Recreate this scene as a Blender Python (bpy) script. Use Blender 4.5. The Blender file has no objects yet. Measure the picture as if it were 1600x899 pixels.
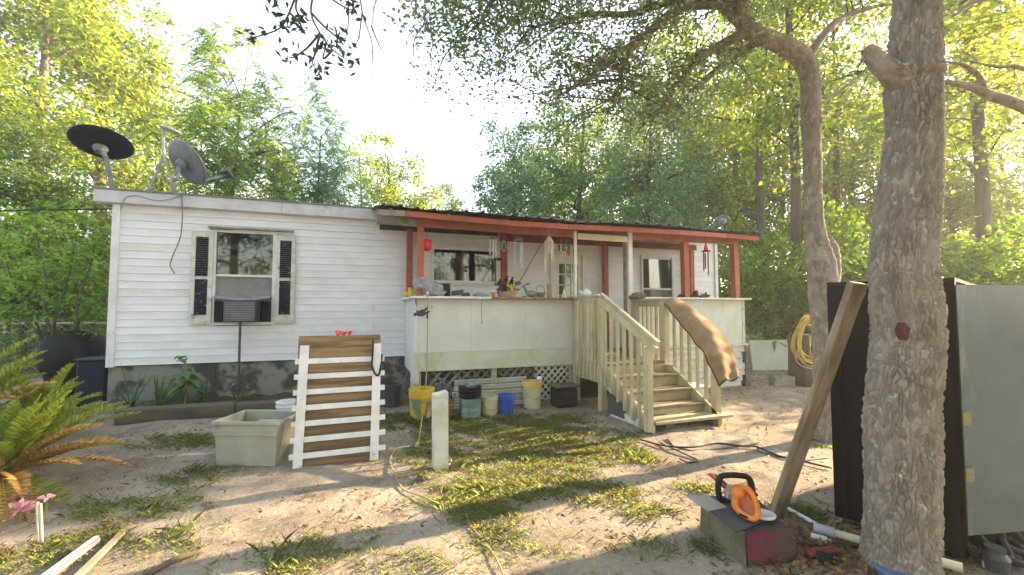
import bpy, math, random
import numpy as np
from mathutils import Vector, Matrix, Euler
R = math.radians
rng = np.random.default_rng(7)
random.seed(7)
sc = bpy.context.scene
col = sc.collection

# ------------------------------------------------------------------ camera, sky, sun, exposure
CAM = np.array([0.0, 0.0, 1.6])
FOC = 680.0
YAW = R(70.5)
PITCH = math.atan(33.5 / FOC)
FH = np.array([math.cos(YAW), math.sin(YAW), 0.0])
FW = FH * math.cos(PITCH) + np.array([0, 0, math.sin(PITCH)])
RT = np.array([math.sin(YAW), -math.cos(YAW), 0.0])
UP = np.cross(RT, FW)
cam = bpy.data.cameras.new("camera")
cam.lens = FOC / 1600 * 36
cam.sensor_width = 36
cam.clip_start = 0.05
cam.clip_end = 2000
co = bpy.data.objects.new("camera", cam)
col.objects.link(co)
co.matrix_world = Matrix(((RT[0], UP[0], -FW[0], CAM[0]), (RT[1], UP[1], -FW[1], CAM[1]), (RT[2], UP[2], -FW[2], CAM[2]), (0, 0, 0, 1)))
sc.camera = co

SUN_EL, SUN_AZ = R(21), R(5)          # azimuth measured from +X towards +Y
SDIR = Vector((math.cos(SUN_EL) * math.cos(SUN_AZ), math.cos(SUN_EL) * math.sin(SUN_AZ), math.sin(SUN_EL)))
w = bpy.data.worlds.new("World")
sc.world = w
w.use_nodes = True
nt = w.node_tree
sky = nt.nodes.new("ShaderNodeTexSky")
sky.sky_type = 'NISHITA'
sky.sun_disc = False
sky.sun_elevation = SUN_EL
sky.sun_rotation = math.pi / 2 - SUN_AZ
sky.air_density = 1.0
sky.dust_density = 1.2
sky.ozone_density = 1.0
bg = nt.nodes["Background"]
hs_ = nt.nodes.new("ShaderNodeHueSaturation")
hs_.inputs["Saturation"].default_value = 0.7
nt.links.new(sky.outputs[0], hs_.inputs["Color"])
nt.links.new(hs_.outputs[0], bg.inputs[0])
bg.inputs[1].default_value = 0.12
sl = bpy.data.lights.new("sun", 'SUN')
sl.energy = 5.0
sl.angle = R(0.5)
sl.color = (1.0, 0.76, 0.46)
so = bpy.data.objects.new("sun", sl)
col.objects.link(so)
so.rotation_euler = SDIR.to_track_quat('Z', 'Y').to_euler()
sc.view_settings.view_transform = 'Standard'
sc.view_settings.look = 'None'
sc.view_settings.gamma = 1.0
sc.view_settings.exposure = 2.72
sc.view_settings.use_curve_mapping = False
sc.cycles.use_denoising = True
sc.cycles.max_bounces = 7
sc.cycles.diffuse_bounces = 4
sc.cycles.glossy_bounces = 3
sc.cycles.transmission_bounces = 6
sc.cycles.transparent_max_bounces = 8
sc.cycles.caustics_reflective = False
sc.cycles.caustics_refractive = False
sc.cycles.sample_clamp_indirect = 6

# ------------------------------------------------------------------ measuring helpers (1600 px photo coordinates to metres)
def ray(x, y): return FW + RT * (x - 800) / FOC - UP * (y - 449.5) / FOC
def at(x, y, d): return CAM + ray(x, y) * d
def on_y(x, y, Yp):
    r = ray(x, y); return CAM + r * (Yp / r[1])
def sstep(a, b, x):
    t = np.clip((x - a) / (b - a), 0, 1); return t * t * (3 - 2 * t)
def hz(x, y):
    x = np.asarray(x, float); y = np.asarray(y, float)
    z = 0.10 * sstep(4.6, 6.2, y) + 0.085 * np.exp(-((x - 3.5) / 1.1) ** 2 - ((y - 5.1) / .75) ** 2)
    near = np.exp(-((x / 14) ** 2 + ((y - 3) / 12) ** 2))
    z = z + near * (0.018 * np.sin(x * 1.9 + y * 1.3) * np.sin(y * 2.3 - x * .7) + 0.010 * np.sin(x * 5.1 + 1.7 * np.sin(y * 3.3)) * np.sin(y * 6.7 + x * 2.2))
    return z
def gr(x, y):
    p = CAM + ray(x, y) * (-1.6 / ray(x, y)[2])
    for _ in range(6):
        t = (hz(p[0], p[1]) - 1.6) / ray(x, y)[2]
        p = CAM + ray(x, y) * t
    return p

# ------------------------------------------------------------------ materials
def nodes_of(name):
    m = bpy.data.materials.new(name); m.use_nodes = True
    n = m.node_tree.nodes; l = m.node_tree.links
    return m, n, l, n["Principled BSDF"]
def noise(n, l, src, scale, detail=5, rough=.6, dist=0.0):
    t = n.new("ShaderNodeTexNoise"); t.inputs["Scale"].default_value = scale; t.inputs["Detail"].default_value = detail
    t.inputs["Roughness"].default_value = rough; t.inputs["Distortion"].default_value = dist
    l.new(src, t.inputs["Vector"]); return t.outputs["Fac"]
def ramp(n, l, src, a, b):
    t = n.new("ShaderNodeMapRange"); t.interpolation_type = 'SMOOTHSTEP'
    t.inputs[1].default_value = a; t.inputs[2].default_value = b; l.new(src, t.inputs[0]); return t.outputs[0]
def mixc(n, l, fac, a, b):
    t = n.new("ShaderNodeMix"); t.data_type = 'RGBA'
    if isinstance(fac, float): t.inputs[0].default_value = fac
    else: l.new(fac, t.inputs[0])
    for s, v in ((t.inputs[6], a), (t.inputs[7], b)):
        if isinstance(v, tuple): s.default_value = (*v, 1)
        else: l.new(v, s)
    return t.outputs[2]
def M(name, c1, c2=None, scale=6, rough=.75, bump=0.0, bscale=60, metal=0.0, stains=(), stretch=(1, 1, 1), spec=.3, lo=.38, hi=.62, rand=0.0):
    """c1/c2 blended by noise; stains = [(colour, scale, lo, hi, stretch)]"""
    m, n, l, b = nodes_of(name)
    tc = n.new("ShaderNodeTexCoord"); mp = n.new("ShaderNodeMapping"); mp.inputs["Scale"].default_value = stretch
    l.new(tc.outputs["Object"], mp.inputs["Vector"]); v = mp.outputs["Vector"]
    if rand:
        oi = n.new("ShaderNodeObjectInfo"); ad = n.new("ShaderNodeVectorMath"); ad.operation = 'MULTIPLY_ADD'
        cb = n.new("ShaderNodeCombineXYZ")
        for k in range(3): l.new(oi.outputs["Random"], cb.inputs[k])
        l.new(cb.outputs[0], ad.inputs[0]); ad.inputs[1].default_value = (37, 53, 71); l.new(v, ad.inputs[2]); v = ad.outputs[0]
    c = c1
    if c2: c = mixc(n, l, ramp(n, l, noise(n, l, v, scale), lo, hi), c1, c2)
    for s in stains:
        m2 = n.new("ShaderNodeMapping"); m2.inputs["Scale"].default_value = s[4] if len(s) > 4 else (1, 1, 1)
        m2.inputs["Location"].default_value = (3.3 * s[1], 1.7, 5.1)
        l.new(v, m2.inputs["Vector"])
        c = mixc(n, l, ramp(n, l, noise(n, l, m2.outputs[0], s[1], 7, .65), s[2], s[3]), c, s[0])
    if rand:
        hs = n.new("ShaderNodeHueSaturation"); mr = n.new("ShaderNodeMapRange"); l.new(oi.outputs["Random"], mr.inputs[0])
        mr.inputs[3].default_value = 1 - rand; mr.inputs[4].default_value = 1 + rand; l.new(mr.outputs[0], hs.inputs["Value"])
        if isinstance(c, tuple): hs.inputs["Color"].default_value = (*c, 1)
        else: l.new(c, hs.inputs["Color"])
        c = hs.outputs[0]
    if isinstance(c, tuple): b.inputs["Base Color"].default_value = (*c, 1)
    else: l.new(c, b.inputs["Base Color"])
    b.inputs["Roughness"].default_value = rough; b.inputs["Metallic"].default_value = metal; b.inputs["Specular IOR Level"].default_value = spec
    if bump:
        bn = n.new("ShaderNodeBump"); bn.inputs["Strength"].default_value = bump; bn.inputs["Distance"].default_value = .01
        l.new(noise(n, l, v, bscale, 6), bn.inputs["Height"]); l.new(bn.outputs[0], b.inputs["Normal"])
    return m
def leafmat(name, c, tr, vary=.5, mixf=.5, rough=.55):
    m, n, l, b = nodes_of(name)
    ge = n.new("ShaderNodeNewGeometry")
    def vary_c(cc):
        h = n.new("ShaderNodeHueSaturation"); h.inputs["Color"].default_value = (*cc, 1)
        a = n.new("ShaderNodeMapRange"); l.new(ge.outputs["Random Per Island"], a.inputs[0]); a.inputs[3].default_value = 1 - vary; a.inputs[4].default_value = 1 + vary
        l.new(a.outputs[0], h.inputs["Value"])
        a = n.new("ShaderNodeMapRange"); l.new(ge.outputs["Random Per Island"], a.inputs[0]); a.inputs[3].default_value = .475; a.inputs[4].default_value = .515
        l.new(a.outputs[0], h.inputs["Hue"]); return h.outputs[0]
    l.new(vary_c(c), b.inputs["Base Color"]); b.inputs["Roughness"].default_value = rough; b.inputs["Specular IOR Level"].default_value = .25
    t = n.new("ShaderNodeBsdfTranslucent"); l.new(vary_c(tr), t.inputs[0])
    mx = n.new("ShaderNodeMixShader"); mx.inputs[0].default_value = mixf
    l.new(b.outputs[0], mx.inputs[1]); l.new(t.outputs[0], mx.inputs[2]); l.new(mx.outputs[0], n["Material Output"].inputs[0])
    return m

WHITE = M("white_vinyl", (.77, .77, .80), (.71, .71, .73), 2.5, .45, stains=[((.56, .545, .48), 1.1, .54, .80, (.5, 1, 2.5)), ((.42, .43, .36), 4, .66, .8, (.25, 1, 2.5)), ((.38, .36, .30), 9, .70, .82, (.6, 1, 3))], rand=.03)
TRIM = M("white_trim", (.72, .72, .73), (.62, .62, .61), 5, .5, stains=[((.36, .34, .28), 7, .62, .8)])
OLDWHITE = M("weathered_white_paint", (.62, .62, .57), (.50, .50, .44), 7, .7, .25, 80, stains=[((.20, .20, .14), 9, .56, .70), ((.30, .33, .16), 3, .60, .75)])
FASCIA = M("grey_white_metal", (.56, .58, .60), (.47, .48, .49), 3, .5, stains=[((.28, .27, .24), 6, .6, .8, (.4, 1, 1))])
SKIRT = M("stained_concrete", (.24, .24, .21), (.075, .075, .065), 2.6, .9, .5, 40, lo=.44, hi=.56, stains=[((.36, .35, .32), 2.2, .60, .66), ((.05, .07, .03), 4, .55, .7)])
ORANGE = M("rust_red_paint", (.40, .125, .07), (.33, .10, .06), 6, .6, .2, 60, stains=[((.20, .06, .035), 5, .60, .75), ((.5, .3, .2), 22, .70, .78)], rand=.12)
ORDARK = M("dark_red_paint", (.26, .05, .035), (.18, .04, .03), 6, .65, .2, 60, rand=.1)
YELWOOD = M("mossy_yellow_lumber", (.48, .425, .265), (.38, .345, .205), 9, .75, .3, 70, stretch=(1, 1, .35), stains=[((.20, .19, .08), 6, .60, .76), ((.60, .56, .40), 14, .66, .8)], rand=.14)
TREAD = M("worn_tread_wood", (.30, .25, .15), (.18, .155, .095), 10, .85, .4, 60, stretch=(.35, 1, 1), stains=[((.10, .085, .05), 5, .56, .7)], rand=.12)
CREAM = M("cream_paint_wood", (.66, .58, .40), (.58, .50, .33), 6, .6, .2, 60)
PANEL = M("painted_porch_panel", (.65, .645, .60), (.59, .585, .54), 2.2, .6, .08, 90, stains=[((.46, .46, .28), 1.1, .58, .74, (1, 1, .5)), ((.48, .46, .40), 5, .62, .75, (2, 1, .4))])
MOSSP = M("algae_green_panel", (.60, .59, .51), (.52, .52, .38), 2.5, .7, .1, 90, stains=[((.25, .29, .08), 2, .55, .72, (1, 1, .4)), ((.58, .57, .48), 3, .6, .75)])
MOSSEND = M("algae_streaked_panel", (.62, .64, .64), (.52, .56, .42), 1.6, .6, .08, 90, stains=[((.34, .40, .12), 1.5, .56, .70, (2, 1, .4))])
GREYWOOD = M("grey_weathered_wood", (.27, .25, .22), (.18, .165, .145), 9, .9, .45, 70, stretch=(1, 1, 1), stains=[((.08, .075, .065), 6, .6, .75)], rand=.15)
LATTGREY = M("dark_grey_lattice_wood", (.21, .21, .19), (.14, .14, .13), 9, .9, rand=.2)
LATTWHITE = M("white_lattice_paint", (.66, .66, .60), (.50, .52, .38), 7, .7, rand=.06)
PALEPLANK = M("pale_mossy_plank", (.46, .45, .38), (.36, .35, .27), 6, .85, .3, 70, stretch=(.3, 1, 1), stains=[((.14, .13, .09), 5, .58, .7, (.4, 1, 1))], rand=.12)
TIMBER = M("dark_old_timber", (.125, .105, .08), (.07, .06, .048), 6, .95, .6, 50, stretch=(.2, 1, 1), stains=[((.16, .14, .11), 5, .6, .75, (.2, 1, 1))])
PLY = M("brown_weathered_board", (.25, .165, .08), (.12, .08, .045), 7, .8, .5, 60, stretch=(.16, 1, 2.2), lo=.42, hi=.60, stains=[((.05, .038, .025), 4, .58, .74, (.4, 1, 1)), ((.30, .22, .12), 9, .62, .75, (.2, 1, 1))], rand=.15)
LUMBER = M("old_brown_lumber", (.32, .245, .155), (.17, .125, .08), 16, .85, .4, 70, stretch=(1, 1, .16), stains=[((.08, .06, .04), 7, .66, .74, (1, 1, .5))])
GLASS = M("window_glass", (.02, .024, .022), rough=.04, spec=.9)
SCREEN = M("dark_window_screen", (.035, .038, .034), (.055, .055, .045), 4, .12, spec=.5)
BLACK = M("black_plastic", (.010, .010, .012), (.016, .016, .018), 9, .55, spec=.18)
BLACKSTEEL = M("black_steel_paint", (.0012, .0012, .0016), (.0022, .002, .0024), 3, .4, .03, 60, spec=.14, stains=[((.03, .018, .01), 4, .68, .8)])
DKGREY = M("dark_grey_metal", (.045, .05, .055), (.07, .075, .08), 5, .45)
GREYMET = M("grey_painted_metal", (.20, .22, .23), (.14, .15, .16), 6, .5, spec=.4)
PALEMET = M("pale_grey_metal", (.42, .44, .45), (.34, .35, .36), 6, .4)
DOORGREY = M("grey_green_door_panel", (.085, .112, .125), (.062, .085, .098), 1.6, .22, .06, 14, stains=[((.18, .20, .175), 2.0, .54, .70, (1.6, 1.6, .35)), ((.07, .08, .08), 9, .64, .72, (1, 1, .5)), ((.2, .195, .14), 1.3, .66, .78, (2, 2, .3))])
ROOFMET = M("dark_ribbed_roof_metal", (.05, .055, .055), (.085, .085, .08), 4, .5, metal=.3, stains=[((.16, .09, .05), 5, .6, .75)])
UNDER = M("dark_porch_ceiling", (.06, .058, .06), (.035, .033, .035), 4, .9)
YELPL = M("yellow_plastic", (.62, .42, .03), (.55, .36, .03), 6, .5, stains=[((.30, .26, .10), 5, .6, .75)])
BEIGEPL = M("beige_plastic", (.52, .49, .28), (.46, .43, .24), 7, .55, stains=[((.28, .27, .12), 5, .6, .78)])
BLUEPL = M("blue_plastic", (.025, .10, .42), (.02, .08, .36), 8, .4, stains=[((.12, .2, .42), 6, .64, .8)])
GREYTUB = M("grey_green_tub_plastic", (.36, .36, .29), (.31, .31, .25), 4, .5, stains=[((.22, .21, .15), 3.5, .58, .76)])
GREENTARP = M("green_tarp", (.12, .19, .16), (.20, .27, .24), 7, .5, .4, 30)
TERRA = M("terracotta", (.22, .10, .065), (.16, .075, .05), 8, .8)
WHITEPL = M("white_plastic", (.70, .71, .72), (.64, .65, .66), 6, .4)
PVCY = M("yellowed_pvc", (.62, .57, .36), (.55, .50, .30), 6, .45)
YELHOSE = M("yellow_hose_rubber", (.62, .47, .10), (.54, .40, .09), 9, .5)
ROPE = M("tan_rope", (.42, .33, .18), (.33, .26, .14), 40, .9)
CABLE = M("black_rubber_cable", (.02, .02, .02), rough=.5)
BROWNCORD = M("brown_cord", (.20, .13, .09), rough=.7)
RUG = M("brown_carpet", (.27, .185, .095), (.21, .14, .07), 5, .95, .5, 120, stains=[((.33, .25, .14), 2.5, .58, .72)])
RUGDARK = M("dark_rug_edge", (.04, .025, .018), rough=.9)
ORPL = M("orange_plastic", (.72, .20, .025), (.62, .17, .02), 9, .42, spec=.45, stains=[((.28, .09, .03), 7, .62, .78)])
REDPL = M("red_plastic", (.55, .03, .04), rough=.45)
CORAL = M("coral_red_cloth", (.75, .10, .05), (.6, .07, .04), 20, .8)
MAROON = M("maroon_paint", (.15, .018, .042), (.10, .018, .032), 6, .6, .3, 50, stains=[((.06, .045, .042), 4.2, .47, .55), ((.20, .12, .11), 14, .66, .74)])
GRIMY = M("grimy_dark_box", (.075, .06, .055), (.05, .045, .04), 6, .8, .4, 50, stains=[((.14, .13, .11), 7, .6, .72)])
BOXSIDE = M("mossy_box_side", (.16, .145, .09), (.095, .09, .055), 5, .9, .5, 50)
FLAP = M("charcoal_board", (.055, .058, .07), (.045, .048, .058), 5, .6)
CARD = M("grey_cardboard", (.30, .28, .24), rough=.9)
BAG = M("silver_grey_bag", (.36, .36, .39), (.22, .22, .25), 9, .28, .5, 24)
TEAL = M("teal_cloth", (.16, .30, .31), (.24, .38, .38), 12, .9)
BONE = M("bone_white_shell", (.66, .63, .54), (.55, .52, .44), 12, .6)
YELFLOW = M("yellow_petals", (.75, .58, .04), rough=.7)
PINK = M("pink_petals", (.75, .30, .42), (.80, .52, .55), 14, .7)
CONC = M("grey_concrete_block", (.30, .29, .26), (.22, .215, .19), 8, .9, .4, 60)
BARK = M("grey_brown_bark", (.25, .215, .17), (.17, .14, .11), 6, .95, .7, 45, stains=[((.36, .36, .32), 3.5, .62, .70), ((.10, .08, .06), 12, .56, .70)])
BARKFAR = M("dark_bark", (.13, .105, .08), (.08, .065, .05), 5, .95, stretch=(1, 1, .3))
BARKPALE = M("pale_brown_bark", (.20, .165, .12), (.13, .105, .08), 5, .95, stretch=(1, 1, .3))
LEAF_Y = leafmat("yellow_green_leaves", (.11, .15, .025), (.47, .57, .05))
LEAF_G = leafmat("green_leaves", (.09, .135, .035), (.36, .50, .07))
LEAF_B = leafmat("blue_green_leaves", (.11, .18, .09), (.36, .55, .22))
LEAF_OAK = leafmat("dark_oak_leaves", (.13, .165, .10), (.31, .40, .13), .45, .4)
LEAF_BUSH = leafmat("bright_bush_leaves", (.09, .155, .025), (.35, .52, .04))
LEAF_DARK = leafmat("leathery_dark_leaves", (.05, .065, .05), (.07, .10, .05), .3, .2, .35)
GRASS = leafmat("lawn_grass", (.21, .27, .09), (.46, .54, .16), .4, .5)
STRAW = leafmat("dry_straw", (.36, .27, .12), (.35, .24, .09), .35, .3)
LITTER = leafmat("fallen_leaves", (.20, .115, .05), (.16, .08, .03), .6, .2)
PALMG = leafmat("palm_green", (.19, .25, .03), (.56, .60, .06), .35, .4, .4)
PALMD = leafmat("palm_dead_gold", (.50, .34, .11), (.48, .32, .08), .3, .35)

# ------------------------------------------------------------------ mesh building
class MB:
    def __init__(s): s.v = []; s.f = []
    def add(s, V, F, mat=None):
        o = len(s.v)
        if mat is not None: V = [tuple(mat @ Vector(p)) for p in V]
        s.v += [tuple(map(float, p)) for p in V]; s.f += [tuple(i + o for i in q) for q in F]; return s
    def box(s, lo, hi, mat=None, ch=0.0):
        (x0, y0, z0), (x1, y1, z1) = lo, hi
        if ch <= 0:
            V = [(x0, y0, z0), (x1, y0, z0), (x1, y1, z0), (x0, y1, z0), (x0, y0, z1), (x1, y0, z1), (x1, y1, z1), (x0, y1, z1)]
            F = [(0, 3, 2, 1), (4, 5, 6, 7), (0, 1, 5, 4), (1, 2, 6, 5), (2, 3, 7, 6), (3, 0, 4, 7)]
            return s.add(V, F, mat)
        bm = bmesh_box(lo, hi, ch); return s.add(*bm, mat)
    def beam(s, a, b, wd, th, up=(0, 0, 1), ch=0.0):
        """box from a to b; wd = size across, th = size along 'up'"""
        a = Vector(a); b = Vector(b); d = b - a; L = d.length; d.normalize()
        u = Vector(up); sd = d.cross(u)
        if sd.length < 1e-4: sd = d.cross(Vector((1, 0, 0)))
        sd.normalize(); u = sd.cross(d)
        mt = Matrix(((sd.x, d.x, u.x, a.x), (sd.y, d.y, u.y, a.y), (sd.z, d.z, u.z, a.z), (0, 0, 0, 1)))
        return s.box((-wd / 2, 0, -th / 2), (wd / 2, L, th / 2), mt, ch)
    def tube(s, pts, rad, n=6, cap=True):
        V, F = tube_arr(pts, rad, n, cap); return s.add(V, F)
    def lathe(s, c, prof, n=16, mat=None, sx=1.0, sy=1.0, cap=True):
        V = []; F = []
        for r, z in prof:
            for k in range(n):
                a = 2 * math.pi * k / n; V.append((c[0] + r * sx * math.cos(a), c[1] + r * sy * math.sin(a), c[2] + z))
        for i in range(len(prof) - 1):
            for k in range(n): F.append((i * n + k, i * n + (k + 1) % n, (i + 1) * n + (k + 1) % n, (i + 1) * n + k))
        if cap:
            F.append(tuple(range(n))[::-1]); F.append(tuple((len(prof) - 1) * n + k for k in range(n)))
        return s.add(V, F, mat)
    def blob(s, c, r, n=10, mat=None, jit=0.0, sq=1.0):
        V = []; F = []; m = n // 2 + 1; rr = random.Random(len(s.v) + 3)
        for i in range(m + 1):
            t = math.pi * i / m
            for k in range(n):
                a = 2 * math.pi * k / n; j = 1 + rr.uniform(-jit, jit) if 0 < i < m else 1
                sg = lambda q: math.copysign(abs(q) ** sq, q)
                V.append((c[0] + r[0] * j * sg(math.sin(t)) * sg(math.cos(a)), c[1] + r[1] * j * sg(math.sin(t)) * sg(math.sin(a)), c[2] + r[2] * j * sg(math.cos(t))))
        for i in range(m):
            for k in range(n): F.append((i * n + k, (i + 1) * n + k, (i + 1) * n + (k + 1) % n, i * n + (k + 1) % n))
        return s.add(V, F, mat)
    def prism(s, poly, th, mat=None):
        """poly: 2D outline in local XZ, thickness th along Y"""
        n = len(poly); V = [(x, -th / 2, z) for x, z in poly] + [(x, th / 2, z) for x, z in poly]
        F = [tuple(range(n)), tuple(range(n, 2 * n))[::-1]] + [(i, i + n, (i + 1) % n + n, (i + 1) % n) for i in range(n)]
        return s.add(V, F, mat)
def bmesh_box(lo, hi, c):
    V = []; idx = {}; F = []
    for i in (0, 1):
        for j in (0, 1):
            for k in (0, 1):
                p = [hi[0] if i else lo[0], hi[1] if j else lo[1], hi[2] if k else lo[2]]
                sg = [-1 if i else 1, -1 if j else 1, -1 if k else 1]
                for ax in range(3):
                    q = [p[a] + (sg[a] * c if a != ax else 0) for a in range(3)]
                    idx[(i, j, k, ax)] = len(V); V.append(tuple(q))
    ctr = [(lo[a] + hi[a]) / 2 for a in range(3)]
    def face(ids):
        P = [Vector(V[i]) for i in ids]; nrm = (P[1] - P[0]).cross(P[2] - P[0]); mid = sum(P, Vector()) / len(P) - Vector(ctr)
        F.append(tuple(ids) if nrm.dot(mid) > 0 else tuple(ids[::-1]))
    for ax in range(3):
        o = [a for a in range(3) if a != ax]
        for s_ in (0, 1):
            ids = []
            for u, v in ((0, 0), (1, 0), (1, 1), (0, 1)):
                t = [0, 0, 0]; t[ax] = s_; t[o[0]] = u; t[o[1]] = v; ids.append(idx[(*t, ax)])
            face(ids)
    for ax in range(3):
        o = [a for a in range(3) if a != ax]
        for u in (0, 1):
            for v in (0, 1):
                ids = []
                for s_, which in ((0, o[0]), (1, o[0]), (1, o[1]), (0, o[1])):
                    t = [0, 0, 0]; t[ax] = s_; t[o[0]] = u; t[o[1]] = v; ids.append(idx[(*t, which)])
                face(ids)
    for i in (0, 1):
        for j in (0, 1):
            for k in (0, 1): face([idx[(i, j, k, a)] for a in range(3)])
    return V, F
def smooth_path(pts, rad, sub=4):
    P = np.array(pts, float); r = np.broadcast_to(np.array(rad, float), (len(P),)) if np.ndim(rad) == 0 else np.array(rad, float)
    if len(P) < 3: return P, r
    E = np.vstack([2 * P[0] - P[1], P, 2 * P[-1] - P[-2]]); out = []; ro = []
    for i in range(len(P) - 1):
        p0, p1, p2, p3 = E[i], E[i + 1], E[i + 2], E[i + 3]
        for k in range(sub):
            t = k / sub
            out.append(.5 * ((2 * p1) + (-p0 + p2) * t + (2 * p0 - 5 * p1 + 4 * p2 - p3) * t * t + (-p0 + 3 * p1 - 3 * p2 + p3) * t ** 3))
            ro.append(r[i] * (1 - t) + r[i + 1] * t)
    out.append(P[-1]); ro.append(r[-1]); return np.array(out), np.array(ro)
def frames(P):
    T = np.gradient(P, axis=0); T /= np.linalg.norm(T, axis=1)[:, None] + 1e-9
    n0 = np.cross(T[0], (1, 0, 0) if abs(T[0][0]) < .9 else (0, 1, 0)); n0 /= np.linalg.norm(n0)
    N = [n0]
    for i in range(1, len(P)):
        q = N[-1] - T[i] * (N[-1] @ T[i]); q /= np.linalg.norm(q) + 1e-9; N.append(q)
    N = np.array(N); return T, N, np.cross(T, N)
def tube_arr(pts, rad, n=6, cap=True):
    P = np.array(pts, float); r = np.broadcast_to(np.array(rad, float), (len(P),))
    T, N, B = frames(P); a = np.arange(n) * 2 * np.pi / n
    V = (P[:, None] + r[:, None, None] * (np.cos(a)[None, :, None] * N[:, None] + np.sin(a)[None, :, None] * B[:, None])).reshape(-1, 3)
    F = []
    for i in range(len(P) - 1):
        for k in range(n): F.append((i * n + k, i * n + (k + 1) % n, (i + 1) * n + (k + 1) % n, (i + 1) * n + k))
    if cap: F.append(tuple(range(n))[::-1]); F.append(tuple((len(P) - 1) * n + k for k in range(n)))
    return V, F
BASE = {}
def mesh_from(name, V, F, mat, smooth=False):
    me = bpy.data.meshes.new(name)
    V = np.asarray(V, np.float32)
    if isinstance(F, np.ndarray):
        k = F.shape[1]; me.vertices.add(len(V)); me.vertices.foreach_set("co", V.ravel())
        me.loops.add(F.size); me.loops.foreach_set("vertex_index", F.astype(np.int32).ravel())
        me.polygons.add(len(F)); me.polygons.foreach_set("loop_start", np.arange(0, F.size, k, dtype=np.int32))
        me.update(calc_edges=True)
    else: me.from_pydata(V.tolist(), [], F)
    if smooth: me.polygons.foreach_set("use_smooth", np.ones(len(me.polygons), bool))
    me.materials.append(mat); return me
def thing(name, label, cat, loc, group=None):
    o = bpy.data.objects.new(name, None); o.empty_display_size = .1; col.objects.link(o)
    loc = tuple(map(float, loc)); o.location = loc; o["label"] = label; o["category"] = cat
    if group: o["group"] = group
    BASE[o.name] = loc; return o
def part(name, mb, mat, parent, smooth=False, kind=None, label=None):
    V, F = (mb.v, mb.f) if isinstance(mb, MB) else mb
    V = np.asarray(V, float) - np.array(BASE[parent.name])
    o = bpy.data.objects.new(name, mesh_from(name, V, F, mat, smooth)); col.objects.link(o); o.parent = parent
    BASE[o.name] = BASE[parent.name]
    if kind: o["kind"] = kind
    if label: o["label"] = label
    return o
def single(name, mb, mat, label, cat, loc, smooth=False, group=None, kind=None):
    V, F = (mb.v, mb.f) if isinstance(mb, MB) else mb
    V = np.asarray(V, float) - np.array(loc, float)
    o = bpy.data.objects.new(name, mesh_from(name, V, F, mat, smooth)); col.objects.link(o); o.location = tuple(map(float, loc))
    BASE[o.name] = tuple(map(float, loc))
    if label: o["label"] = label
    if cat: o["category"] = cat
    if group: o["group"] = group
    if kind: o["kind"] = kind
    return o
def rotz(c, a): return Matrix.Translation(c) @ Matrix.Rotation(a, 4, 'Z')

# ------------------------------------------------------------------ ground
def axis(lo, hi, stp, far):
    a = list(np.arange(lo, hi + 1e-6, stp)); s_, x = stp, hi
    while x < far: s_ *= 1.35; x += s_; a.append(x)
    s_, x = stp, lo
    while x > -far: s_ *= 1.35; x -= s_; a.insert(0, x)
    return np.array(a)
gx = axis(-5.0, 9.0, .055, 600); gy = axis(1.0, 8.2, .055, 600)
GX, GY = np.meshgrid(gx, gy)
micro = np.zeros_like(GX); near = np.exp(-(((GX - 1.5) / 7) ** 4 + ((GY - 4) / 5) ** 4))
for k in range(26):
    a = rng.uniform(0, 6.28); fr = rng.uniform(5, 26); micro += np.sin((GX * math.cos(a) + GY * math.sin(a)) * fr + rng.uniform(0, 6.28)) / fr
GZ = hz(GX, GY) + near * micro * .016
ny, nx = GX.shape; I = np.arange(nx * ny).reshape(ny, nx)
GF = np.stack([I[:-1, :-1], I[:-1, 1:], I[1:, 1:], I[1:, :-1]], -1).reshape(-1, 4)
gm, n, l, b = nodes_of("sandy_yard_soil")
tc = n.new("ShaderNodeTexCoord"); v = tc.outputs["Object"]
c = mixc(n, l, ramp(n, l, noise(n, l, v, 1.1, 7, .62), .40, .60), (.335, .29, .23), (.245, .208, .162))
c = mixc(n, l, ramp(n, l, noise(n, l, v, 3.2, 8, .7, .6), .52, .64), c, (.175, .14, .105))
c = mixc(n, l, ramp(n, l, noise(n, l, v, 38, 4, .7), .55, .72), c, (.50, .45, .37))
c = mixc(n, l, ramp(n, l, noise(n, l, v, 55, 3, .7), .60, .74), c, (.12, .088, .06))
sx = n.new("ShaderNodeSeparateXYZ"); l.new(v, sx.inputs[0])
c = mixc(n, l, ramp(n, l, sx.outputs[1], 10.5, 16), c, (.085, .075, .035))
l.new(c, b.inputs["Base Color"]); b.inputs["Roughness"].default_value = .97; b.inputs["Specular IOR Level"].default_value = .1
bn = n.new("ShaderNodeBump"); bn.inputs["Strength"].default_value = .8; bn.inputs["Distance"].default_value = .03
l.new(noise(n, l, v, 22, 9, .72), bn.inputs["Height"]); l.new(bn.outputs[0], b.inputs["Normal"])
single("ground", (np.stack([GX, GY, GZ], -1).reshape(-1, 3), GF), gm, None, None, (0, 0, 0), True, kind="structure")

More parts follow.
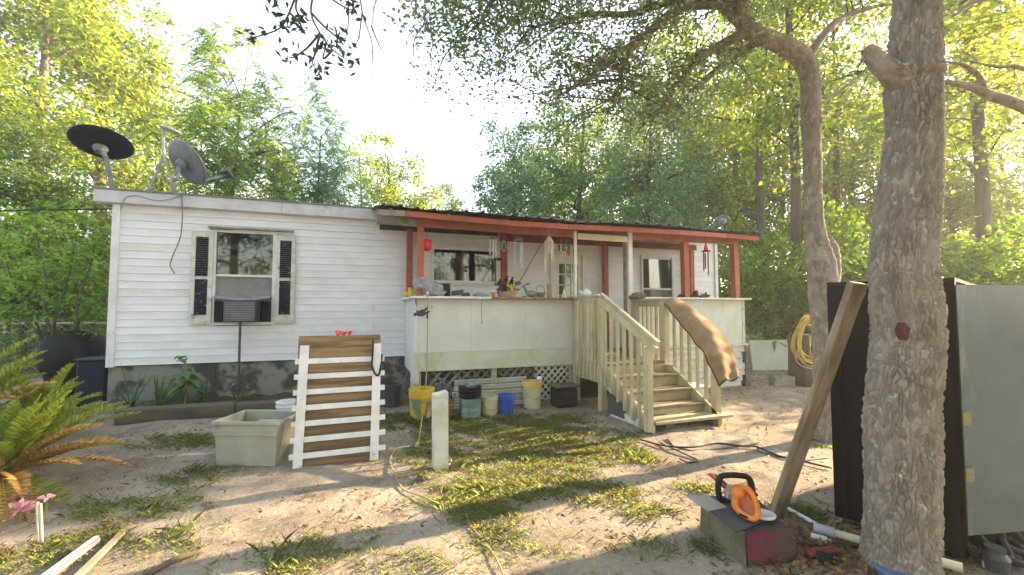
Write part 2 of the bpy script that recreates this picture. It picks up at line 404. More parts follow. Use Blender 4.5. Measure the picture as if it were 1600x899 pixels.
# window glass you can look through
WG, n, l, b = nodes_of("clear_window_glass")
tr = n.new("ShaderNodeBsdfTransparent"); tr.inputs[0].default_value = (.62, .66, .60, 1)
gl = n.new("ShaderNodeBsdfGlossy"); gl.inputs["Roughness"].default_value = .03; gl.inputs[0].default_value = (.9, .9, .9, 1)
fr = n.new("ShaderNodeFresnel"); fr.inputs[0].default_value = 1.6
mr = n.new("ShaderNodeMath"); mr.operation = 'MULTIPLY_ADD'; l.new(fr.outputs[0], mr.inputs[0]); mr.inputs[1].default_value = 1.0; mr.inputs[2].default_value = .03
mx = n.new("ShaderNodeMixShader"); l.new(mr.outputs[0], mx.inputs[0]); l.new(tr.outputs[0], mx.inputs[1]); l.new(gl.outputs[0], mx.inputs[2]); l.new(mx.outputs[0], n["Material Output"].inputs[0])
SHADE = M("cream_window_shade", (.60, .56, .42), (.52, .49, .37), 3, .9)
CURT = M("grey_curtain", (.045, .043, .038), (.07, .065, .055), 5, .9, stretch=(6, 1, .4))
CURTW = M("pale_sheer_curtain", (.46, .46, .44), (.36, .36, .35), 5, .9, stretch=(6, 1, .4))
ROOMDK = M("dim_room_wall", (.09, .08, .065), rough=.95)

# ------------------------------------------------------------------ mobile home
home = thing("mobile_home", "long white vinyl sided single storey mobile home with flat roof behind the porch", "mobile home", (-3.43, 8.0, 0))
HX0, HX1, HY = -3.43, 7.92, 8.0
OPEN = [(-2.11, -1.32, 1.39, 2.81), (1.30, 2.50, 2.09, 2.75), (5.85, 6.62, 1.55, 2.74), (3.74, 4.36, .78, 2.70)]
nc = 21; ch = (3.16 - .77) / nc
for i in range(nc):
    z0 = .77 + i * ch; z1 = z0 + ch; zc = (z0 + z1) / 2
    cuts = sorted([(o[0] - .01, o[1] + .01) for o in OPEN if o[2] < zc < o[3]])
    x = HX0 + .07; segs = []
    for a_, b_ in cuts: segs.append((x, a_)); x = b_
    segs.append((x, HX1 - .05))
    for (a_, b_) in segs:
        if i % 3 == 1 and b_ - a_ > 4 and a_ < 0: pcs = [(a_, .26), (.264, b_)]
        else: pcs = [(a_, b_)]
        for (p, q) in pcs:
            m = MB(); yb = 7.9835 + rng.uniform(-.002, .002)
            V = [(p, yb, z0 - .004), (q, yb, z0 - .004), (q, 8.03, z0 - .004), (p, 8.03, z0 - .004), (p, yb + .005, z0 + .018), (q, yb + .005, z0 + .018),
                 (p, 7.992, z1 - .006), (q, 7.992, z1 - .006), (q, 8.03, z1 - .006), (p, 8.03, z1 - .006)]
            m.add(V, [(0, 3, 2, 1), (0, 1, 5, 4), (4, 5, 7, 6), (6, 7, 8, 9), (3, 9, 8, 2), (0, 4, 6, 9, 3), (1, 2, 8, 7, 5)])
            part("siding_board", m, WHITE, home)
m = MB(); m.box((HX0 - .005, 7.955, .75), (HX0 + .085, 8.06, 3.155)); part("corner_trim", m, TRIM, home)
m = MB(); m.box((HX1 - .07, 7.955, .75), (HX1 + .01, 8.06, 3.155)); part("corner_trim", m, TRIM, home)
m = MB()
m.box((-3.64, 7.90, 3.165), (-1.2, 7.935, 3.345)); m.box((-1.196, 7.902, 3.163), (1.3, 7.935, 3.345)); m.box((1.304, 7.90, 3.165), (8.05, 7.935, 3.345))
m.box((-3.64, 7.937, 3.167), (-3.61, 11.7, 3.34)); m.box((-3.606, 7.937, 3.15), (8.03, 8.02, 3.166))
part("fascia", m, FASCIA, home)
m = MB(); m.box((-3.66, 7.885, 3.348), (8.07, 11.72, 3.372)); rf = part("roof", m, GREYMET, home)
m = MB(); m.lathe((-.93, 9.5, 3.372), [(.10, 0), (.10, .14), (.21, .17), (.21, .24), (.06, .30)], 14); part("roof_vent", m, PALEMET, rf)
m = MB(); m.lathe((2.9, 10.0, 3.372), [(.10, 0), (.10, .10), (.2, .13), (.2, .2), (.06, .25)], 14); part("roof_vent", m, PALEMET, rf)
m = MB()
m.box((HX0, 8.035, .75), (HX0 + .06, 11.6, 3.16)); m.box((HX1 - .06, 8.035, .75), (HX1, 11.6, 3.16)); m.box((HX0 + .06, 11.54, .75), (HX1 - .06, 11.6, 3.16))
part("wall", m, WHITE, home)
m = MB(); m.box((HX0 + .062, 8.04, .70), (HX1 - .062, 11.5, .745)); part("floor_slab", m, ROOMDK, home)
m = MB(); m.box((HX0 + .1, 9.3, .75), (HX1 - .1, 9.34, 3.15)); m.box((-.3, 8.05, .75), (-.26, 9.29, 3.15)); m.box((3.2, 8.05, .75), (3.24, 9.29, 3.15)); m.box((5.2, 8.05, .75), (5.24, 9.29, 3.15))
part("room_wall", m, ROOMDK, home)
x = HX0
for wd in (1.35, 1.25, 1.4, 1.3, 1.5, 1.4, 1.35, 1.3):
    m = MB(); m.box((x, 8.02 + rng.uniform(0, .012), -.05), (min(x + wd - .008, HX1), 8.06, .752)); part("skirting_panel", m, SKIRT, home); x += wd
    if x > HX1: break

def window(x0, x1, z0, z1, rail, fw=.05, fm=TRIM, proud=7.955):
    f = MB()
    f.box((x0 - fw, proud, z0 - fw), (x0, 8.04, z1 + fw)); f.box((x1, proud, z0 - fw), (x1 + fw, 8.04, z1 + fw))
    f.box((x0, proud + .002, z1), (x1, 8.04, z1 + fw)); f.box((x0, proud - .004, z0 - fw), (x1, 8.04, z0))
    w_ = part("window", f, fm, home)
    if rail:
        s_ = MB(); s_.box((x0, 7.972, rail - .017), (x1, 8.03, rail + .017)); part("sash", s_, TRIM, w_)
    return w_
# bedroom window with shutters
wn = window(-2.11, -1.32, 1.39, 2.81, 2.13, .045)
p = MB(); p.box((-2.11, 7.998, 2.147), (-1.32, 8.003, 2.81)); part("pane", p, WG, wn)
p = MB(); p.box((-2.11, 8.008, 1.72), (-1.32, 8.014, 2.113)); part("pane", p, M("cloudy_plastic_pane", (.22, .22, .21), (.17, .17, .165), 2.5, .25), wn)
p = MB(); p.box((-2.1, 8.09, 2.15), (-1.33, 8.10, 2.43)); p.box((-2.1, 8.07, 2.43), (-1.33, 8.10, 2.455)); p.box((-2.1, 8.09, 2.56), (-1.78, 8.10, 2.64)); p.box((-1.55, 8.09, 2.56), (-1.33, 8.10, 2.64)); part("blind", p, SHADE, wn)
p = MB(); p.box((-1.74, 8.12, 2.45), (-1.52, 8.16, 2.66)); part("curtain", p, CURTW, wn)
m = MB(); m.box((-2.22, 7.90, 2.862), (-1.02, 7.968, 2.892)); m.box((-2.20, 7.925, 2.848), (-1.9, 7.97, 2.862)); part("drip_cap", m, GREYWOOD, home)
LOUV = M("flaking_black_louvre_paint", (.014, .016, .024), (.024, .026, .032), 9, .6, stains=[((.5, .5, .47), 26, .60, .66), ((.42, .42, .39), 6, .66, .70)])
for sx0 in (-2.43, -1.27):
    x0, x1 = sx0, sx0 + .285
    f = MB()
    f.box((x0, 7.925, 1.37), (x0 + .06, 7.97, 2.80)); f.box((x1 - .06, 7.925, 1.37), (x1, 7.97, 2.80))
    f.box((x0 + .06, 7.926, 2.72), (x1 - .06, 7.97, 2.80)); f.box((x0 + .06, 7.926, 1.37), (x1 - .06, 7.97, 1.50)); f.box((x0 + .06, 7.928, 2.06), (x1 - .06, 7.97, 2.10))
    f.box((x0 + .05, 7.96, 1.40), (x1 - .05, 7.969, 2.78))
    s_ = part("shutter", f, OLDWHITE, home)
    lv = MB()
    for z in list(np.arange(1.515, 2.05, .0345)) + list(np.arange(2.118, 2.71, .0345)):
        q = rng.uniform(-.004, .004)
        lv.add([(x0 + .055 + q, 7.955, z + .03), (x1 - .055 + q, 7.955, z + .03), (x1 - .055 + q, 7.922, z + .004), (x0 + .055 + q, 7.922, z + .004), (x0 + .055 + q, 7.957, z + .022), (x1 - .055 + q, 7.957, z + .022), (x1 - .055 + q, 7.922, z - .004), (x0 + .055 + q, 7.922, z - .004)],
               [(0, 1, 2, 3), (7, 6, 5, 4), (3, 2, 6, 7), (0, 3, 7, 4), (1, 5, 6, 2)])
    part("louvre_slat", lv, LOUV, s_, kind="stuff")
# wide porch window
wn = window(1.30, 2.50, 2.09, 2.75, 0, .045)
p = MB(); p.box((1.30, 7.995, 2.09), (2.50, 8.0, 2.75)); part("pane", p, WG, wn)
p = MB()
for (a_, b_, c_, d_) in ((1.30, 1.88, 1.30, 1.84), (1.90, 2.50, 1.96, 2.5)):
    k = 14
    for i in range(k):
        t0, t1 = i / k, (i + 1) / k; y0, y1 = 8.12 + .015 * (i % 2), 8.12 + .015 * ((i + 1) % 2)
        p.add([(c_ + (d_ - c_) * t0, y0, 2.0), (c_ + (d_ - c_) * t1, y1, 2.0), (a_ + (b_ - a_) * t1, y1, 2.8), (a_ + (b_ - a_) * t0, y0, 2.8)], [(0, 1, 2, 3)])
part("curtain", p, CURT, wn)
p = MB(); p.box((1.80, 8.16, 2.0), (2.0, 8.17, 2.8)); part("blind", p, SHADE, wn)
# right hand window
wn = window(5.85, 6.62, 1.55, 2.74, 2.04, .04)
p = MB(); p.box((5.85, 7.998, 2.057), (6.62, 8.003, 2.74)); part("pane", p, WG, wn)
p = MB(); p.box((5.85, 7.99, 1.55), (6.62, 7.995, 2.023)); part("pane", p, SCREEN, wn)
p = MB(); p.box((5.86, 8.05, 2.05), (6.49, 8.06, 2.74)); part("blind", p, SHADE, wn)
p = MB()
for i in range(5): p.add([(6.44 + .035 * i + .03 * 0, 8.035 + .012 * (i % 2), 2.04), (6.475 + .035 * i, 8.035 + .012 * ((i + 1) % 2), 2.04), (6.49 + .028 * (i + 1), 8.035 + .012 * ((i + 1) % 2), 2.74), (6.49 + .028 * i, 8.035 + .012 * (i % 2), 2.74)], [(0, 1, 2, 3)])
part("curtain", p, CURTW, wn)
# door
d = MB()
d.box((3.64, 7.94, .78), (3.74, 8.04, 2.80)); d.box((4.36, 7.94, .78), (4.46, 8.04, 2.80)); d.box((3.74, 7.942, 2.70), (4.36, 8.04, 2.80))
d.box((3.74, 7.985, .80), (3.84, 8.02, 2.70)); d.box((4.27, 7.985, .80), (4.36, 8.02, 2.70)); d.box((3.84, 7.986, .80), (4.27, 8.02, 1.45)); d.box((3.84, 7.986, 2.52), (4.27, 8.02, 2.70))
dr = part("door", d, TRIM, home)
mu = MB()
for x in (3.983, 4.127): mu.box((x - .012, 7.984, 1.45), (x + .012, 8.015, 2.52))
for z in (1.66, 1.875, 2.09, 2.305): mu.box((3.84, 7.987, z - .011), (4.27, 8.012, z + .011))
part("muntin", mu, TRIM, dr)
for i, (xa, xb) in enumerate(((3.84, 3.971), (3.995, 4.115), (4.139, 4.27))):
    for j in range(5):
        za = 1.452 + j * .2145; q = MB(); q.box((xa, 8.0, za), (xb, 8.004, za + .19)); part("pane", q, WG, dr)
q = MB(); q.box((3.8, 8.08, 1.4), (4.3, 8.09, 2.55)); part("curtain", q, CURTW, dr)
q = MB(); q.blob((4.31, 7.95, 1.72), (.028, .03, .028)); part("handle", q, PALEMET, dr, True)

# window air conditioner with its pole
ac = thing("air_conditioner", "grey window air conditioner with black side panels held up by a thin pole", "air conditioner", (-1.69, 7.7, float(hz(-1.69, 7.7))))
m = MB(); m.box((-1.90, 7.60, 1.40), (-1.47, 8.15, 1.725), ch=.012); part("housing", m, DKGREY, ac)
m = MB()
for i in range(11): m.box((-1.88, 7.592, 1.425 + i * .026), (-1.49, 7.602, 1.439 + i * .026))
part("front_grille", m, GREYMET, ac)
for a_, b_ in ((-2.105, -1.905), (-1.465, -1.325)):
    m = MB(); k = 7
    for i in range(k): m.box((a_ + (b_ - a_) * i / k, 7.93 - .012 * (i % 2), 1.395), (a_ + (b_ - a_) * (i + 1) / k, 7.97, 1.72))
    part("side_panel", m, BLACK, ac)
m = MB()
V = [(-2.10 + .78 * i / 12, 7.80 + dy, 1.735 + .035 * abs(i / 6 - 1) ** 2 + dz) for i in range(13) for dy, dz in ((0, 0), (.19, .05))]
m.add(V, [(2 * i, 2 * i + 2, 2 * i + 3, 2 * i + 1) for i in range(12)]); part("plastic_sheet", m, BAG, ac)
m = MB(); m.tube([(-1.69, 7.68, 1.40), (-1.69, 7.68, .9), (-1.685, 7.68, 0.0)], .018, 8); part("pole", m, DKGREY, ac)

# loose cables on the wall
m = MB(); P, r_ = smooth_path([on_y(x, y, 7.88) for x, y in ((283, 303), (285, 335), (282, 370), (270, 400), (266, 415), (273, 428))], .008)
m.tube(P, r_, 6); single("cable", m, BROWNCORD, "brown cable dangling from the eave down the white siding beside the bedroom window", "cable", on_y(283, 303, 7.88))
m = MB(); P, r_ = smooth_path([on_y(x, y, 7.885) for x, y in ((191, 325), (196, 309), (215, 306), (240, 313), (262, 312), (283, 305))], .006)
m.tube(P, r_, 5); single("cable", m, GREYMET, "grey cable stapled loosely along the fascia under the satellite dishes", "cable", on_y(191, 325, 7.885))
m = MB(); P, r_ = smooth_path([(-3.6, 8.6, 3.2), (-8, 9.0, 2.95), (-14, 9.4, 3.3)], .011, 8); m.tube(P, r_, 5)
single("utility_line", m, CABLE, "thin black service wire running off from the house corner through the trees", "wire", (-3.6, 8.6, 3.2))

# ------------------------------------------------------------------ porch
porch = thing("porch", "raised porch with red posts, ribbed metal roof, pale half walls and lattice skirt", "porch", (.80, 6.6, 0))
k = 0
for i in range(11):
    y0 = 6.62 + i * .125; m = MB(); m.box((.84, y0, .745), (7.18, y0 + .12, .782)); part("deck_board", m, TREAD, porch)
for i in range(8):
    y0 = 5.68 + i * .1165; m = MB(); m.box((3.46, y0, .745), (4.60, y0 + .112, .781)); part("deck_board", m, TREAD, porch)
for a_, b_ in ((.84, 1.66), (1.662, 2.55), (2.552, 3.42)):
    m = MB(); m.box((a_, 6.585, .95), (b_, 6.615, 1.752)); part("wall_panel", m, PANEL, porch)
m = MB(); m.box((.80, 6.572, .672), (3.425, 6.612, .947)); m.box((.80, 6.574, .50), (.87, 6.61, .670)); part("skirt_board", m, MOSSP, porch)
m = MB(); m.box((.80, 6.62, .60), (.835, 7.96, 1.752)); part("side_panel", m, PANEL, porch)
m = MB(); m.box((.80, 6.576, .95), (.838, 6.619, 1.752)); part("corner_trim", m, TRIM, porch)
m = MB(); m.box((.73, 6.44, 1.755), (1.95, 6.72, 1.79), ch=.004); m.box((.73, 6.722, 1.755), (.95, 7.97, 1.788)); part("ledge", m, TRIM, porch)
m = MB(); m.box((1.954, 6.45, 1.756), (3.46, 6.74, 1.788), ch=.004); part("ledge", m, LUMBER, porch, label="bare brown wooden ledge board")
for a_, b_ in ((4.64, 5.9), (5.905, 7.16)):
    m = MB(); m.box((a_, 6.585, .93), (b_, 6.615, 1.775)); part("wall_panel", m, MOSSEND, porch)
m = MB(); m.box((7.14, 6.575, .90), (7.20, 6.62, 1.775)); part("corner_trim", m, OLDWHITE, porch)
m = MB(); m.box((7.165, 6.622, .60), (7.20, 7.96, 1.775)); part("side_panel", m, MOSSEND, porch)
m = MB(); m.box((4.56, 6.46, 1.778), (7.27, 6.72, 1.812), ch=.004); part("ledge", m, TRIM, porch)
m = MB(); m.box((4.64, 6.55, .885), (7.25, 6.612, .928)); part("skirt_board", m, OLDWHITE, porch)
for i in range(7):
    z = .86 - .112 * i; xe = 7.2 - rng.uniform(0, .12) - (.05 if i > 4 else 0); m = MB(); yy = 6.575 + rng.uniform(-.004, .004)
    m.add([(4.72, yy, z - .085), (xe, yy, z - .085 - rng.uniform(0, .012)), (xe, 6.61, z - .085), (4.72, 6.61, z - .085), (4.72, yy + .018, z + .02), (xe, yy + .018, z + .02), (xe, 6.61, z + .02), (4.72, 6.61, z + .02)],
          [(0, 3, 2, 1), (4, 5, 6, 7), (0, 1, 5, 4), (1, 2, 6, 5), (2, 3, 7, 6), (3, 0, 4, 7)])
    part("siding_board", m, OLDWHITE, porch)
m = MB(); m.beam((7.23, 6.62, -.05), (7.24, 6.62, .9), .12, .12, (0, 1, 0)); part("support_post", m, LATTGREY, porch)
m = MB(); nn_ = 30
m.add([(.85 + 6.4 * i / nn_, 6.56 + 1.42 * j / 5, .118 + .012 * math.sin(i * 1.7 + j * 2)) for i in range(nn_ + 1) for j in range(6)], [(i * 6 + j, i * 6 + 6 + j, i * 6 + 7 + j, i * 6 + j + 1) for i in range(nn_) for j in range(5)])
single("porch_shade_soil", m, M("shade_dark_soil", (.035, .028, .02), (.06, .048, .035), 14, .98, .6, 30), None, None, (4, 7.2, .1), True, kind="structure")  # near-black soil sheet; its tone puts deep shade under the porch
# support posts below deck
for x, y in ((.86, 6.66), (2.05, 6.68), (3.40, 6.66), (4.56, 6.68), (.86, 7.9), (3.4, 7.9), (4.56, 7.9)):
    m = MB(); m.beam((x, y, -.05), (x, y, .742), .09, .09, (0, 1, 0)); part("support_post", m, YELWOOD if y < 7 else LATTGREY, porch)
m = MB(); m.box((.84, 7.99, .08), (7.1, 8.012, .74)); part("back_skirt", m, LATTGREY, porch)
# lattice slats, each cut to the frame rectangle
def lattice(x0, x1, z0, z1, y, pitch, wd, mats, drop=0.0, axis_x=True, th=.008):
    for sgn in (1, -1):
        for c_ in np.arange(x0 - (z1 - z0), x1 + (z1 - z0), pitch):
            # line x = c_ + sgn*(z-z0)
            lo, hi = z0, z1
            if sgn > 0: lo = max(lo, z0 + x0 - c_); hi = min(hi, z0 + x1 - c_)
            else: lo = max(lo, z0 + c_ - x1); hi = min(hi, z0 + c_ - x0)
            if hi - lo < .05 or rng.random() < drop: continue
            xa, xb = c_ + sgn * (lo - z0), c_ + sgn * (hi - z0); h = wd * .7071; yy = y + (.0 if sgn > 0 else .0105)
            poly = [(xa - h, lo), (xa + h, lo), (xb + h, hi), (xb - h, hi)]
            poly = [(min(max(px_, x0), x1), pz) for px_, pz in poly]
            m = MB()
            if axis_x: V = [(a_, yy, z) for a_, z in poly] + [(a_, yy + th, z) for a_, z in poly]
            else: V = [(yy, a_, z) for a_, z in poly] + [(yy + th, a_, z) for a_, z in poly]
            m.add(V, [(0, 1, 2, 3), (7, 6, 5, 4), (0, 4, 5, 1), (1, 5, 6, 2), (2, 6, 7, 3), (3, 7, 4, 0)])
            part("lattice_slat", m, mats, porch)
lattice(.95, 1.98, .12, .70, 6.635, .155, .04, LATTGREY, .12)
lattice(2.10, 2.78, .12, .70, 6.635, .135, .045, LATTGREY, .0)
lattice(2.72, 3.36, .10, .72, 6.615, .118, .036, LATTWHITE, .0)
lattice(6.64, 7.2, .12, .60, .81, .11, .034, LATTWHITE, .0, False)
# posts
def post(x, y, z0, z1, s_, mt, dx=0.0):
    m = MB(); m.beam((x + dx, y, z0), (x, y, z1), s_, s_, (0, 1, 0), ch=.004); return part("post", m, mt, porch)
post(.875, 6.60, 1.79, 2.83, .10, ORANGE); post(5.78, 6.60, 1.812, 2.86, .115, ORANGE, .01); post(6.99, 6.60, 1.812, 2.87, .115, ORANGE, .02)
post(.855, 7.89, .785, 3.02, .10, ORANGE); post(2.30, 6.9, .785, 2.90, .095, ORDARK); post(4.86, 7.89, .785, 2.97, .10, ORANGE); post(7.24 - .16, 7.89, .785, 3.0, .11, ORANGE)
post(3.455, 6.56, 1.788, 2.92, .052, LATTWHITE); post(4.545, 6.575, 1.30, 2.975, .085, TRIM)
m = MB(); m.beam((4.485, 6.62, .9), (4.485, 6.62, 2.97), .05, .05, (0, 1, 0)); part("post", m, GREYWOOD, porch)
# beams
def beam(name, a, b, wd, th, mt): m = MB(); m.beam(a, b, wd, th, ch=.004); return part(name, m, mt, porch)
beam("beam", (.83, 6.6, 2.900), (2.2, 6.6, 2.885), .045, .125, ORANGE); beam("beam", (2.205, 6.6, 2.885), (3.47, 6.6, 2.885), .044, .125, ORANGE)
beam("beam", (.24, 6.6, 2.905), (.825, 6.6, 2.90), .06, .13, GREYWOOD)
beam("beam", (3.50, 6.555, 2.835), (4.49, 6.555, 2.835), .04, .105, CREAM); beam("beam", (3.475, 6.6, 2.92), (4.49, 6.6, 2.925), .045, .10, ORDARK)
beam("beam", (4.595, 6.6, 2.915), (7.06, 6.6, 2.935), .045, .125, ORANGE); beam("beam", (2.55, 7.85, 2.955), (7.2, 7.85, 2.985), .045, .12, ORDARK)
def sag(x): return -.035 * math.sin(math.pi * min(max((x - .3) / 4.5, 0), 1)) - .10 * max(0, (.45 - x)) ** 1.0 + .006 * math.sin(x * 5)
for i, x in enumerate((.42, 1.25, 2.15, 3.05, 3.95, 4.85, 5.75, 6.65, 7.2)):
    m = MB(); m.beam((x, 6.32, 2.985 + sag(x)), (x, 7.885, 3.225 + sag(x) * .3), .04, .085); part("rafter", m, ORANGE if i > 0 else GREYWOOD, porch)
xs = [.22, .62, 1.3, 2.2, 3.2, 4.3, 5.4, 6.5, 7.30]
for i in range(len(xs) - 1):
    a_, b_ = xs[i], xs[i + 1] - .004
    beam("eave_board", (a_, 6.30, 2.965 + sag(a_)), (b_, 6.30, 2.965 + sag(b_)), .025, .085, ORANGE if i else GREYWOOD)
# purlins lie over the rafters
for y in (6.75, 7.3):
    m = MB(); z = 3.035 + (y - 6.3) * .152
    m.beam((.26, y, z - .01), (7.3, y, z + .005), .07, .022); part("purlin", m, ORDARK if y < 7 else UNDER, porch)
m = MB(); m.box((.34, 7.925, 3.0), (2.52, 7.962, 3.16)); part("ceiling_shade_board", m, UNDER, porch)  # dark board added to give the shaded band below the porch ceiling
# ribbed roof sheets
def sheet(x0, x1, mt):
    X = []; Zp = []
    n_ = int(round((x1 - x0) / .235))
    for i in range(n_):
        b0 = x0 + (x1 - x0) * i / n_; wd = (x1 - x0) / n_
        for t, z in ((0, 0), (.36, 0), (.43, .024), (.57, .024), (.64, 0), (.82, .004)): X.append(b0 + wd * t); Zp.append(z)
    X.append(x1); Zp.append(0); V = []; rows = (6.22, 6.8, 7.4, 7.93)
    for top in (1, 0):
        for y in rows:
            for x, z in zip(X, Zp):
                tt = (y - 6.22) / 1.71
                V.append((x, y + (.05 * math.sin(x * 2.3) if y == 6.22 else 0), 3.052 + .285 * tt + z + sag(x) * (1 - tt) - (0 if top else .005)))
    nX = len(X); F = []; o = nX * 4
    for j in range(3):
        for i in range(nX - 1):
            q = j * nX + i; F.append((q, q + 1, q + nX + 1, q + nX)); F.append((o + q, o + q + nX, o + q + nX + 1, o + q + 1))
    for i in range(nX - 1): F.append((i, o + i, o + i + 1, i + 1))
    for j in range(3):
        for e in (0, nX - 1): q = j * nX + e; F.append((q, q + nX, o + q + nX, o + q))
    m = MB(); m.add(V, F); part("roof_sheet", m, mt, porch)
sheet(.20, 2.55, ROOFMET); sheet(2.53, 5.0, ROOFMET); sheet(4.98, 7.42, ROOFMET)
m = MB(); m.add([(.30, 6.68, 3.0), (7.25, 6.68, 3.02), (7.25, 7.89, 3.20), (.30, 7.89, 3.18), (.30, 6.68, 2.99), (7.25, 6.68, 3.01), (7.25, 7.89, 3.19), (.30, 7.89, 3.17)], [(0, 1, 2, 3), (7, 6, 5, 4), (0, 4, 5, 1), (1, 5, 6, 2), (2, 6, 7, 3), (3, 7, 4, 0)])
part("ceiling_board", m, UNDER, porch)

# ------------------------------------------------------------------ porch stairs
st = thing("porch_stairs", "mossy yellow timber steps with baluster railings leading up to the porch", "stairs", (4.0, 4.7, float(hz(4.0, 4.7))))
LX, RX = 3.44, 4.60
TR = [(4.58, .195), (4.87, .31), (5.12, .47), (5.41, .635)]
for i, (y0, z) in enumerate(TR):
    for j in (0, 1):
        w0 = y0 - .03 + j * .152; m = MB(); xr = RX + (.14 if i == 0 else -.045); m.box((LX + .05 if i else LX + .06, w0, z - .035 - .001 * j), (xr, w0 + .148, z + .002 * rng.random()), ch=.004); part("tread", m, TREAD if i else YELWOOD, st)
    yr = (TR[i + 1][0] if i < 3 else 5.66); zt = (TR[i + 1][1] if i < 3 else .78)
    m = MB(); m.box((LX + .05, yr, z + .004), (RX - .05, yr + .025, zt - .037)); part("riser", m, YELWOOD, st)
for xa in (LX + .3, RX - .09): m = MB(); m.box((xa, 4.66, 0), (xa + .14, 4.85, .157)); part("block", m, LATTGREY, st)
for x in (LX + .022, RX - .045):
    m = MB(); m.add([(x, 4.62, .02), (x, 4.80, .02), (x, 5.72, .48), (x, 5.72, .74), (x, 5.55, .74), (x, 4.62, .2)] + [(x + .03, 4.62, .02), (x + .03, 4.80, .02), (x + .03, 5.72, .48), (x + .03, 5.72, .74), (x + .03, 5.55, .74), (x + .03, 4.62, .2)],
                    [(0, 1, 2, 3, 4, 5), (11, 10, 9, 8, 7, 6), (0, 6, 7, 1), (1, 7, 8, 2), (2, 8, 9, 3), (3, 9, 10, 4), (4, 10, 11, 5), (5, 11, 6, 0)]); part("stringer", m, YELWOOD, st)
for (x, y, z0, z1, s_) in ((LX - .01, 5.68, -.05, 1.765, .098), (LX - .01, 4.60, .08, 1.13, .09), (RX + .0, 5.72, -.05, 1.735, .10), (RX + .0, 4.70, -.02, 1.01, .09), (LX - .005, 6.50, -.05, 1.74, .092), (RX + .0, 6.52, -.05, 1.735, .13)):
    m = MB(); m.beam((x, y, z0), (x, y, z1), s_, s_, (0, 1, 0), ch=.005); part("newel_post", m, YELWOOD, st)
m = MB(); m.box((LX - .035, 5.73, .50), (LX, 6.45, .742)); part("rim_joist", m, YELWOOD, st)
m = MB(); m.box((RX - .005, 5.78, .50), (RX + .03, 6.45, .742)); part("rim_joist", m, YELWOOD, st)
m = MB(); m.box((LX + .045, 5.64, .60), (RX - .05, 5.658, .742)); part("rim_joist", m, YELWOOD, st)
for i in range(6):
    y = 5.81 + i * .115
    m = MB(); m.beam((LX - .045, y, .53), (LX - .045, y, 1.735), .036, .036, (0, 1, 0)); part("baluster", m, YELWOOD, st)
    m = MB(); m.beam((RX + .01, y + .02, .743), (RX + .01, y + .02, 1.64), .036, .036, (0, 1, 0)); part("baluster", m, YELWOOD, st)
m = MB(); m.box((LX - .075, 5.62, 1.767), (LX + .06, 6.62, 1.80)); part("handrail", m, YELWOOD, st)
m = MB(); m.box((RX - .04, 5.78, 1.64), (RX + .0, 6.45, 1.734)); m.box((RX - .07, 5.65, 1.737), (RX + .07, 6.58, 1.77)); part("handrail", m, YELWOOD, st)
for x, sg in ((LX - .045, 1), (RX + .02, 0)):
    for i in range(6):
        y = 5.53 - i * .158; zr = (1.74 if sg else 1.67) - (5.68 - y) * (.49 if sg else .56); zs = .62 - (5.68 - y) * .53
        m = MB(); m.beam((x, y, max(zs - .05, .1)), (x, y, zr - .03), .037, .037, (0, 1, 0)); part("baluster", m, YELWOOD, st)
m = MB(); m.beam((LX - .005, 5.70, 1.80), (LX - .005, 4.40, 1.165), .045, .09); part("handrail", m, YELWOOD, st)
m = MB(); m.beam((LX - .06, 5.66, 1.73), (LX - .06, 4.36, 1.095), .03, .085); part("handrail", m, YELWOOD, st)
m = MB(); m.beam((RX, 5.72, 1.66), (RX, 4.58, 1.02), .07, .04); part("handrail", m, YELWOOD, st)

# carpet draped on the right handrail
RL, _ = smooth_path([at(*p) for p in ((1038, 474, 6.72), (1062, 503, 6.34), (1084, 532, 5.98), (1098, 548, 5.76), (1112, 574, 5.6), (1125, 600, 5.5))], .1, 8)
RR, _ = smooth_path([at(*p) for p in ((1062, 467, 6.92), (1090, 486, 6.58), (1116, 507, 6.28), (1139, 537, 5.98), (1149, 564, 5.8), (1154, 591, 5.66))], .1, 8)
def rugpt(s_, t):
    f = s_ * (len(RL) - 1); i = min(int(f), len(RL) - 2); q = f - i; u = (t + 1) / 2
    l_ = Vector(RL[i] * (1 - q) + RL[i + 1] * q); r_ = Vector(RR[i] * (1 - q) + RR[i + 1] * q)
    bump = math.sin(math.pi * u) * .075 * (1 - .6 * s_) + .018 * math.sin(u * 10 + s_ * 5) * s_ + .009 * math.sin(s_ * 23 + u * 5) + .006 * math.sin(s_ * 41 - u * 7)
    return l_.lerp(r_, u) + Vector((-.1 * bump, -.6 * bump, .8 * bump)) + Vector((0, 0, .012 * math.sin(u * 7) * s_ ** 3))
NS, NT = 40, 16
V = [rugpt(i / NS, -1 + 2 * j / NT) for i in range(NS + 1) for j in range(NT + 1)]
F = [(i * (NT + 1) + j, i * (NT + 1) + j + 1, (i + 1) * (NT + 1) + j + 1, (i + 1) * (NT + 1) + j) for i in range(NS) for j in range(NT)]
rugth = thing("rug", "brown carpet strip draped over the right handrail of the porch stairs", "rug", (RX, 5.0, 1.0))
V2 = [v_ + Vector((-.006, 0, -.012)) for v_ in V]; o = len(V)
m = MB(); m.add(V + V2, F + [tuple(i + o for i in q[::-1]) for q in F]); part("carpet", m, RUG, rugth, True)
m = MB(); m.tube([rugpt(i / NS, -1) + Vector((-.004, 0, -.008)) for i in range(NS + 1)], .0095, 5); m.tube([rugpt(1, -1 + 2 * j / NT) + Vector((0, 0, -.008)) for j in range(NT + 1)], .0095, 5)
part("bound_edge", m, RUGDARK, rugth)

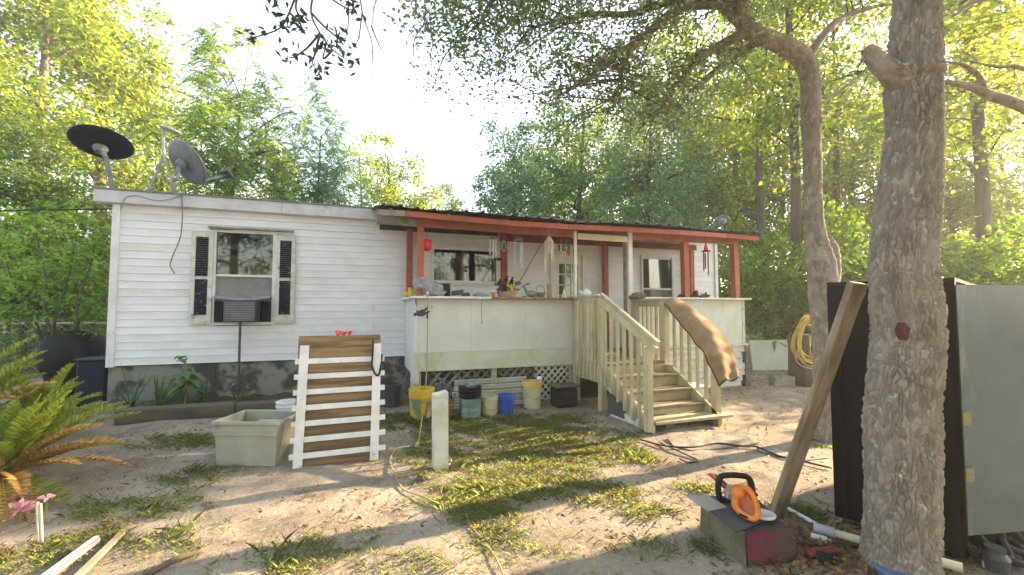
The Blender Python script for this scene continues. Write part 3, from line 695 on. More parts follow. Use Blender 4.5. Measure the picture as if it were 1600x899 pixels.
# ------------------------------------------------------------------ things on the porch ledge
LZ = 1.79
def led(x, y=462, Yp=6.56): p = on_y(x, y, Yp); return (float(p[0]), Yp, LZ)
c = led(657); t = thing("plastic_bag", "crumpled silver grey plastic bag at left end of the porch ledge", "bag", (c[0] + .02, 6.58, LZ))
m = MB(); m.blob((c[0] - .01, 6.50, LZ + .19), (.105, .07, .085), 12, None, .22); part("bag_body", m, BAG, t)
m = MB(); m.blob((c[0] + .18, 6.52, LZ + .105), (.15, .06, .10), 12, None, .24); m.blob((c[0] + .28, 6.52, LZ + .05), (.10, .05, .05), 9, None, .25); part("bag_fold", m, BAG, t)
c = led(688, 455, 6.64); t = thing("picture_frame", "small black screen in a silver frame leaning behind the silver bag", "frame", (c[0] + .05, 6.66, LZ))
m = MB(); m.box((c[0] - .05, 6.665, LZ), (c[0] + .17, 6.685, LZ + .22)); part("screen", m, BLACK, t)
m = MB()
for lo, hi in (((-.055, 0), (-.035, .225)), ((.155, 0), (.175, .225)), ((-.035, .205), (.155, .225))): m.box((c[0] + lo[0], 6.655, LZ + lo[1]), (c[0] + hi[0], 6.69, LZ + hi[1]))
part("frame", m, PALEMET, t)
c = led(642, 452); t = thing("yellow_cup", "yellow cup with a black rim at the porch ledge corner", "cup", (c[0], 6.62, LZ))
m = MB(); m.lathe((c[0], 6.62, LZ), [(.03, 0), (.042, .13)], 12); part("cup", m, YELPL, t); m = MB(); m.lathe((c[0], 6.62, LZ + .131), [(.045, 0), (.045, .015), (.02, .016)], 12); part("rim", m, BLACK, t)
c = led(634, 460); m = MB(); m.blob((c[0] + .02, 6.68, LZ + .03), (.06, .05, .03), 10, None, .2); single("yellow_cloth", m, YELFLOW, "crumpled yellow cloth on the outer corner of the porch ledge", "cloth", (c[0] + .02, 6.68, LZ))
c = led(715, 460); t = thing("power_tool", "dark grey power tool lying beside the silver framed screen", "tool", (c[0], 6.62, LZ))
m = MB(); m.beam((c[0] - .08, 6.62, LZ + .05), (c[0] + .10, 6.60, LZ + .07), .07, .075, ch=.012); part("body", m, DKGREY, t); m = MB(); m.beam((c[0] + .05, 6.61, LZ + .09), (c[0] + .13, 6.6, LZ + .115), .05, .03, ch=.006); part("clip", m, PALEMET, t)
c = led(728, 458); m = MB(); m.beam((c[0] - .06, 6.6, LZ + .02), (c[0] + .07, 6.58, LZ + .03), .05, .035, ch=.008); m.beam((c[0] - .03, 6.6, LZ + .045), (c[0] + .06, 6.6, LZ + .06), .02, .02)
single("hand_tool", m, MAROON, "small dark maroon hand tool lying on the white part of the ledge", "tool", (c[0], 6.6, LZ))
c = led(752, 459); m = MB(); m.blob((c[0], 6.56, LZ + .022), (.13, .08, .022), 14, None, .12, .8); m.blob((c[0] - .02, 6.6, LZ + .045), (.08, .06, .018), 12, None, .15)
single("folded_cloth", m, TEAL, "folded teal cloth lying on the porch ledge under the wide window", "cloth", (c[0], 6.56, LZ))
c = led(750, 446, 6.72); m = MB(); m.box((c[0] - .06, 6.78, LZ + .09), (c[0] + .07, 6.83, LZ + .13), ch=.004); m.beam((c[0] + .0, 6.8, LZ - .3), (c[0], 6.8, LZ + .09), .02, .02, (0, 1, 0)); single("white_box", m, WHITEPL, "small white box on a stand behind the teal cloth", "box", (c[0], 6.8, LZ))
c = led(771, 458); t = thing("flower_pot", "tiny terracotta cup with a white rim next to the teal cloth", "pot", (c[0], 6.56, LZ))
m = MB(); m.lathe((c[0], 6.56, LZ), [(.028, 0), (.036, .075)], 12); part("pot", m, M("bright_terracotta", (.55, .17, .06)), t); m = MB(); m.lathe((c[0], 6.56, LZ + .076), [(.040, 0), (.040, .025), (.015, .026)], 12); part("rim", m, WHITEPL, t)
# flower arrangement with birds
c = led(793, 460, 6.58); x0 = c[0]; t = thing("flower_arrangement", "planter of yellow flowers and dark leaves with black birds before the red post", "planter", (x0, 6.6, LZ))
m = MB(); m.lathe((x0, 6.6, LZ), [(.13, 0), (.17, .085), (.15, .087)], 16, sx=1.05, sy=.7); part("pot", m, M("tan_pot", (.38, .24, .15)), t)
V = []; F = []
for i in range(150):
    p = Vector((x0 + rng.normal(-.02, .08), 6.58 + rng.normal(0, .05), LZ + .09 + abs(rng.normal(0, .06)))); d = Vector(rng.normal(0, 1, 3)); d.z = abs(d.z) * .3; d.normalize(); s_ = d.orthogonal().normalized() * .016; L = .07; o = len(V)
    V += [p, p + d * L * .5 + s_, p + d * L, p + d * L * .5 - s_]; F.append((o, o + 1, o + 2, o + 3))
part("leaves", (np.array(V), F), leafmat("grey_green_leaves", (.05, .075, .06), (.05, .09, .05)), t, kind="stuff")
m = MB(); rr = random.Random(5)
for i in range(9):
    q = (x0 + rr.uniform(-.02, .10), 6.52 + rr.uniform(-.02, .02), LZ + .13 + rr.uniform(-.02, .06))
    for k in range(5):
        a = k * 1.257; m.add([q, (q[0] + .022 * math.cos(a), q[1] - .012, q[2] + .022 * math.sin(a)), (q[0] + .034 * math.cos(a + .4), q[1] - .004, q[2] + .034 * math.sin(a + .4)), (q[0] + .022 * math.cos(a + .8), q[1] - .012, q[2] + .022 * math.sin(a + .8))], [(0, 1, 2, 3)])
part("petals", m, YELFLOW, t)
for bx, bz, tl in ((-.15, .22, .5), (.06, .25, -.3), (-.03, .27, .1)):
    m = MB(); m.blob((x0 + bx, 6.55, LZ + bz), (.028, .05, .038), 10); m.blob((x0 + bx + .01 * tl, 6.51, LZ + bz + .05), (.02, .022, .02), 8); m.beam((x0 + bx, 6.58, LZ + bz), (x0 + bx - .02, 6.64, LZ + bz - .03), .03, .008); m.beam((x0 + bx + .01 * tl, 6.5, LZ + bz + .05), (x0 + bx + .012 * tl, 6.47, LZ + bz + .045), .008, .008)
    m.beam((x0 + bx, 6.55, LZ + bz - .03), (x0 + bx, 6.57, LZ + .08), .006, .006, (0, 1, 0)); part("bird", m, BLACK, t)
c = led(828, 460); x0 = c[0]; t = thing("deer_figurine", "dark metal deer figurine lying down with antlers raised on the ledge", "figurine", (x0, 6.56, LZ))
m = MB(); m.blob((x0 + .03, 6.56, LZ + .055), (.10, .045, .055), 12); m.tube(*smooth_path([(x0 - .04, 6.56, LZ + .06), (x0 - .075, 6.555, LZ + .12), (x0 - .10, 6.55, LZ + .165)], [.035, .024, .02]), 8)
m.blob((x0 - .115, 6.55, LZ + .175), (.035, .016, .018), 8); m.tube([(x0 - .06, 6.53, LZ + .015), (x0 - .15, 6.52, LZ + .012)], .012, 6); m.tube([(x0 + .10, 6.53, LZ + .015), (x0 + .04, 6.51, LZ + .012)], .012, 6); part("body", m, GREYMET, t, True)
m = MB()
for s_ in (-1, 1):
    P, r_ = smooth_path([(x0 - .10, 6.55, LZ + .185), (x0 - .085, 6.55 + .02 * s_, LZ + .20), (x0 - .03, 6.55 + .03 * s_, LZ + .205), (x0 - .01, 6.55 + .035 * s_, LZ + .245)], [.007, .007, .006, .003]); m.tube(P, r_, 5); m.tube([(x0 - .06, 6.55 + .027 * s_, LZ + .205), (x0 - .055, 6.55 + .03 * s_, LZ + .24)], .004, 5)
part("antler", m, DKGREY, t)
c = led(845, 460); x0 = c[0]; t = thing("wicker_basket", "small grey wicker basket with hoop handle right of the deer figurine", "basket", (x0, 6.57, LZ))
m = MB()
for i in range(7): m.lathe((x0, 6.57, LZ + .004 + i * .011), [(.052 + .005 * i, 0), (.058 + .005 * i, .005), (.053 + .005 * i, .010)], 14, cap=(i == 0))
part("bowl", m, M("grey_wicker", (.24, .23, .18), (.14, .13, .10), 40), t); m = MB(); m.tube([(x0 + .078 * math.cos(a), 6.57, LZ + .075 + .12 * math.sin(a)) for a in np.linspace(0, math.pi, 13)], .005, 5); part("handle", m, GREYMET, t)
c = led(860, 460); m = MB(); m.box((c[0] - .03, 6.58, LZ), (c[0] + .035, 6.62, LZ + .215), ch=.003); single("wood_block", m, M("tan_bare_wood", (.34, .22, .13), (.28, .18, .10), 12), "upright tan wooden block on the ledge between basket and door", "block", (c[0], 6.6, LZ))
c = led(882, 461); x0 = c[0]; m = MB(); m.lathe((x0, 6.58, LZ), [(.055, 0), (.055, .012), (.035, .03), (.03, .075), (.016, .09), (.013, .13), (.004, .15)], 12); single("glass_lamp", m, M("milky_yellow_glass", (.58, .57, .42), rough=.2), "milky glass oil lamp shaped bottle on the ledge before the door", "lamp", (x0, 6.58, LZ), True)
x0 = float(on_y(909, 464, 6.3)[0]); x0 = 3.46; m = MB(); t = thing("teapot", "white ceramic teapot standing on the stair landing handrail", "teapot", (3.45, 6.18, 1.80))
m.lathe((3.45, 6.18, 1.80), [(.05, 0), (.075, .03), (.08, .06), (.06, .095), (.03, .105)], 14); m.tube([(3.38, 6.18, 1.84), (3.35, 6.18, 1.865), (3.335, 6.18, 1.895)], [.016, .012, .009], 7); part("body", m, WHITEPL, t, True)
m = MB(); m.lathe((3.45, 6.18, 1.905), [(.032, 0), (.02, .012), (.008, .016), (.011, .028), (.003, .036)], 10); part("lid", m, WHITEPL, t)
m = MB(); m.blob((3.46, 5.88, 1.813), (.055, .05, .014), 12); single("white_saucer", m, BONE, "shallow white shell dish on the handrail right of the teapot", "dish", (3.46, 5.88, 1.80), True)
m = MB(); m.blob((4.62, 6.42, 1.83), (.13, .07, .06), 12, None, .06, .7); m.blob((4.46, 6.40, 1.80), (.05, .05, .038), 10, None, .08); single("stone_figurine", m, M("brown_stone", (.20, .14, .09), (.13, .09, .06), 14, .9, .3), "rounded brown tortoise shaped stone on the right landing handrail", "stone", (4.6, 6.42, 1.775))
x0 = float(on_y(1068, 463, 6.6)[0]); m = MB(); m.blob((x0 - .05, 6.6, 1.845), (.06, .05, .035), 10, None, .12); m.blob((x0 - .10, 6.6, 1.83), (.05, .04, .02), 8, None, .12); single("black_rag", m, BLACK, "small black rag bunched left of the red post above right half wall", "cloth", (x0 - .05, 6.6, 1.812))
x0 = float(on_y(1086, 460, 6.6)[0]); t = thing("dog_figurine", "dark figurine with a pale muzzle lying on the right half wall ledge", "figurine", (x0, 6.58, 1.812))
m = MB(); m.blob((x0 - .02, 6.56, 1.88), (.065, .055, .07), 12, None, .05); m.blob((x0 + .17, 6.58, 1.85), (.17, .06, .04), 12, None, .1); m.blob((x0 + .24, 6.58, 1.885), (.022, .02, .04), 8); m.blob((x0 - .10, 6.56, 1.835), (.05, .04, .025), 8); part("body", m, M("dark_brown_resin", (.05, .03, .022), (.09, .05, .035), 9, .5), t)
m = MB(); m.blob((x0 + .015, 6.51, 1.885), (.035, .03, .038), 10); m.blob((x0 - .03, 6.53, 1.96), (.012, .012, .022), 8); m.blob((x0 + .01, 6.53, 1.955), (.010, .012, .018), 8); part("muzzle", m, BONE, t)

# hanging things
def chime(name, label, c, tubes, mt, capm, capr=.07, hang=.12):
    t = thing(name, label, "wind chime", (c[0], c[1], c[2]))
    m = MB(); m.lathe((c[0], c[1], c[2] - .015), [(capr, 0), (capr, .012), (capr * .4, .02)], 12); m.tube([(c[0], c[1], c[2]), (c[0], c[1], c[2] + hang)], .003, 4); part("top_disc", m, capm, t)
    for dx, dy, z0, L in tubes:
        m = MB(); m.tube([(c[0] + dx, c[1] + dy, c[2] - z0), (c[0] + dx, c[1] + dy, c[2] - z0 - L)], .013, 8); m.tube([(c[0] + dx, c[1] + dy, c[2] - .015), (c[0] + dx, c[1] + dy, c[2] - z0)], .002, 4); part("chime_tube", m, mt, t)
    return t
p = on_y(770, 372, 6.5); chime("wind_chime", "silver tube wind chime hanging at the right end of the wide window", p, [(-.045, 0, .02, .24), (.0, -.02, .02, .31), (.045, 0, .02, .29), (.02, .03, .02, .26)], PALEMET, DKGREY, .06, .10)
p = on_y(810, 374, 6.5); chime("wind_chime", "silver tube wind chime under a grey disc left of the door", p, [(-.065, 0, .06, .36), (.03, -.02, .06, .36), (.06, 0, .06, .40), (-.02, .03, .06, .33)], PALEMET, GREYMET, .085, .12)
p = on_y(1103, 392, 6.55); t = chime("wind_chime", "red topped bamboo wind chime at the right end of the porch", p, [(-.06, 0, .03, .36), (.05, 0, .03, .28), (.01, -.04, .05, .42), (.02, .04, .04, .3), (-.03, .03, .03, .25)], M("brown_bamboo", (.28, .14, .08), (.2, .1, .06), 9), ORDARK, .09, .05)
m = MB(); m.lathe((p[0], p[1], p[2] + .01), [(.045, 0), (.03, .05), (.02, .09), (.01, .16)], 10); part("finial", m, CORAL, t)
p = on_y(858, 372, 6.5); t = thing("shell_chime", "long white shell wind chime hanging beside the house number", "wind chime", (p[0], p[1], p[2]))
m = MB(); m.add([(p[0], p[1], p[2] + .05)] + [(p[0] + .085 * math.cos(a), p[1] + .06 * math.sin(a), p[2] - .06) for a in np.linspace(0, 2 * math.pi, 9)[:-1]], [(0, i + 1, (i + 1) % 8 + 1) for i in range(8)]); m.tube([(p[0], p[1], p[2] + .05), (p[0], p[1], p[2] + .2)], .003, 4); part("hood", m, BONE, t)
m = MB(); rr = random.Random(2)
for i in range(14):
    a = i * .45; x, y = p[0] + .07 * math.cos(a), p[1] + .05 * math.sin(a); L = rr.uniform(.18, .34) + (.18 if 4 < i < 8 else 0); z = p[2] - .06
    while L > 0: m.blob((x + rr.uniform(-.006, .006), y, z - .012), (.011, .006, .014), 6); z -= .026; L -= .026
part("shell_strand", m, BONE, t)
m = MB(); p = on_y(665, 383, 6.62); m.lathe((p[0] + .02, p[1], p[2] - .085), [(.05, 0), (.068, .05), (.07, .15), (.045, .17)], 14); m.tube([(p[0] + .02, p[1], p[2] + .08), (p[0] + .02, p[1], p[2] + .4)], .003, 4); single("hanging_lantern", m, M("crimson_plastic", (.58, .02, .06), rough=.4), "crimson red lantern hanging behind the leftmost front post", "lantern", p, True)
p = on_y(787, 385, 6.84); t = thing("post_ornament", "pale green ornament with a mirror nailed to the dark red post", "ornament", (p[0], p[1], p[2]))
m = MB(); m.blob((p[0], 6.835, p[2]), (.045, .012, .10), 14); part("plaque", m, M("pale_green_glaze", (.36, .40, .34), (.25, .3, .27), 20), t); m = MB(); m.box((p[0] - .018, 6.815, p[2] - .06), (p[0] + .018, 6.822, p[2] + .05)); part("mirror", m, DKGREY, t)
p = on_y(780, 405, 6.8); m = MB(); m.blob((p[0], 6.82, p[2]), (.045, .02, .028), 9); m.blob((p[0] - .05, 6.82, p[2] + .005), (.02, .014, .015), 8); single("bird_ornament", m, BLACK, "small black bird ornament fixed to the dark red post", "ornament", (p[0], 6.82, p[2]))
# house number plate
p = on_y(881, 388, 6.53); t = thing("house_number", "wooden house number plate reading 103 hanging under the porch beam", "number plate", (p[0], 6.55, p[2]))
m = MB(); m.box((p[0] - .085, 6.54, p[2] - .06), (p[0] + .10, 6.552, p[2] + .055), ch=.003); m.tube([(p[0] - .05, 6.546, p[2] + .05), (p[0] - .05, 6.546, p[2] + .15)], .003, 4); m.tube([(p[0] + .05, 6.546, p[2] + .05), (p[0] + .05, 6.546, p[2] + .15)], .003, 4); part("plate", m, M("pale_plate_wood", (.58, .50, .38), (.5, .42, .32), 10), t)
fc = bpy.data.curves.new("numerals", 'FONT'); fc.body = "103"; fc.size = .15; fc.extrude = .004; fc.offset = .0035; fc.align_x = 'CENTER'; fc.align_y = 'CENTER'; fc.space_character = 1.05
fc.materials.append(BLACK); ft = bpy.data.objects.new("numeral_source", fc); col.objects.link(ft)
fo = bpy.data.objects.new("numerals", bpy.data.meshes.new_from_object(ft.evaluated_get(bpy.context.evaluated_depsgraph_get()))); bpy.data.objects.remove(ft); col.objects.link(fo); fo.parent = t; fo.location = (.0, -.016, -.004); fo.rotation_euler = (R(90), 0, 0)
m = MB(); m.blob((p[0] - .105, 6.535, p[2] + .03), (.014, .01, .05), 8); m.blob((p[0] + .085, 6.53, p[2] - .09), (.04, .012, .035), 10, None, .2); part("red_trim", m, M("dull_red_trim", (.33, .05, .03)), t)
# pole net leaning
m = MB(); a_ = on_y(812, 440, 6.66); b_ = on_y(848, 378, 6.66); m.tube([a_, b_], .010, 7); q = MB(); q.blob(tuple(np.array(a_) + (-.03, 0, -.03)), (.06, .02, .035), 9)
t = thing("broom", "brown broom pole slanting from the flower arrangement up to the porch beam", "broom", a_); part("pole", m, BROWNCORD, t); part("head", q, M("dusty_green_bristle", (.12, .15, .10)), t)
# grey glove hanging from clip
a_ = on_y(650, 470, 6.42); g0 = on_y(652, 483, 6.42); t = thing("hanging_gloves", "pair of dark grey work gloves hanging from a clip at the porch corner", "gloves", a_)
m = MB(); m.tube([a_ + (0, 0, .03), a_, a_ + (0.005, 0, -.08)], .008, 6); part("clip", m, BLACK, t)
m = MB(); m.tube([g0 + (.0, 0, .022 * math.sin(k)) + (.020 * math.cos(k), 0, 0) for k in np.linspace(0, 6.28, 12)], .003, 5); part("ring", m, PALEMET, t)
m = MB(); mt = Matrix.Translation(on_y(654, 489, 6.42)) @ Matrix.Rotation(R(-38), 4, 'Y')
m.prism([(-.075, .02), (-.045, .035), (-.02, .02), (.0, .06), (.012, .02), (.05, .015), (.09, -.005), (.15, -.01), (.155, -.03), (.10, -.04), (.08, -.055), (.14, -.07), (.138, -.092), (.07, -.085), (.02, -.08), (-.02, -.05), (-.05, -.01), (-.085, -.002)], .022, mt); part("glove", m, M("charcoal_glove", (.06, .06, .058), (.04, .04, .04), 20, .8), t)
# drooping extension cord
m = MB(); P, r_ = smooth_path([on_y(668, 459, 6.44), on_y(668, 470, 6.43), on_y(668, 520, 6.43), on_y(666, 590, 6.36), on_y(662, 630, 6.2), gr(655, 688) + (0, 0, .02), gr(648, 702) + (0, 0, .012)], .0085); m.tube(P, r_, 6)
t = thing("extension_cord", "tan cord hanging from the porch ledge down to the grass by the yellow tub", "cord", gr(655, 688)); part("cord", m, ROPE, t); m = MB(); m.lathe(on_y(667.5, 493, 6.43) + (0, 0, -.05), [(.006, 0), (.014, .02), (.012, .05), (.006, .12)], 8); part("plug", m, BLACK, t); m = MB(); m.lathe(on_y(668, 459, 6.44), [(.018, -.01), (.02, .02), (.008, .03)], 8); part("socket", m, WHITEPL, t)
m = MB(); P, r_ = smooth_path([on_y(754, 462, 6.43), on_y(752, 480, 6.57), on_y(753, 500, 6.57), on_y(753, 504, 6.57)], .003); m.tube(P, r_, 4); m.blob(on_y(753, 505, 6.565), (.010, .008, .010), 8); single("thin_wire", m, DKGREY, "thin dark wire with a bead hanging over the porch front panel", "wire", on_y(754, 462, 6.43))
m = MB(); m.lathe(on_y(675, 480, 6.583), [(.014, -.006), (.014, .006)], 10, None); single("bolt_hole_plug", m, BLACK, "round black plug in the porch front panel beside the tan cord", "plug", on_y(675, 480, 6.583))

# ------------------------------------------------------------------ containers in front of the porch skirt
def G(x, y): return float(hz(x, y))
def bucket(name, label, cat, x, y, r0, r1, h, mt, rim=True, handle=None, n=20, content=None, group=None):
    z = G(x, y); t = thing(name, label, cat, (x, y, z))
    m = MB(); m.lathe((x, y, z), [(r0, 0), (r1 * .98, h * .80), (r1, h), (r1 - .012, h), (r1 * .96 - .014, h * .8), (r0 - .01, .02)], n); part("body", m, mt, t, False)
    if rim:
        m = MB()
        for zz in (h - .012, h * .83): m.lathe((x, y, z + zz), [(r1 * .985, -.010), (r1 + .010, -.007), (r1 + .010, .007), (r1 * .99, .010)], n, cap=False)
        part("rim", m, mt, t)
    if handle:
        a = np.linspace(0, math.pi, 15); m = MB(); m.tube([(x - (r1 + .012) * math.cos(k) * handle[0], y - .02 - (r1 + .014) * math.sin(k), z + h * .80 - handle[1] * math.sin(k)) for k in a], .004, 5); part("handle", m, GREYMET, t)
    if content: m = MB(); m.lathe((x, y, z + h * .78), [(r1 * .93, 0), (r1 * .5, .02), (.01, .03)], n); part("contents", m, content, t)
    return t
SOIL = M("dark_potting_soil", (.06, .045, .03), (.10, .08, .05), 20, .95, .5, 40)
x, y = .845, 6.08; z = G(x, y); t = thing("yellow_tub", "yellow square tub with grime and a torn label at the left of the porch skirt", "tub", (x, y, z))
YT = M("grimy_yellow_plastic", (.62, .42, .03), (.55, .37, .04), 5, .5, stains=[((.16, .20, .13), 2.6, .48, .60, (1, 1, .8))])
m = MB(); m.lathe((x, y, z), [(.150, 0), (.166, .34), (.170, .42), (.158, .42), (.15, .34), (.14, .03)], 18); part("body", m, YT, t)
m = MB(); m.lathe((x, y, z + .30), [(.166, 0), (.174, .004), (.177, .115), (.170, .12)], 18, cap=False); part("rim", m, YELPL, t)
m = MB(); m.add([(x + .03, y - .168, z + .02), (x + .10, y - .15, z + .05), (x + .125, y - .14, z + .25), (x + .06, y - .17, z + .20)], [(0, 1, 2, 3)]); part("torn_label", m, BEIGEPL, t)
bucket("terracotta_pot", "brown plant pot with fading plants behind the white wooden post", "pot", 1.11, 5.97, .10, .15, .26, TERRA, True, None, 18, SOIL)
V = []; F = []
for i in range(60):
    p = Vector((1.11 + rng.normal(0, .08), 5.97 + rng.normal(0, .06), G(1.11, 5.97) + .24 + abs(rng.normal(0, .03)))); d = Vector(rng.normal(0, 1, 3)); d.z = abs(d.z) + .2; d.normalize(); s_ = d.orthogonal().normalized() * .014; L = rng.uniform(.06, .14); o = len(V)
    V += [p, p + d * L * .5 + s_, p + d * L, p + d * L * .5 - s_]; F.append((o, o + 1, o + 2, o + 3))
single("potted_plant", (np.array(V), F), leafmat("dull_yellow_leaves", (.25, .22, .06), (.25, .22, .05)), "small yellowing plant growing in the brown pot behind the white post", "plant", (1.11, 5.97, G(1.11, 5.97) + .2))
x, y, z = 1.13, 6.22, G(1.1, 6.2); t = thing("fan_grille", "round grey wire fan grille leaning above the brown plant pot", "fan grille", (x, y, z))
m = MB(); c0 = (x, y, z + .36)
for rr_ in (.05, .10, .155): m.tube([(c0[0] + rr_ * math.cos(a), c0[1] + .25 * rr_ * math.sin(a), c0[2] + rr_ * math.sin(a)) for a in np.linspace(0, 6.283, 25)], .005, 5)
part("ring", m, GREYMET, t)
m = MB()
for k in range(12): a = k * math.pi / 6; m.tube([c0, (c0[0] + .155 * math.cos(a), c0[1] + .04 * math.sin(a), c0[2] + .155 * math.sin(a))], .0035, 4)
m.tube([(x, y + .02, z), (x, y + .01, z + .22)], .012, 6); part("spoke", m, GREYMET, t)
x, y = 1.50, 6.0; z = G(x, y); t = thing("tarp_bucket", "square bucket wrapped in a faded green tarp", "bucket", (x, y, z))
m = MB(); m.lathe((x, y, z), [(.17, 0), (.185, .10), (.175, .16), (.19, .27)], 4, Matrix.Translation((x, y, 0)) @ Matrix.Rotation(R(40), 4, 'Z') @ Matrix.Translation((-x, -y, 0))); part("tarp", m, GREENTARP, t)
t = thing("tray_stack", "stack of black plant trays resting on the green tarp bucket", "trays", (x, y, z + .275))
for k in range(4):
    m = MB(); m.lathe((x, y, z + .275 + .04 * k), [(.135 + .003 * k, 0), (.150 + .003 * k, .02), (.165, .022), (.165, .034), (.13, .034)], 16); part("tray", m, BLACK, t)
m = MB(); m.blob((x, y, z + .455), (.13, .11, .035), 12, None, .25); part("bagged_soil", m, M("shiny_green_bag", (.07, .13, .12), (.2, .26, .26), 22, .3), t)
bucket("beige_bucket", "beige plastic bucket with wire handle between green tarp bucket and blue bucket", "bucket", 1.79, 6.02, .105, .122, .27, BEIGEPL, True, (1, .12))
bucket("blue_bucket", "blue plastic bucket with a wide rim", "bucket", 2.04, 6.02, .10, .135, .27, BLUEPL, True, None, 20, BLACK)
t = bucket("paint_bucket", "tall yellowed paint bucket with orange drips on its rim", "bucket", 2.52, 6.20, .128, .142, .40, BEIGEPL, True, (1, .16), 20, SOIL)
x, y = 2.52, 6.20; z = G(x, y)
m = MB(); m.lathe((x, y, z + .36), [(.150, -.03), (.155, -.028), (.155, .045), (.146, .048)], 20, cap=False); part("rim_band", m, M("orange_yellow_paint", (.68, .34, .03), (.6, .45, .12), 5), t)
m = MB(); m.blob((x + .10, y - .05, z + .44), (.045, .04, .035), 9, None, .15); single("white_jar", m, WHITEPL, "small white jar lid poking out of the tall yellowed paint bucket", "jar", (x + .1, y - .05, z + .41))
x, y = 3.0, 6.12; z = G(x, y); t = thing("black_tote", "black plastic storage tote with a flat lid at the foot of the landing", "tote", (x, y, z))
m = MB(); m.box((x - .16, y - .13, z), (x + .20, y + .15, z + .30), ch=.03); m.box((x - .14, y - .145, z + .05), (x + .18, y - .125, z + .20), ch=.008); part("body", m, BLACK, t)
m = MB(); m.box((x - .19, y - .16, z + .302), (x + .23, y + .18, z + .335), ch=.012); part("lid", m, M("worn_black_lid", (.05, .05, .045), (.12, .12, .10), 5, .5), t)
bucket("grey_bucket", "dark grey bucket standing left of the porch side lattice", "bucket", .52, 7.1, .12, .145, .34, DKGREY, True, None, 18, BLACK)
t = thing("plank_stack", "stack of pale mossy planks on edge against the porch lattice", "planks", (1.93, 6.45, G(1.93, 6.45)))
for k in range(5):
    z0 = G(1.9, 6.45) + .02 + k * .086; yy = 6.40 + .014 * k + rng.uniform(-.012, .012); m = MB(); m.box((1.36 + rng.uniform(-.02, .02), yy, z0), (2.56 + rng.uniform(-.03, .03), yy + .035, z0 + .077), ch=.009); part("plank", m, PALEPLANK, t)
m = MB(); m.box((1.45, 6.47, G(1.9, 6.45)), (1.5, 6.53, .5)); m.box((2.4, 6.47, G(1.9, 6.45)), (2.45, 6.53, .5)); part("batten", m, GREYWOOD, t)
m = MB(); a_ = gr(952, 660); m.add([(3.33, 5.42, .05), (3.38, 5.08, .02), (3.39, 5.12, .30), (3.36, 5.40, .42), (3.36, 5.42, .05), (3.41, 5.08, .02), (3.42, 5.12, .30), (3.39, 5.40, .42)], [(0, 1, 2, 3), (7, 6, 5, 4), (0, 4, 5, 1), (1, 5, 6, 2), (2, 6, 7, 3), (3, 7, 4, 0)]); single("slate_board", m, DKGREY, "grey slate board leaning under the left stair stringer", "board", (3.36, 5.25, .05))
a_, b_ = gr(958, 648), gr(1022, 678); m = MB(); m.beam(a_ + (0, 0, .05), b_ + (0, 0, .045), .05, .10, ch=.006); m.beam(a_ + (-.06, -.05, .015), (a_ + b_) / 2 + (-.02, -.08, .015), .03, .02); single("white_board", m, OLDWHITE, "flaking white painted board lying on the ground beside the bottom step", "board", a_)
x, y = 5.05, 5.62; z = G(x, y); m = MB(); t = thing("white_bin", "pale translucent plastic bin at the right side of the stairs", "bin", (x, y, z)); m.box((x - .22, y - .14, z), (x + .14, y + .14, z + .30), ch=.03); part("body", m, M("milky_plastic", (.50, .50, .47), (.42, .42, .39), 4, .35), t); m = MB(); m.box((x - .24, y - .16, z + .30), (x + .16, y + .16, z + .325), ch=.008); part("rim", m, WHITEPL, t)

# ------------------------------------------------------------------ board with white slat frame, tub, post
t = thing("slat_frame", "brown weathered board with a white slatted ladder frame leaning upright in the yard", "bed frame", (-.17, 4.95, G(-.17, 4.95)))
O = Vector((-.17, 4.92, G(-.17, 4.92))); tilt = R(8); mt0 = Matrix.Translation(O) @ Matrix.Rotation(R(1.5), 4, 'Z') @ Matrix.Rotation(-tilt, 4, 'X')
hs = [.02, .60, .90, 1.30]
zz = [.01, .33, .60, .93, 1.325]
for i in range(4):
    m = MB(); xl = -.405 - .0 * i; m.box((xl + rng.uniform(-.01, .01), .0, zz[i]), (.42 + rng.uniform(-.01, .01), .028, zz[i + 1] - .003), mt0, ch=.003); part("backing_board", m, PLY, t)
m = MB(); m.box((-.41, .031, .01), (-.36, .09, 1.30), mt0); m.box((.37, .031, .01), (.425, .09, 1.32), mt0); part("rear_batten", m, GREYWOOD, t)
for i in range(7):
    z = .085 + i * .157; m = MB(); m.box((-.455 + .004 * i, -.022, z), (.475 - .002 * i, -.002, z + .055), mt0, ch=.003); part("slat", m, TRIM, t)
for xa, sk in ((-.375, .05), (.355, .045)):
    m = MB(); V = [(xa - .04, -.05, -.02 if xa < 0 else 0.0), (xa + .045, -.05, -.02 if xa < 0 else 0), (xa + .045 + sk * .6, -.05, 1.22), (xa - .04 + sk * .6, -.05, 1.22)]
    V = [Vector(p) for p in V]; W_ = [p + Vector((0, .026, 0)) for p in V]; m.add(V + W_, [(0, 1, 2, 3), (7, 6, 5, 4), (0, 4, 5, 1), (1, 5, 6, 2), (2, 6, 7, 3), (3, 7, 4, 0)], mt0); part("rail", m, TRIM, t)
m = MB(); m.tube([mt0 @ Vector(p) for p in smooth_path([(.34, -.06, 1.26), (.335, -.062, 1.1), (.33, -.06, .98), (.37, -.065, .88), (.41, -.06, .9), (.435, -.03, 1.1)], .01)[0]], .011, 6); single("black_strap", m, BLACK, "black strap looped over the right rail of the slat frame", "strap", mt0 @ Vector((.34, -.06, 1.26)))
m = MB(); pc = mt0 @ Vector((.02, .015, 1.345)); rr = random.Random(9)
for i in range(16):
    q = pc + Vector((rr.uniform(-.06, .09), rr.uniform(-.02, .02), rr.uniform(-.012, .03))); m.blob(q, (rr.uniform(.012, .025), .015, rr.uniform(.008, .018)), 7, None, .35)
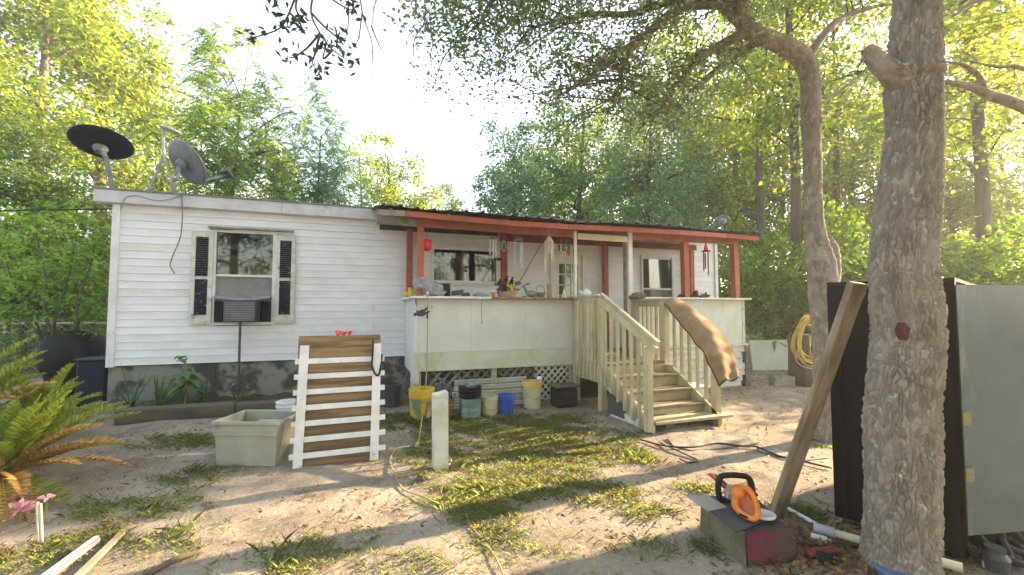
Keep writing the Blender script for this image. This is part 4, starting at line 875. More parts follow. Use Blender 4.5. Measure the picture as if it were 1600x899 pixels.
single("red_flower", m, CORAL, "coral red artificial flower lying on top of the slat frame board", "flower", pc)
c = gr(405, 728); x0, y0 = c[0] - .04, c[1] + .22; z = G(x0, y0); t = thing("storage_tub", "open grey green plastic storage tub left of the slat frame", "tub", (x0, y0, z)); mt = rotz((x0, y0, z), R(-22))
m = MB(); a, b_, h = .30, .22, .44; ai, bi = .325, .24; th = .012
V = [(-a, -b_, 0), (a, -b_, 0), (a, b_, 0), (-a, b_, 0), (-ai, -bi, h), (ai, -bi, h), (ai, bi, h), (-ai, bi, h), (-ai + th, -bi + th, h), (ai - th, -bi + th, h), (ai - th, bi - th, h), (-ai + th, bi - th, h), (-a + th, -b_ + th, .012), (a - th, -b_ + th, .012), (a - th, b_ - th, .012), (-a + th, b_ - th, .012)]
F = [(3, 2, 1, 0), (12, 13, 14, 15)] + [(i, (i + 1) % 4, (i + 1) % 4 + 4, i + 4) for i in range(4)] + [(i + 4, (i + 1) % 4 + 4, (i + 1) % 4 + 8, i + 8) for i in range(4)] + [(i + 8, (i + 1) % 4 + 8, (i + 1) % 4 + 12, i + 12) for i in range(4)]
m.add(V, F, mt); part("body", m, GREYTUB, t)
m = MB(); e = .02
for lo, hi in (((-ai - e, -bi - e, h - .03), (ai + e, -bi + .004, h + .006)), ((-ai - e, bi - .004, h - .03), (ai + e, bi + e, h + .006)), ((-ai - e, -bi + .006, h - .028), (-ai + .004, bi - .006, h + .004)), ((ai - .004, -bi + .006, h - .028), (ai + e, bi - .006, h + .004))): m.box(lo, hi, mt, ch=.005)
m.box((-ai + .0, -bi - .010, h * .70), (ai - .0, -bi + .01, h * .74), mt); part("rim", m, GREYTUB, t)
m = MB(); m.box((-.1, -.1, .03), (.18, .12, .30), mt); m.box((.0, -.05, .31), (.25, .02, .40), mt); single("tub_contents", m, M("bluish_box_card", (.20, .23, .24), (.3, .3, .28), 6), "bluish box packed inside the open storage tub", "box", mt @ Vector((0, 0, .03)))
bucket("white_bucket", "white plastic bucket between storage tub and slat frame", "bucket", -.80, 6.12, .11, .132, .36, WHITEPL, True)
x, y = .80, 4.40; z = G(x, y); t = thing("wooden_post", "short white painted wooden post standing alone in the grass", "post", (x, y, z)); m = MB()
m.add([(x - .07, y - .07, z - .05), (x + .07, y - .07, z - .05), (x + .07, y + .07, z - .05), (x - .07, y + .07, z - .05), (x - .08, y - .07, z + .74), (x + .062, y - .07, z + .775), (x + .062, y + .07, z + .775), (x - .08, y + .07, z + .75)], [(0, 3, 2, 1), (4, 5, 6, 7), (0, 1, 5, 4), (1, 2, 6, 5), (2, 3, 7, 6), (3, 0, 4, 7)]); part("shaft", m, M("mildewed_white_post", (.58, .58, .52), (.44, .45, .36), 4, .75, .3, 60, stains=[((.24, .25, .17), 4, .58, .72, (3, 3, .6)), ((.13, .12, .10), 9, .68, .75, (3, 3, .4))]), t)
# ropes on the ground
def groundline(name, pts, rad, mt, label, cat, off=.0):
    P, r_ = smooth_path([gr(*p) for p in pts], rad, 6); P = P.copy(); P[:, 2] = hz(P[:, 0], P[:, 1]) + rad + .012 + off; m = MB(); m.tube(P, rad, 6); return single(name, m, mt, label, cat, P[0], True)
groundline("rope", [(655, 690), (650, 700), (680, 706), (700, 715), (705, 725), (690, 735), (650, 742), (625, 748), (615, 740), (610, 722), (618, 705), (640, 700)], .008, ROPE, "pale rope looped on the ground round the foot of the white post", "rope")
groundline("rope", [(618, 748), (630, 768), (655, 778), (690, 788), (715, 793), (740, 780), (772, 765), (778, 758), (765, 753), (740, 757), (705, 775)], .007, ROPE, "tan rope lying in a loose curl in the sand below the white post", "rope")
groundline("rope", [(728, 805), (735, 825), (755, 850), (772, 872), (785, 899), (792, 925)], .006, ROPE, "tan rope running through the grass to the front edge", "rope")
groundline("garden_cable", [(1000, 690), (1040, 700), (1080, 702), (1120, 696), (1155, 700), (1185, 702), (1215, 715), (1245, 722), (1300, 735)], .010, CABLE, "black cable snaking across the sand towards the leaning beam", "cable")
groundline("garden_cable", [(1030, 694), (1060, 708), (1090, 722), (1075, 726), (1062, 720)], .008, CABLE, "short black cable lying on the sand in front of the bottom step", "cable")
# flat timbers edging the planting bed
t = thing("bed_timber", "long dark old timbers edging the planting bed along the house wall", "timber edging", (-2.9, 7.15, 0.05))
for a_, b_ in ((-2.95, -1.6), (-1.59, .55)):
    m = MB(); m.box((a_, 7.08, -.02), (b_, 7.26, .285 + rng.uniform(-.01, .01)), ch=.02); part("timber", m, TIMBER, t)
m = MB(); nxx = 40
V = [(-2.95 + 3.6 * i / nxx, 7.27 + .7 * j / 6, .17 + .02 * math.sin(i * 1.3 + j) + .01 * j) for i in range(nxx + 1) for j in range(7)]
m.add(V, [(i * 7 + j, i * 7 + 7 + j, i * 7 + 8 + j, i * 7 + j + 1) for i in range(nxx) for j in range(6)]); single("planting_bed", m, SOIL, None, None, (-1, 7.6, .17), True, kind="structure")

# ------------------------------------------------------------------ roof dishes
def dish(name, label, c, nrm, r, mt, arm, foot, ry=None, lnb=True):
    nrm = Vector(nrm).normalized(); t = thing(name, label, "satellite dish", foot)
    u = nrm.cross(Vector((0, 0, 1))).normalized(); v = u.cross(nrm)
    mt_ = Matrix(((u.x, v.x, nrm.x, c[0]), (u.y, v.y, nrm.y, c[1]), (u.z, v.z, nrm.z, c[2]), (0, 0, 0, 1)))
    m = MB(); ry = ry or r
    prof = [(r * k / 7, .16 * r * (k / 7) ** 2) for k in range(1, 8)]; prof2 = [(p[0], p[1] - .012) for p in prof[::-1]]
    m.lathe((0, 0, 0), prof + [(r * 1.012, .16 * r)] + prof2, 36, mt_, 1, ry / r); part("reflector", m, mt, t, True)
    m = MB(); m.lathe((0, 0, 0), [(.09, -.03), (.10, -.05), (.06, -.13)], 12, mt_); m.beam(mt_ @ Vector((0, -.05, -.10)), mt_ @ Vector((0, .03, -.04)), .13, .10); part("bracket", m, GREYMET, t)
    m = MB(); P, r_ = smooth_path([mt_ @ Vector((0, 0, -.10))] + arm + [Vector(foot)], .032); m.tube(P, r_, 8); m.box((foot[0] - .09, foot[1] - .07, foot[2] - .005), (foot[0] + .09, foot[1] + .07, foot[2] + .012)); part("mast", m, GREYMET, t)
    if lnb:
        e = mt_ @ Vector((0, -ry * 1.05, .62)); m = MB(); m.beam(mt_ @ Vector((0, -ry * .9, .06)), e, .035, .03); part("feed_arm", m, GREYMET, t)
        m = MB(); m.beam(e + v * .09 - nrm * .03, e - v * .06 + nrm * .0, .22, .06, tuple(nrm), ch=.012); part("receiver", m, DKGREY, t)
    return t
ROOFZ = 3.372
c1 = on_y(158, 228, 8.5); f1 = on_y(178, 293, 8.5)
dish("satellite_dish", "large black satellite dish tilted skyward on the left roof corner", c1, (-.06, .36, .92), .39, M("black_dish_paint", (.016, .018, .02), (.022, .023, .026), 5, .5), [Vector(on_y(166, 247, 8.46)), Vector(on_y(171, 270, 8.47))], (f1[0], 8.5, ROOFZ), .39, False)
c2 = on_y(288, 256, 8.5); f2 = on_y(272, 300, 8.35)
dish("satellite_dish", "grey satellite dish seen from behind with its feed arm pointing right", c2, (.52, .60, .55), .36, GREYMET, [Vector(on_y(278, 278, 8.32)), Vector(on_y(271, 284, 8.33))], (f2[0], 8.36, ROOFZ), .37, True)
b_ = on_y(255, 200, 8.7); t = thing("roof_antenna", "small flat antenna on a thin bent mast between the two big dishes", "antenna", (b_[0], 8.7, ROOFZ))
m = MB(); P, r_ = smooth_path([b_, on_y(256, 238, 8.7), on_y(264, 265, 8.6), on_y(272, 299, 8.5)], .026); m.tube(P, r_, 8); m.tube([on_y(254, 245, 8.7), on_y(246, 268, 8.7), on_y(233, 296, 8.7)], .020, 7); m.box((on_y(233, 296, 8.7)[0] - .08, 8.62, ROOFZ), (on_y(233, 296, 8.7)[0] + .1, 8.78, ROOFZ + .05), ch=.02); part("mast", m, PALEMET, t)
m = MB(); e = on_y(266, 203, 8.7); m.blob(tuple(e + (.0, 0, .0)), (.17, .10, .035), 14, Matrix.Translation(e) @ Matrix.Rotation(R(16), 4, 'Y') @ Matrix.Translation(-Vector(e))); part("antenna_head", m, PALEMET, t, True)
c3 = np.array((7.6, 8.6, 3.72)); c3 = on_y(1130, 345, 8.6); dish("satellite_dish", "small pale satellite dish at the far right end of the roof", c3, (.7, .5, .45), .15, GREYMET, [Vector(c3) + Vector((-.02, .02, -.15))], (c3[0] - .05, 8.6, ROOFZ), .15, False)

# ------------------------------------------------------------------ right hand side: lumber, cabinet, box with hedge trimmer, debris
bz = at(1212, 806, 3.36); bz[2] = G(bz[0], bz[1]); tz = at(1340, 442, 2.86)
Lb = float(np.linalg.norm(tz - bz)); m = MB(); m.box((-.048, -.03, 0), (.048, .03, Lb), ch=.004); lbm = single("leaning_beam", m, LUMBER, "long brown lumber beam leaning against the black cabinet and the oak", "beam", (0, 0, 0)); zb_ = Vector(tz - bz).normalized(); yb_ = Vector(FH); yb_ = (yb_ - zb_ * yb_.dot(zb_)).normalized(); xb_ = yb_.cross(zb_)
lbm.matrix_world = Matrix(((xb_.x, yb_.x, zb_.x, bz[0]), (xb_.y, yb_.y, zb_.y, bz[1]), (xb_.z, yb_.z, zb_.z, bz[2]), (0, 0, 0, 1)))
A = Vector((3.37, 2.32, 0)); B = Vector((3.585, 1.70, 0)); dv = Vector((.943, .334, 0)); zc = 1.775
t = thing("steel_cabinet", "tall black steel cabinet with an open grey door behind the big oak", "cabinet", (3.6, 2.1, 0))
def vprism(pts, z0, z1): m = MB(); n_ = len(pts); m.add([(p.x, p.y, z0) for p in pts] + [(p.x, p.y, z1) for p in pts], [tuple(range(n_))[::-1], tuple(range(n_, 2 * n_))] + [(i, (i + 1) % n_, (i + 1) % n_ + n_, i + n_) for i in range(n_)]); return m
Cc = B + dv * 1.35; Dd = A + dv * 1.35; ins = (B - A).normalized()
part("side_wall", vprism([A, B, B + dv * .03, A + dv * .03], .07, zc), BLACKSTEEL, t)
part("back_wall", vprism([A + dv * .032, Dd, Dd + ins * .03, A + dv * .032 + ins * .03], .07, zc), BLACKSTEEL, t)
part("side_wall", vprism([Dd + ins * .032, Cc, Cc - dv * .03, Dd + ins * .032 - dv * .03], .07, zc), BLACKSTEEL, t)
part("top", vprism([A - dv * .012, B - dv * .012 + ins * .03, Cc + ins * .03, Dd], zc + .002, zc + .025), BLACKSTEEL, t)
part("floor_plate", vprism([A + dv * .034 + ins * .034, B + dv * .034, Cc - dv * .034, Dd - dv * .034 + ins * .034], .10, .13), BLACKSTEEL, t)
part("front_frame", vprism([B + dv * .032, B + dv * .14, B + dv * .14 - ins * .03, B + dv * .032 - ins * .03], .07, zc), BLACKSTEEL, t)
part("side_rib", vprism([A - dv * .014, A + ins * .07 - dv * .014, A + ins * .07 - dv * .001, A - dv * .001], .07, zc - .01), BLACKSTEEL, t)
part("corner_post", vprism([B - ins * .001 + dv * .001, B + ins * .028 - dv * .004, B + ins * .028 + dv * .06, B + dv * .06 - ins * .001], .05, zc + .001), BLACKSTEEL, t)
d0 = B + ins * .033 + dv * .012; dd = Vector((.97, -.20, 0)).normalized(); nn = Vector((-dd.y, dd.x, 0))
part("door", vprism([d0, d0 + dd * 1.2, d0 + dd * 1.2 + nn * .03, d0 + nn * .03], .19, zc - .02), DOORGREY, t)
for z in (.52, .87):
    q0 = d0 + dd * -.012 - nn * .004; part("hinge", vprism([q0, q0 + dd * .06, q0 + dd * .06 - nn * .008, q0 - nn * .008], z, z + .085), M("olive_tape", (.20, .20, .09), (.15, .15, .08), 20), t)
q0 = d0 + nn * .10; part("front_sill", vprism([q0, q0 + dd * 1.2, q0 + dd * 1.2 + nn * .03, q0 + nn * .03], .0, .30), BLACKSTEEL, t)
# junk beneath the door
jc = gr(1560, 885); t = thing("hose_pile", "tangled black hoses and pump parts under the grey cabinet door", "hoses", (jc[0], jc[1], G(jc[0], jc[1])))
for k, (dx, dy, r_, z, tl) in enumerate(((.0, .05, .10, .05, .2), (.10, .02, .12, .07, .5), (.19, .0, .10, .06, 1.1), (-.06, .1, .09, .09, .9), (.24, .06, .13, .08, .4))):
    m = MB(); m.tube([(jc[0] + dx + r_ * math.cos(a), jc[1] + dy + r_ * math.sin(a) * math.cos(tl), z + .03 + r_ * math.sin(a) * math.sin(tl)) for a in np.linspace(0, 6.28, 24)], .022, 7); part("hose", m, BLACK, t, True)
m = MB(); m.lathe((jc[0] - .07, jc[1] - .02, G(jc[0], jc[1])), [(.06, 0), (.065, .08), (.045, .11), (.05, .14)], 14); part("pump", m, DKGREY, t)
q = gr(1545, 888); m = MB(); m.box((q[0] - .03, q[1] - .02, q[2]), (q[0] + .03, q[1] + .02, q[2] + .045), ch=.006); single("white_fitting", m, WHITEPL, "small white plastic fitting in front of the black hoses", "fitting", q)
# box with flap
x, y = 2.36, 2.14; cr = [gr(1165, 890), gr(1246, 878), gr(1255, 815), gr(1092, 818)]
q0 = Vector(cr[0]); q1 = Vector(cr[1]); q3 = q0 + Vector((.11, .50, 0)); q2 = q1 + Vector((.16, .42, 0)); zb = -.02; zt = .205
t = thing("wooden_box", "low old dark box with maroon paint carrying the hedge trimmer", "box", (q0.x + .2, q0.y + .25, G(x, y)))
def hexa(b4, z0, t4, z1): m = MB(); m.add([(p.x, p.y, z0) for p in b4] + [(p.x, p.y, z1) for p in t4], [(3, 2, 1, 0), (4, 5, 6, 7)] + [(i, (i + 1) % 4, (i + 1) % 4 + 4, i + 4) for i in range(4)]); return m
s_ = Vector((.03, 0, 0)); b4 = [q0, q1 + Vector((.03, 0, 0)), q2 + Vector((.03, 0, 0)), q3]; t4 = [q0 + Vector((.01, .02, 0)), q1 + Vector((-.03, .03, 0)), q2 + Vector((-.03, -.02, 0)), q3 + Vector((.01, -.01, 0))]
part("box_body", hexa([b4[0] + Vector((.012, .012, 0)), b4[1], b4[2], b4[3] + Vector((.012, 0, 0))], zb, [t4[0] + Vector((.012, .012, 0)), t4[1], t4[2], t4[3] + Vector((.012, 0, 0))], zt), GRIMY, t)
fa = lambda u, v_: (b4[0].lerp(b4[1], u) * (1 - v_) + t4[0].lerp(t4[1], u) * v_) + Vector((0, -.004, zb + (zt - zb) * v_))
m = MB(); pp = [fa(.05, .02), fa(.55, .01), fa(.995, .02), fa(.99, .985), fa(.70, .985), fa(.40, .985), fa(.05, .98)]; m.add(pp + [q_ + Vector((0, .006, 0)) for q_ in pp], [tuple(range(7)), tuple(range(7, 14))[::-1]] + [(i, i + 7, (i + 1) % 7 + 7, (i + 1) % 7) for i in range(7)]); part("painted_panel", m, MAROON, t)
m = MB(); sb = [b4[1] + Vector((.003, 0, zb + .02)), b4[2] + Vector((.003, 0, zb + .02)), t4[2] + Vector((.003, 0, zt - .01)), t4[1] + Vector((.003, 0, zt - .01))]; m.add(sb + [q_ - Vector((.006, 0, 0)) for q_ in sb], [(0, 1, 2, 3), (7, 6, 5, 4), (0, 4, 5, 1), (1, 5, 6, 2), (2, 6, 7, 3), (3, 7, 4, 0)]); part("side_panel", m, MAROON, t)
part("side_board", hexa([b4[0], b4[0] + Vector((.011, .0, 0)), b4[3] + Vector((.011, 0, 0)), b4[3]], zb, [t4[0], t4[0] + Vector((.011, 0, 0)), t4[3] + Vector((.011, 0, 0)), t4[3]], zt + .004), BOXSIDE, t)
f0 = t4[0] + Vector((.03, -.02, 0)); fl = [t4[0] + Vector((-.055, .0, 0)), t4[1] + Vector((.03, .12, 0)), t4[2] + Vector((.0, .02, 0)), t4[3] + Vector((-.05, .03, 0))]
m = MB(); m.add([(fl[0].x, fl[0].y, zt + .012), (fl[1].x, fl[1].y, zt + .012), (fl[2].x, fl[2].y, zt + .012), (fl[3].x, fl[3].y, zt + .012), (fl[0].x, fl[0].y, zt + .024), (fl[1].x, fl[1].y, zt + .024), (fl[2].x, fl[2].y, zt + .024), (fl[3].x, fl[3].y, zt + .024)], [(3, 2, 1, 0), (4, 5, 6, 7), (0, 1, 5, 4), (1, 2, 6, 5), (2, 3, 7, 6), (3, 0, 4, 7)]); single("charcoal_board", m, FLAP, "thin charcoal board lying on the low maroon box", "board", (fl[0].x, fl[0].y, zt + .012))
m = MB(); e0 = fl[3] + Vector((-.06, -.24, 0)); m.add([(e0.x - .03, e0.y, zt + .0255), (e0.x + .14, e0.y - .0, zt + .0255), (e0.x + .16, e0.y + .20, zt + .0255), (e0.x + .0, e0.y + .24, zt + .0255), (e0.x - .03, e0.y, zt + .03), (e0.x + .14, e0.y, zt + .03), (e0.x + .16, e0.y + .20, zt + .03), (e0.x, e0.y + .24, zt + .03)], [(3, 2, 1, 0), (4, 5, 6, 7), (0, 1, 5, 4), (1, 2, 6, 5), (2, 3, 7, 6), (3, 0, 4, 7)]); single("cardboard_piece", m, CARD, "grey cardboard piece under the hedge trimmer blade", "cardboard", (e0.x, e0.y, zt + .0255))
ZT = zt + .024
def onbox(px_, py_, h=0.0):
    r_ = ray(px_, py_); k = (ZT + h - 1.6) / r_[2]; return Vector(CAM + r_ * k)
# hedge trimmer
h0 = onbox(1178, 815); h1 = onbox(1140, 775); ax = (h1 - h0).normalized(); L = (h1 - h0).length; sd = Vector((-ax.y, ax.x, 0)); zu = Vector((0, 0, 1))
t = thing("hedge_trimmer", "orange electric hedge trimmer with black hand guard resting on the low box", "hedge trimmer", h0)
def hp(a, s_=0, z=0): return h0 + ax * a + sd * s_ + zu * z
m = MB(); P, r_ = smooth_path([hp(.285, .0, .07), hp(.25, .0, .085), hp(.20, .005, .085), hp(.16, .01, .075)], [.03, .052, .056, .034], 5); m.tube(P, r_, 14); part("body", m, ORPL, t, True)
m = MB(); P, r_ = smooth_path([hp(.22, -.02, .12), hp(.17, -.04, .135), hp(.09, -.048, .105), hp(.01, -.03, .06), hp(-.025, .0, .032), hp(-.01, .03, .024), hp(.06, .062, .03), hp(.13, .06, .045), hp(.19, .03, .06)], [.03, .022, .018, .018, .018, .018, .02, .026, .034], 5); m.tube(P, r_, 10); part("rear_handle", m, ORPL, t, True)
m = MB(); pp = [hp(.17, -.03, .11), hp(.08, -.04, .085), hp(.0, -.02, .04), hp(.0, .02, .02), hp(.08, .055, .025), hp(.16, .05, .05)]; m.add(pp + [q_ + zu * -.012 for q_ in pp], [tuple(range(6)), tuple(range(6, 12))[::-1]] + [(i, i + 6, (i + 1) % 6 + 6, (i + 1) % 6) for i in range(6)]); part("grip_web", m, M("dull_orange_plastic", (.46, .12, .02), (.38, .10, .02), 12, .5), t)
m = MB(); m.beam(hp(.12, -.075, .115), hp(.17, -.06, .135), .012, .02); m.beam(hp(.03, .075, .03), hp(-.02, .05, .03), .012, .012); part("trigger", m, BLACK, t)
m = MB(); g = [(.11, .02), (.122, .11), (.108, .20), (.06, .228), (-.06, .228), (-.108, .20), (-.122, .11), (-.11, .02), (-.06, .012), (.06, .012)]
P, r_ = smooth_path([hp(.285 + .10 * (zz_ - .1) * .6, -ss * .95, zz_) for ss, zz_ in [(q_[0], q_[1] * .8) for q_ in g + g[:1]]], .020, 4); m.tube(P, r_, 8); part("hand_guard", m, BLACK, t, True)
m = MB(); P, r_ = smooth_path([hp(.30 + .10 * (zz_ - .1) * .6, -ss * .80, zz_ * .76 + .006) for ss, zz_ in g + g[:1]], .006, 4); m.tube(P, r_, 6); part("guard_rim", m, PALEMET, t, True)
m = MB(); m.beam(hp(.27, .06, .11), hp(.27, -.05, .10), .03, .03); m.beam(hp(.25, .05, .05), hp(.32, .05, .06), .04, .05, ch=.008); part("front_handle", m, PALEMET, t)
m = MB(); m.beam(hp(.30, .012, .055), hp(.62, .05, .075), .028, .008); part("blade", m, M("rusty_red_blade", (.26, .06, .035), (.2, .05, .03), 20, .4, metal=.5), t)
m = MB()
for k in range(14):
    a = .33 + k * .02
    for s_ in (-1, 1): m.beam(hp(a, .015 + .118 * (a - .3) + .014 * s_, .062 + .05 * (a - .3)), hp(a + .005, .015 + .118 * (a - .3) + .034 * s_, .062 + .05 * (a - .3)), .008, .006)
part("blade_teeth", m, M("rust_brown_teeth", (.16, .05, .03), rough=.5, metal=.5), t, kind="stuff")
pl = onbox(1192, 806); m = MB(); m.lathe((pl.x, pl.y, ZT + .002), [(.075, 0), (.078, .014), (.068, .018), (.066, .013), (.01, .012)], 26); single("plastic_dish", m, WHITEPL, "round white plastic disc beside the orange hedge trimmer", "disc", (pl.x, pl.y, ZT), True)
# pipes and debris
a_, b_ = gr(1278, 838), gr(1505, 901); a_[2] += .05; b_[2] += .05; m = MB(); m.tube([a_, b_], .027, 14); t = thing("pvc_pipe", "long yellowed plastic pipe on the ground passing behind the oak trunk", "pipe", a_); part("pipe", m, PVCY, t, True)
dr_ = Vector(b_ - a_).normalized(); m = MB(); m.tube([Vector(a_) - dr_ * .02, Vector(a_) + dr_ * .10], .036, 14); part("coupling", m, PALEMET, t)
a2, b2 = gr(1225, 796), gr(1284, 829); a2[2] += .022; b2[2] += .022; m = MB(); m.tube([a2, b2], .016, 10); single("pvc_pipe", m, WHITEPL, "short thin white pipe in the sun beside the leaning beam", "pipe", a2, True)
a2, b2 = gr(1273, 812), gr(1318, 842); a2[2] += .015; b2[2] += .015; m = MB(); m.tube([a2, b2], .009, 7); single("rusty_rod", m, M("rust_rod", (.16, .07, .04), (.1, .05, .03), 20), "thin rusty rod lying behind the yellowed pipe", "rod", a2)
q = gr(1281, 846); m = MB(); mt = Matrix.Translation((q[0], q[1], q[2] + .022)) @ Matrix.Rotation(R(35), 4, 'Z') @ Matrix.Rotation(R(90), 4, 'X'); m.lathe((0, 0, -.05), [(.020, 0), (.021, .01), (.021, .085), (.010, .10), (.010, .115)], 14, mt); single("white_bottle", m, WHITEPL, "small white bottle lying among dry leaves near the pipe", "bottle", q, True)
q = gr(1290, 876); t = thing("angle_grinder", "maroon and black tool lying in dead leaves left of the oak base", "tool", q)
m = MB(); m.beam(q + (-.10, .05, .035), q + (.09, .0, .05), .06, .035, ch=.01); part("housing", m, M("maroon_plastic", (.16, .02, .03), (.1, .02, .02), 9, .5), t); m = MB(); m.blob(tuple(q + (-.03, -.0, .03)), (.06, .05, .03), 10, None, .2); m.beam(q + (.06, -.02, .03), q + (.10, -.07, .02), .02, .02); part("motor", m, BLACK, t)
q = gr(1392, 905); m = MB(); m.lathe((q[0], q[1] - .02, q[2]), [(.07, 0), (.085, .05), (.088, .062), (.08, .066), (.02, .06)], 20); single("blue_pail", m, M("dusty_blue_plastic", (.09, .14, .26), (.13, .18, .28), 9, .5), "dusty blue pail lid at the foot of the big oak", "pail", q)
# far right: white sheet, block, hose coil, stump
a_, b_ = np.array((9.15, 8.15)), np.array((10.35, 7.75)); z = G(*a_); t = thing("white_sheet", "pale metal sheet leaning between saplings right of the porch", "panel", (a_[0], a_[1], z))
m = MB(); m.add([(a_[0], a_[1], z), (b_[0], b_[1], z), (b_[0], b_[1] + .10, z + .74), (a_[0], a_[1] + .10, z + .72)] + [(a_[0], a_[1] + .03, z), (b_[0], b_[1] + .03, z), (b_[0], b_[1] + .13, z + .74), (a_[0], a_[1] + .13, z + .72)], [(0, 1, 2, 3), (7, 6, 5, 4), (0, 4, 5, 1), (1, 5, 6, 2), (2, 6, 7, 3), (3, 7, 4, 0)]); part("panel", m, M("pale_green_white_sheet", (.50, .53, .44), (.43, .46, .36), 2, .6), t)
m = MB(); m.box((a_[0] + .55, a_[1] - .13, z + .42), (a_[0] + .62, a_[1] - .10, z + .68)); part("bracket", m, GREYWOOD, t)
q = gr(1222, 603); t = thing("concrete_block", "grey hollow concrete block lying in front of the pale metal sheet", "block", q); m = MB()
mt = rotz(tuple(q), R(-20))
for lo, hi in (((-.2, -.1, 0), (.2, -.065, .19)), ((-.2, .065, 0), (.2, .1, .19)), ((-.2, -.064, 0), (-.165, .064, .19)), ((-.018, -.064, 0), (.018, .064, .19)), ((.165, -.064, 0), (.2, .064, .19))): m.box(lo, hi, mt, ch=.004)
part("block_body", m, CONC, t)
hc = at(1264, 533, 8.4); t = thing("hose_coil", "coil of yellow garden hose hanging on a stump beside the far oak", "hose", (hc[0], hc[1], G(hc[0], hc[1])))
rr = random.Random(4); tv = Vector(RT)
for k in range(13):
    rx, rz = rr.uniform(.20, .30), rr.uniform(.33, .47); ox, oz = rr.uniform(-.05, .05), rr.uniform(-.03, .05); ph = rr.uniform(0, 6); m = MB()
    P = [Vector(hc) + tv * (ox + (rx + .03 * math.sin(2 * a + ph)) * math.cos(a) * (1 - .25 * math.sin(a))) + Vector((0, 0, oz + .46 - .46 + rz * math.sin(a))) + Vector(-FH) * (.02 * k - .1 + .03 * math.sin(a * 2 + ph)) for a in np.linspace(0, 6.283, 30)]
    m.tube(P, .0125, 6, False); part("hose_loop", m, YELHOSE, t, True)
m = MB(); P = [Vector(hc) + tv * (.02 + .36 * math.cos(a)) + Vector((0, 0, -.30 + .22 * math.sin(a))) + Vector(-FH) * .1 for a in np.linspace(2.4, 6.6, 22)]; m.tube(P, .014, 6); part("hose_end", m, M("clear_grey_hose", (.36, .36, .30), rough=.3), t, True)
m = MB(); m.lathe((hc[0] + .1, hc[1] + .28, G(hc[0], hc[1]) - .05), [(.24, 0), (.20, .3), (.19, .8), (.21, 1.05), (.05, 1.08)], 14); single("stump", m, BARKFAR, "dark tree stump behind the coil of yellow hose", "stump", (hc[0] + .1, hc[1] + .28, 0), True)

def matpatch(pts, lab):
    Pm = [gr(*p) for p in pts]; c_ = sum(Pm) / len(Pm); V = []; n_ = len(Pm); rings = 7
    for k in range(rings):
        for p in Pm: q_ = c_ + (p - c_) * (k + .3) / (rings - .7); V.append((q_[0], q_[1], float(hz(q_[0], q_[1])) + .016 + .006 * math.sin(q_[0] * 14) * math.sin(q_[1] * 17)))
    V2 = [(v_[0], v_[1], v_[2] - .008) for v_ in V]; F = [(k * n_ + i, k * n_ + (i + 1) % n_, (k + 1) * n_ + (i + 1) % n_, (k + 1) * n_ + i) for k in range(rings - 1) for i in range(n_)] + [tuple(range(n_))[::-1]]
    o_ = len(V); F += [tuple(i + o_ for i in f_[::-1]) for f_ in F] + [((rings - 1) * n_ + i, (rings - 1) * n_ + (i + 1) % n_, o_ + (rings - 1) * n_ + (i + 1) % n_, o_ + (rings - 1) * n_ + i) for i in range(n_)]
    single("ground_mat", (np.array(V + V2), F), M("grey_ground_fabric", (.15, .14, .125), (.24, .21, .17), 5, .95, .4, 60, stains=[((.36, .31, .24), 4, .54, .66)]), lab, "mat", c_)
matpatch([(1042, 686), (1075, 679), (1112, 675), (1150, 677), (1180, 684), (1186, 694), (1150, 699), (1112, 704), (1080, 706), (1052, 698)], "grey ground fabric half buried in sand in front of the bottom step")
matpatch([(1182, 702), (1210, 698), (1245, 699), (1285, 708), (1296, 717), (1255, 722), (1220, 716), (1195, 710)], "grey ground fabric strip passing behind the leaning beam")
# bottom left: stake, flowers, gutter piece, stick
q = gr(62, 852); t = thing("garden_stake", "short whitewashed garden stake beside the pink flower", "stake", q); m = MB(); m.beam(q + (0, 0, -.03), q + (-.025, .0, .29), .012, .018, (0, 1, 0), ch=.002); m.beam(q + (.017, .0, -.03), q + (-.006, 0, .28), .007, .014, (0, 1, 0)); part("stake", m, BONE, t)
for (px_, py_, lab, s_) in ((32, 795, "pink artificial flower lying beside the whitewashed stake", 1.0), (73, 778, "single small pink blossom under the palm fronds", .55)):
    q = at(px_, py_, 3.3); q[2] = max(q[2], G(q[0], q[1]) + .1); t = thing("pink_flower", lab, "flower", (q[0], q[1], G(q[0], q[1]))); rr = random.Random(px_)
    for k in range(int(9 * s_) + 2):
        a = rr.uniform(0, 6.28); e = rr.uniform(-.3, .9); d = Vector((math.cos(a) * math.cos(e), math.sin(a) * math.cos(e), math.sin(e))); w_ = d.orthogonal().normalized(); m = MB(); L = .08 * s_ + .01
        n_ = d.cross(w_) * .012; p0 = Vector(q); V = [p0, p0 + d * L * .45 + w_ * L * .33 + n_, p0 + d * L, p0 + d * L * .45 - w_ * L * .33 + n_, p0 + d * L * .5 - n_]
        m.add(V, [(0, 1, 4), (1, 2, 4), (2, 3, 4), (3, 0, 4)]); part("petal", m, PINK, t)
    m = MB(); m.tube([(q[0], q[1], G(q[0], q[1]) - .02), q], .005, 5); part("stem", m, PALMG, t)
a_, b_ = gr(150, 858), gr(60, 925); a_[2] += .06; b_[2] += .05; m = MB(); m.beam(a_, b_, .05, .03, ch=.004); t = thing("metal_gutter", "white and grey metal strip lying on the dirt by the bottom left corner", "metal strip", a_); part("strip", m, GREYMET, t)
m = MB(); m.beam(a_ + (.0, 0, .022), b_ + (.0, 0, .022), .028, .008); part("fold", m, PALEMET, t)
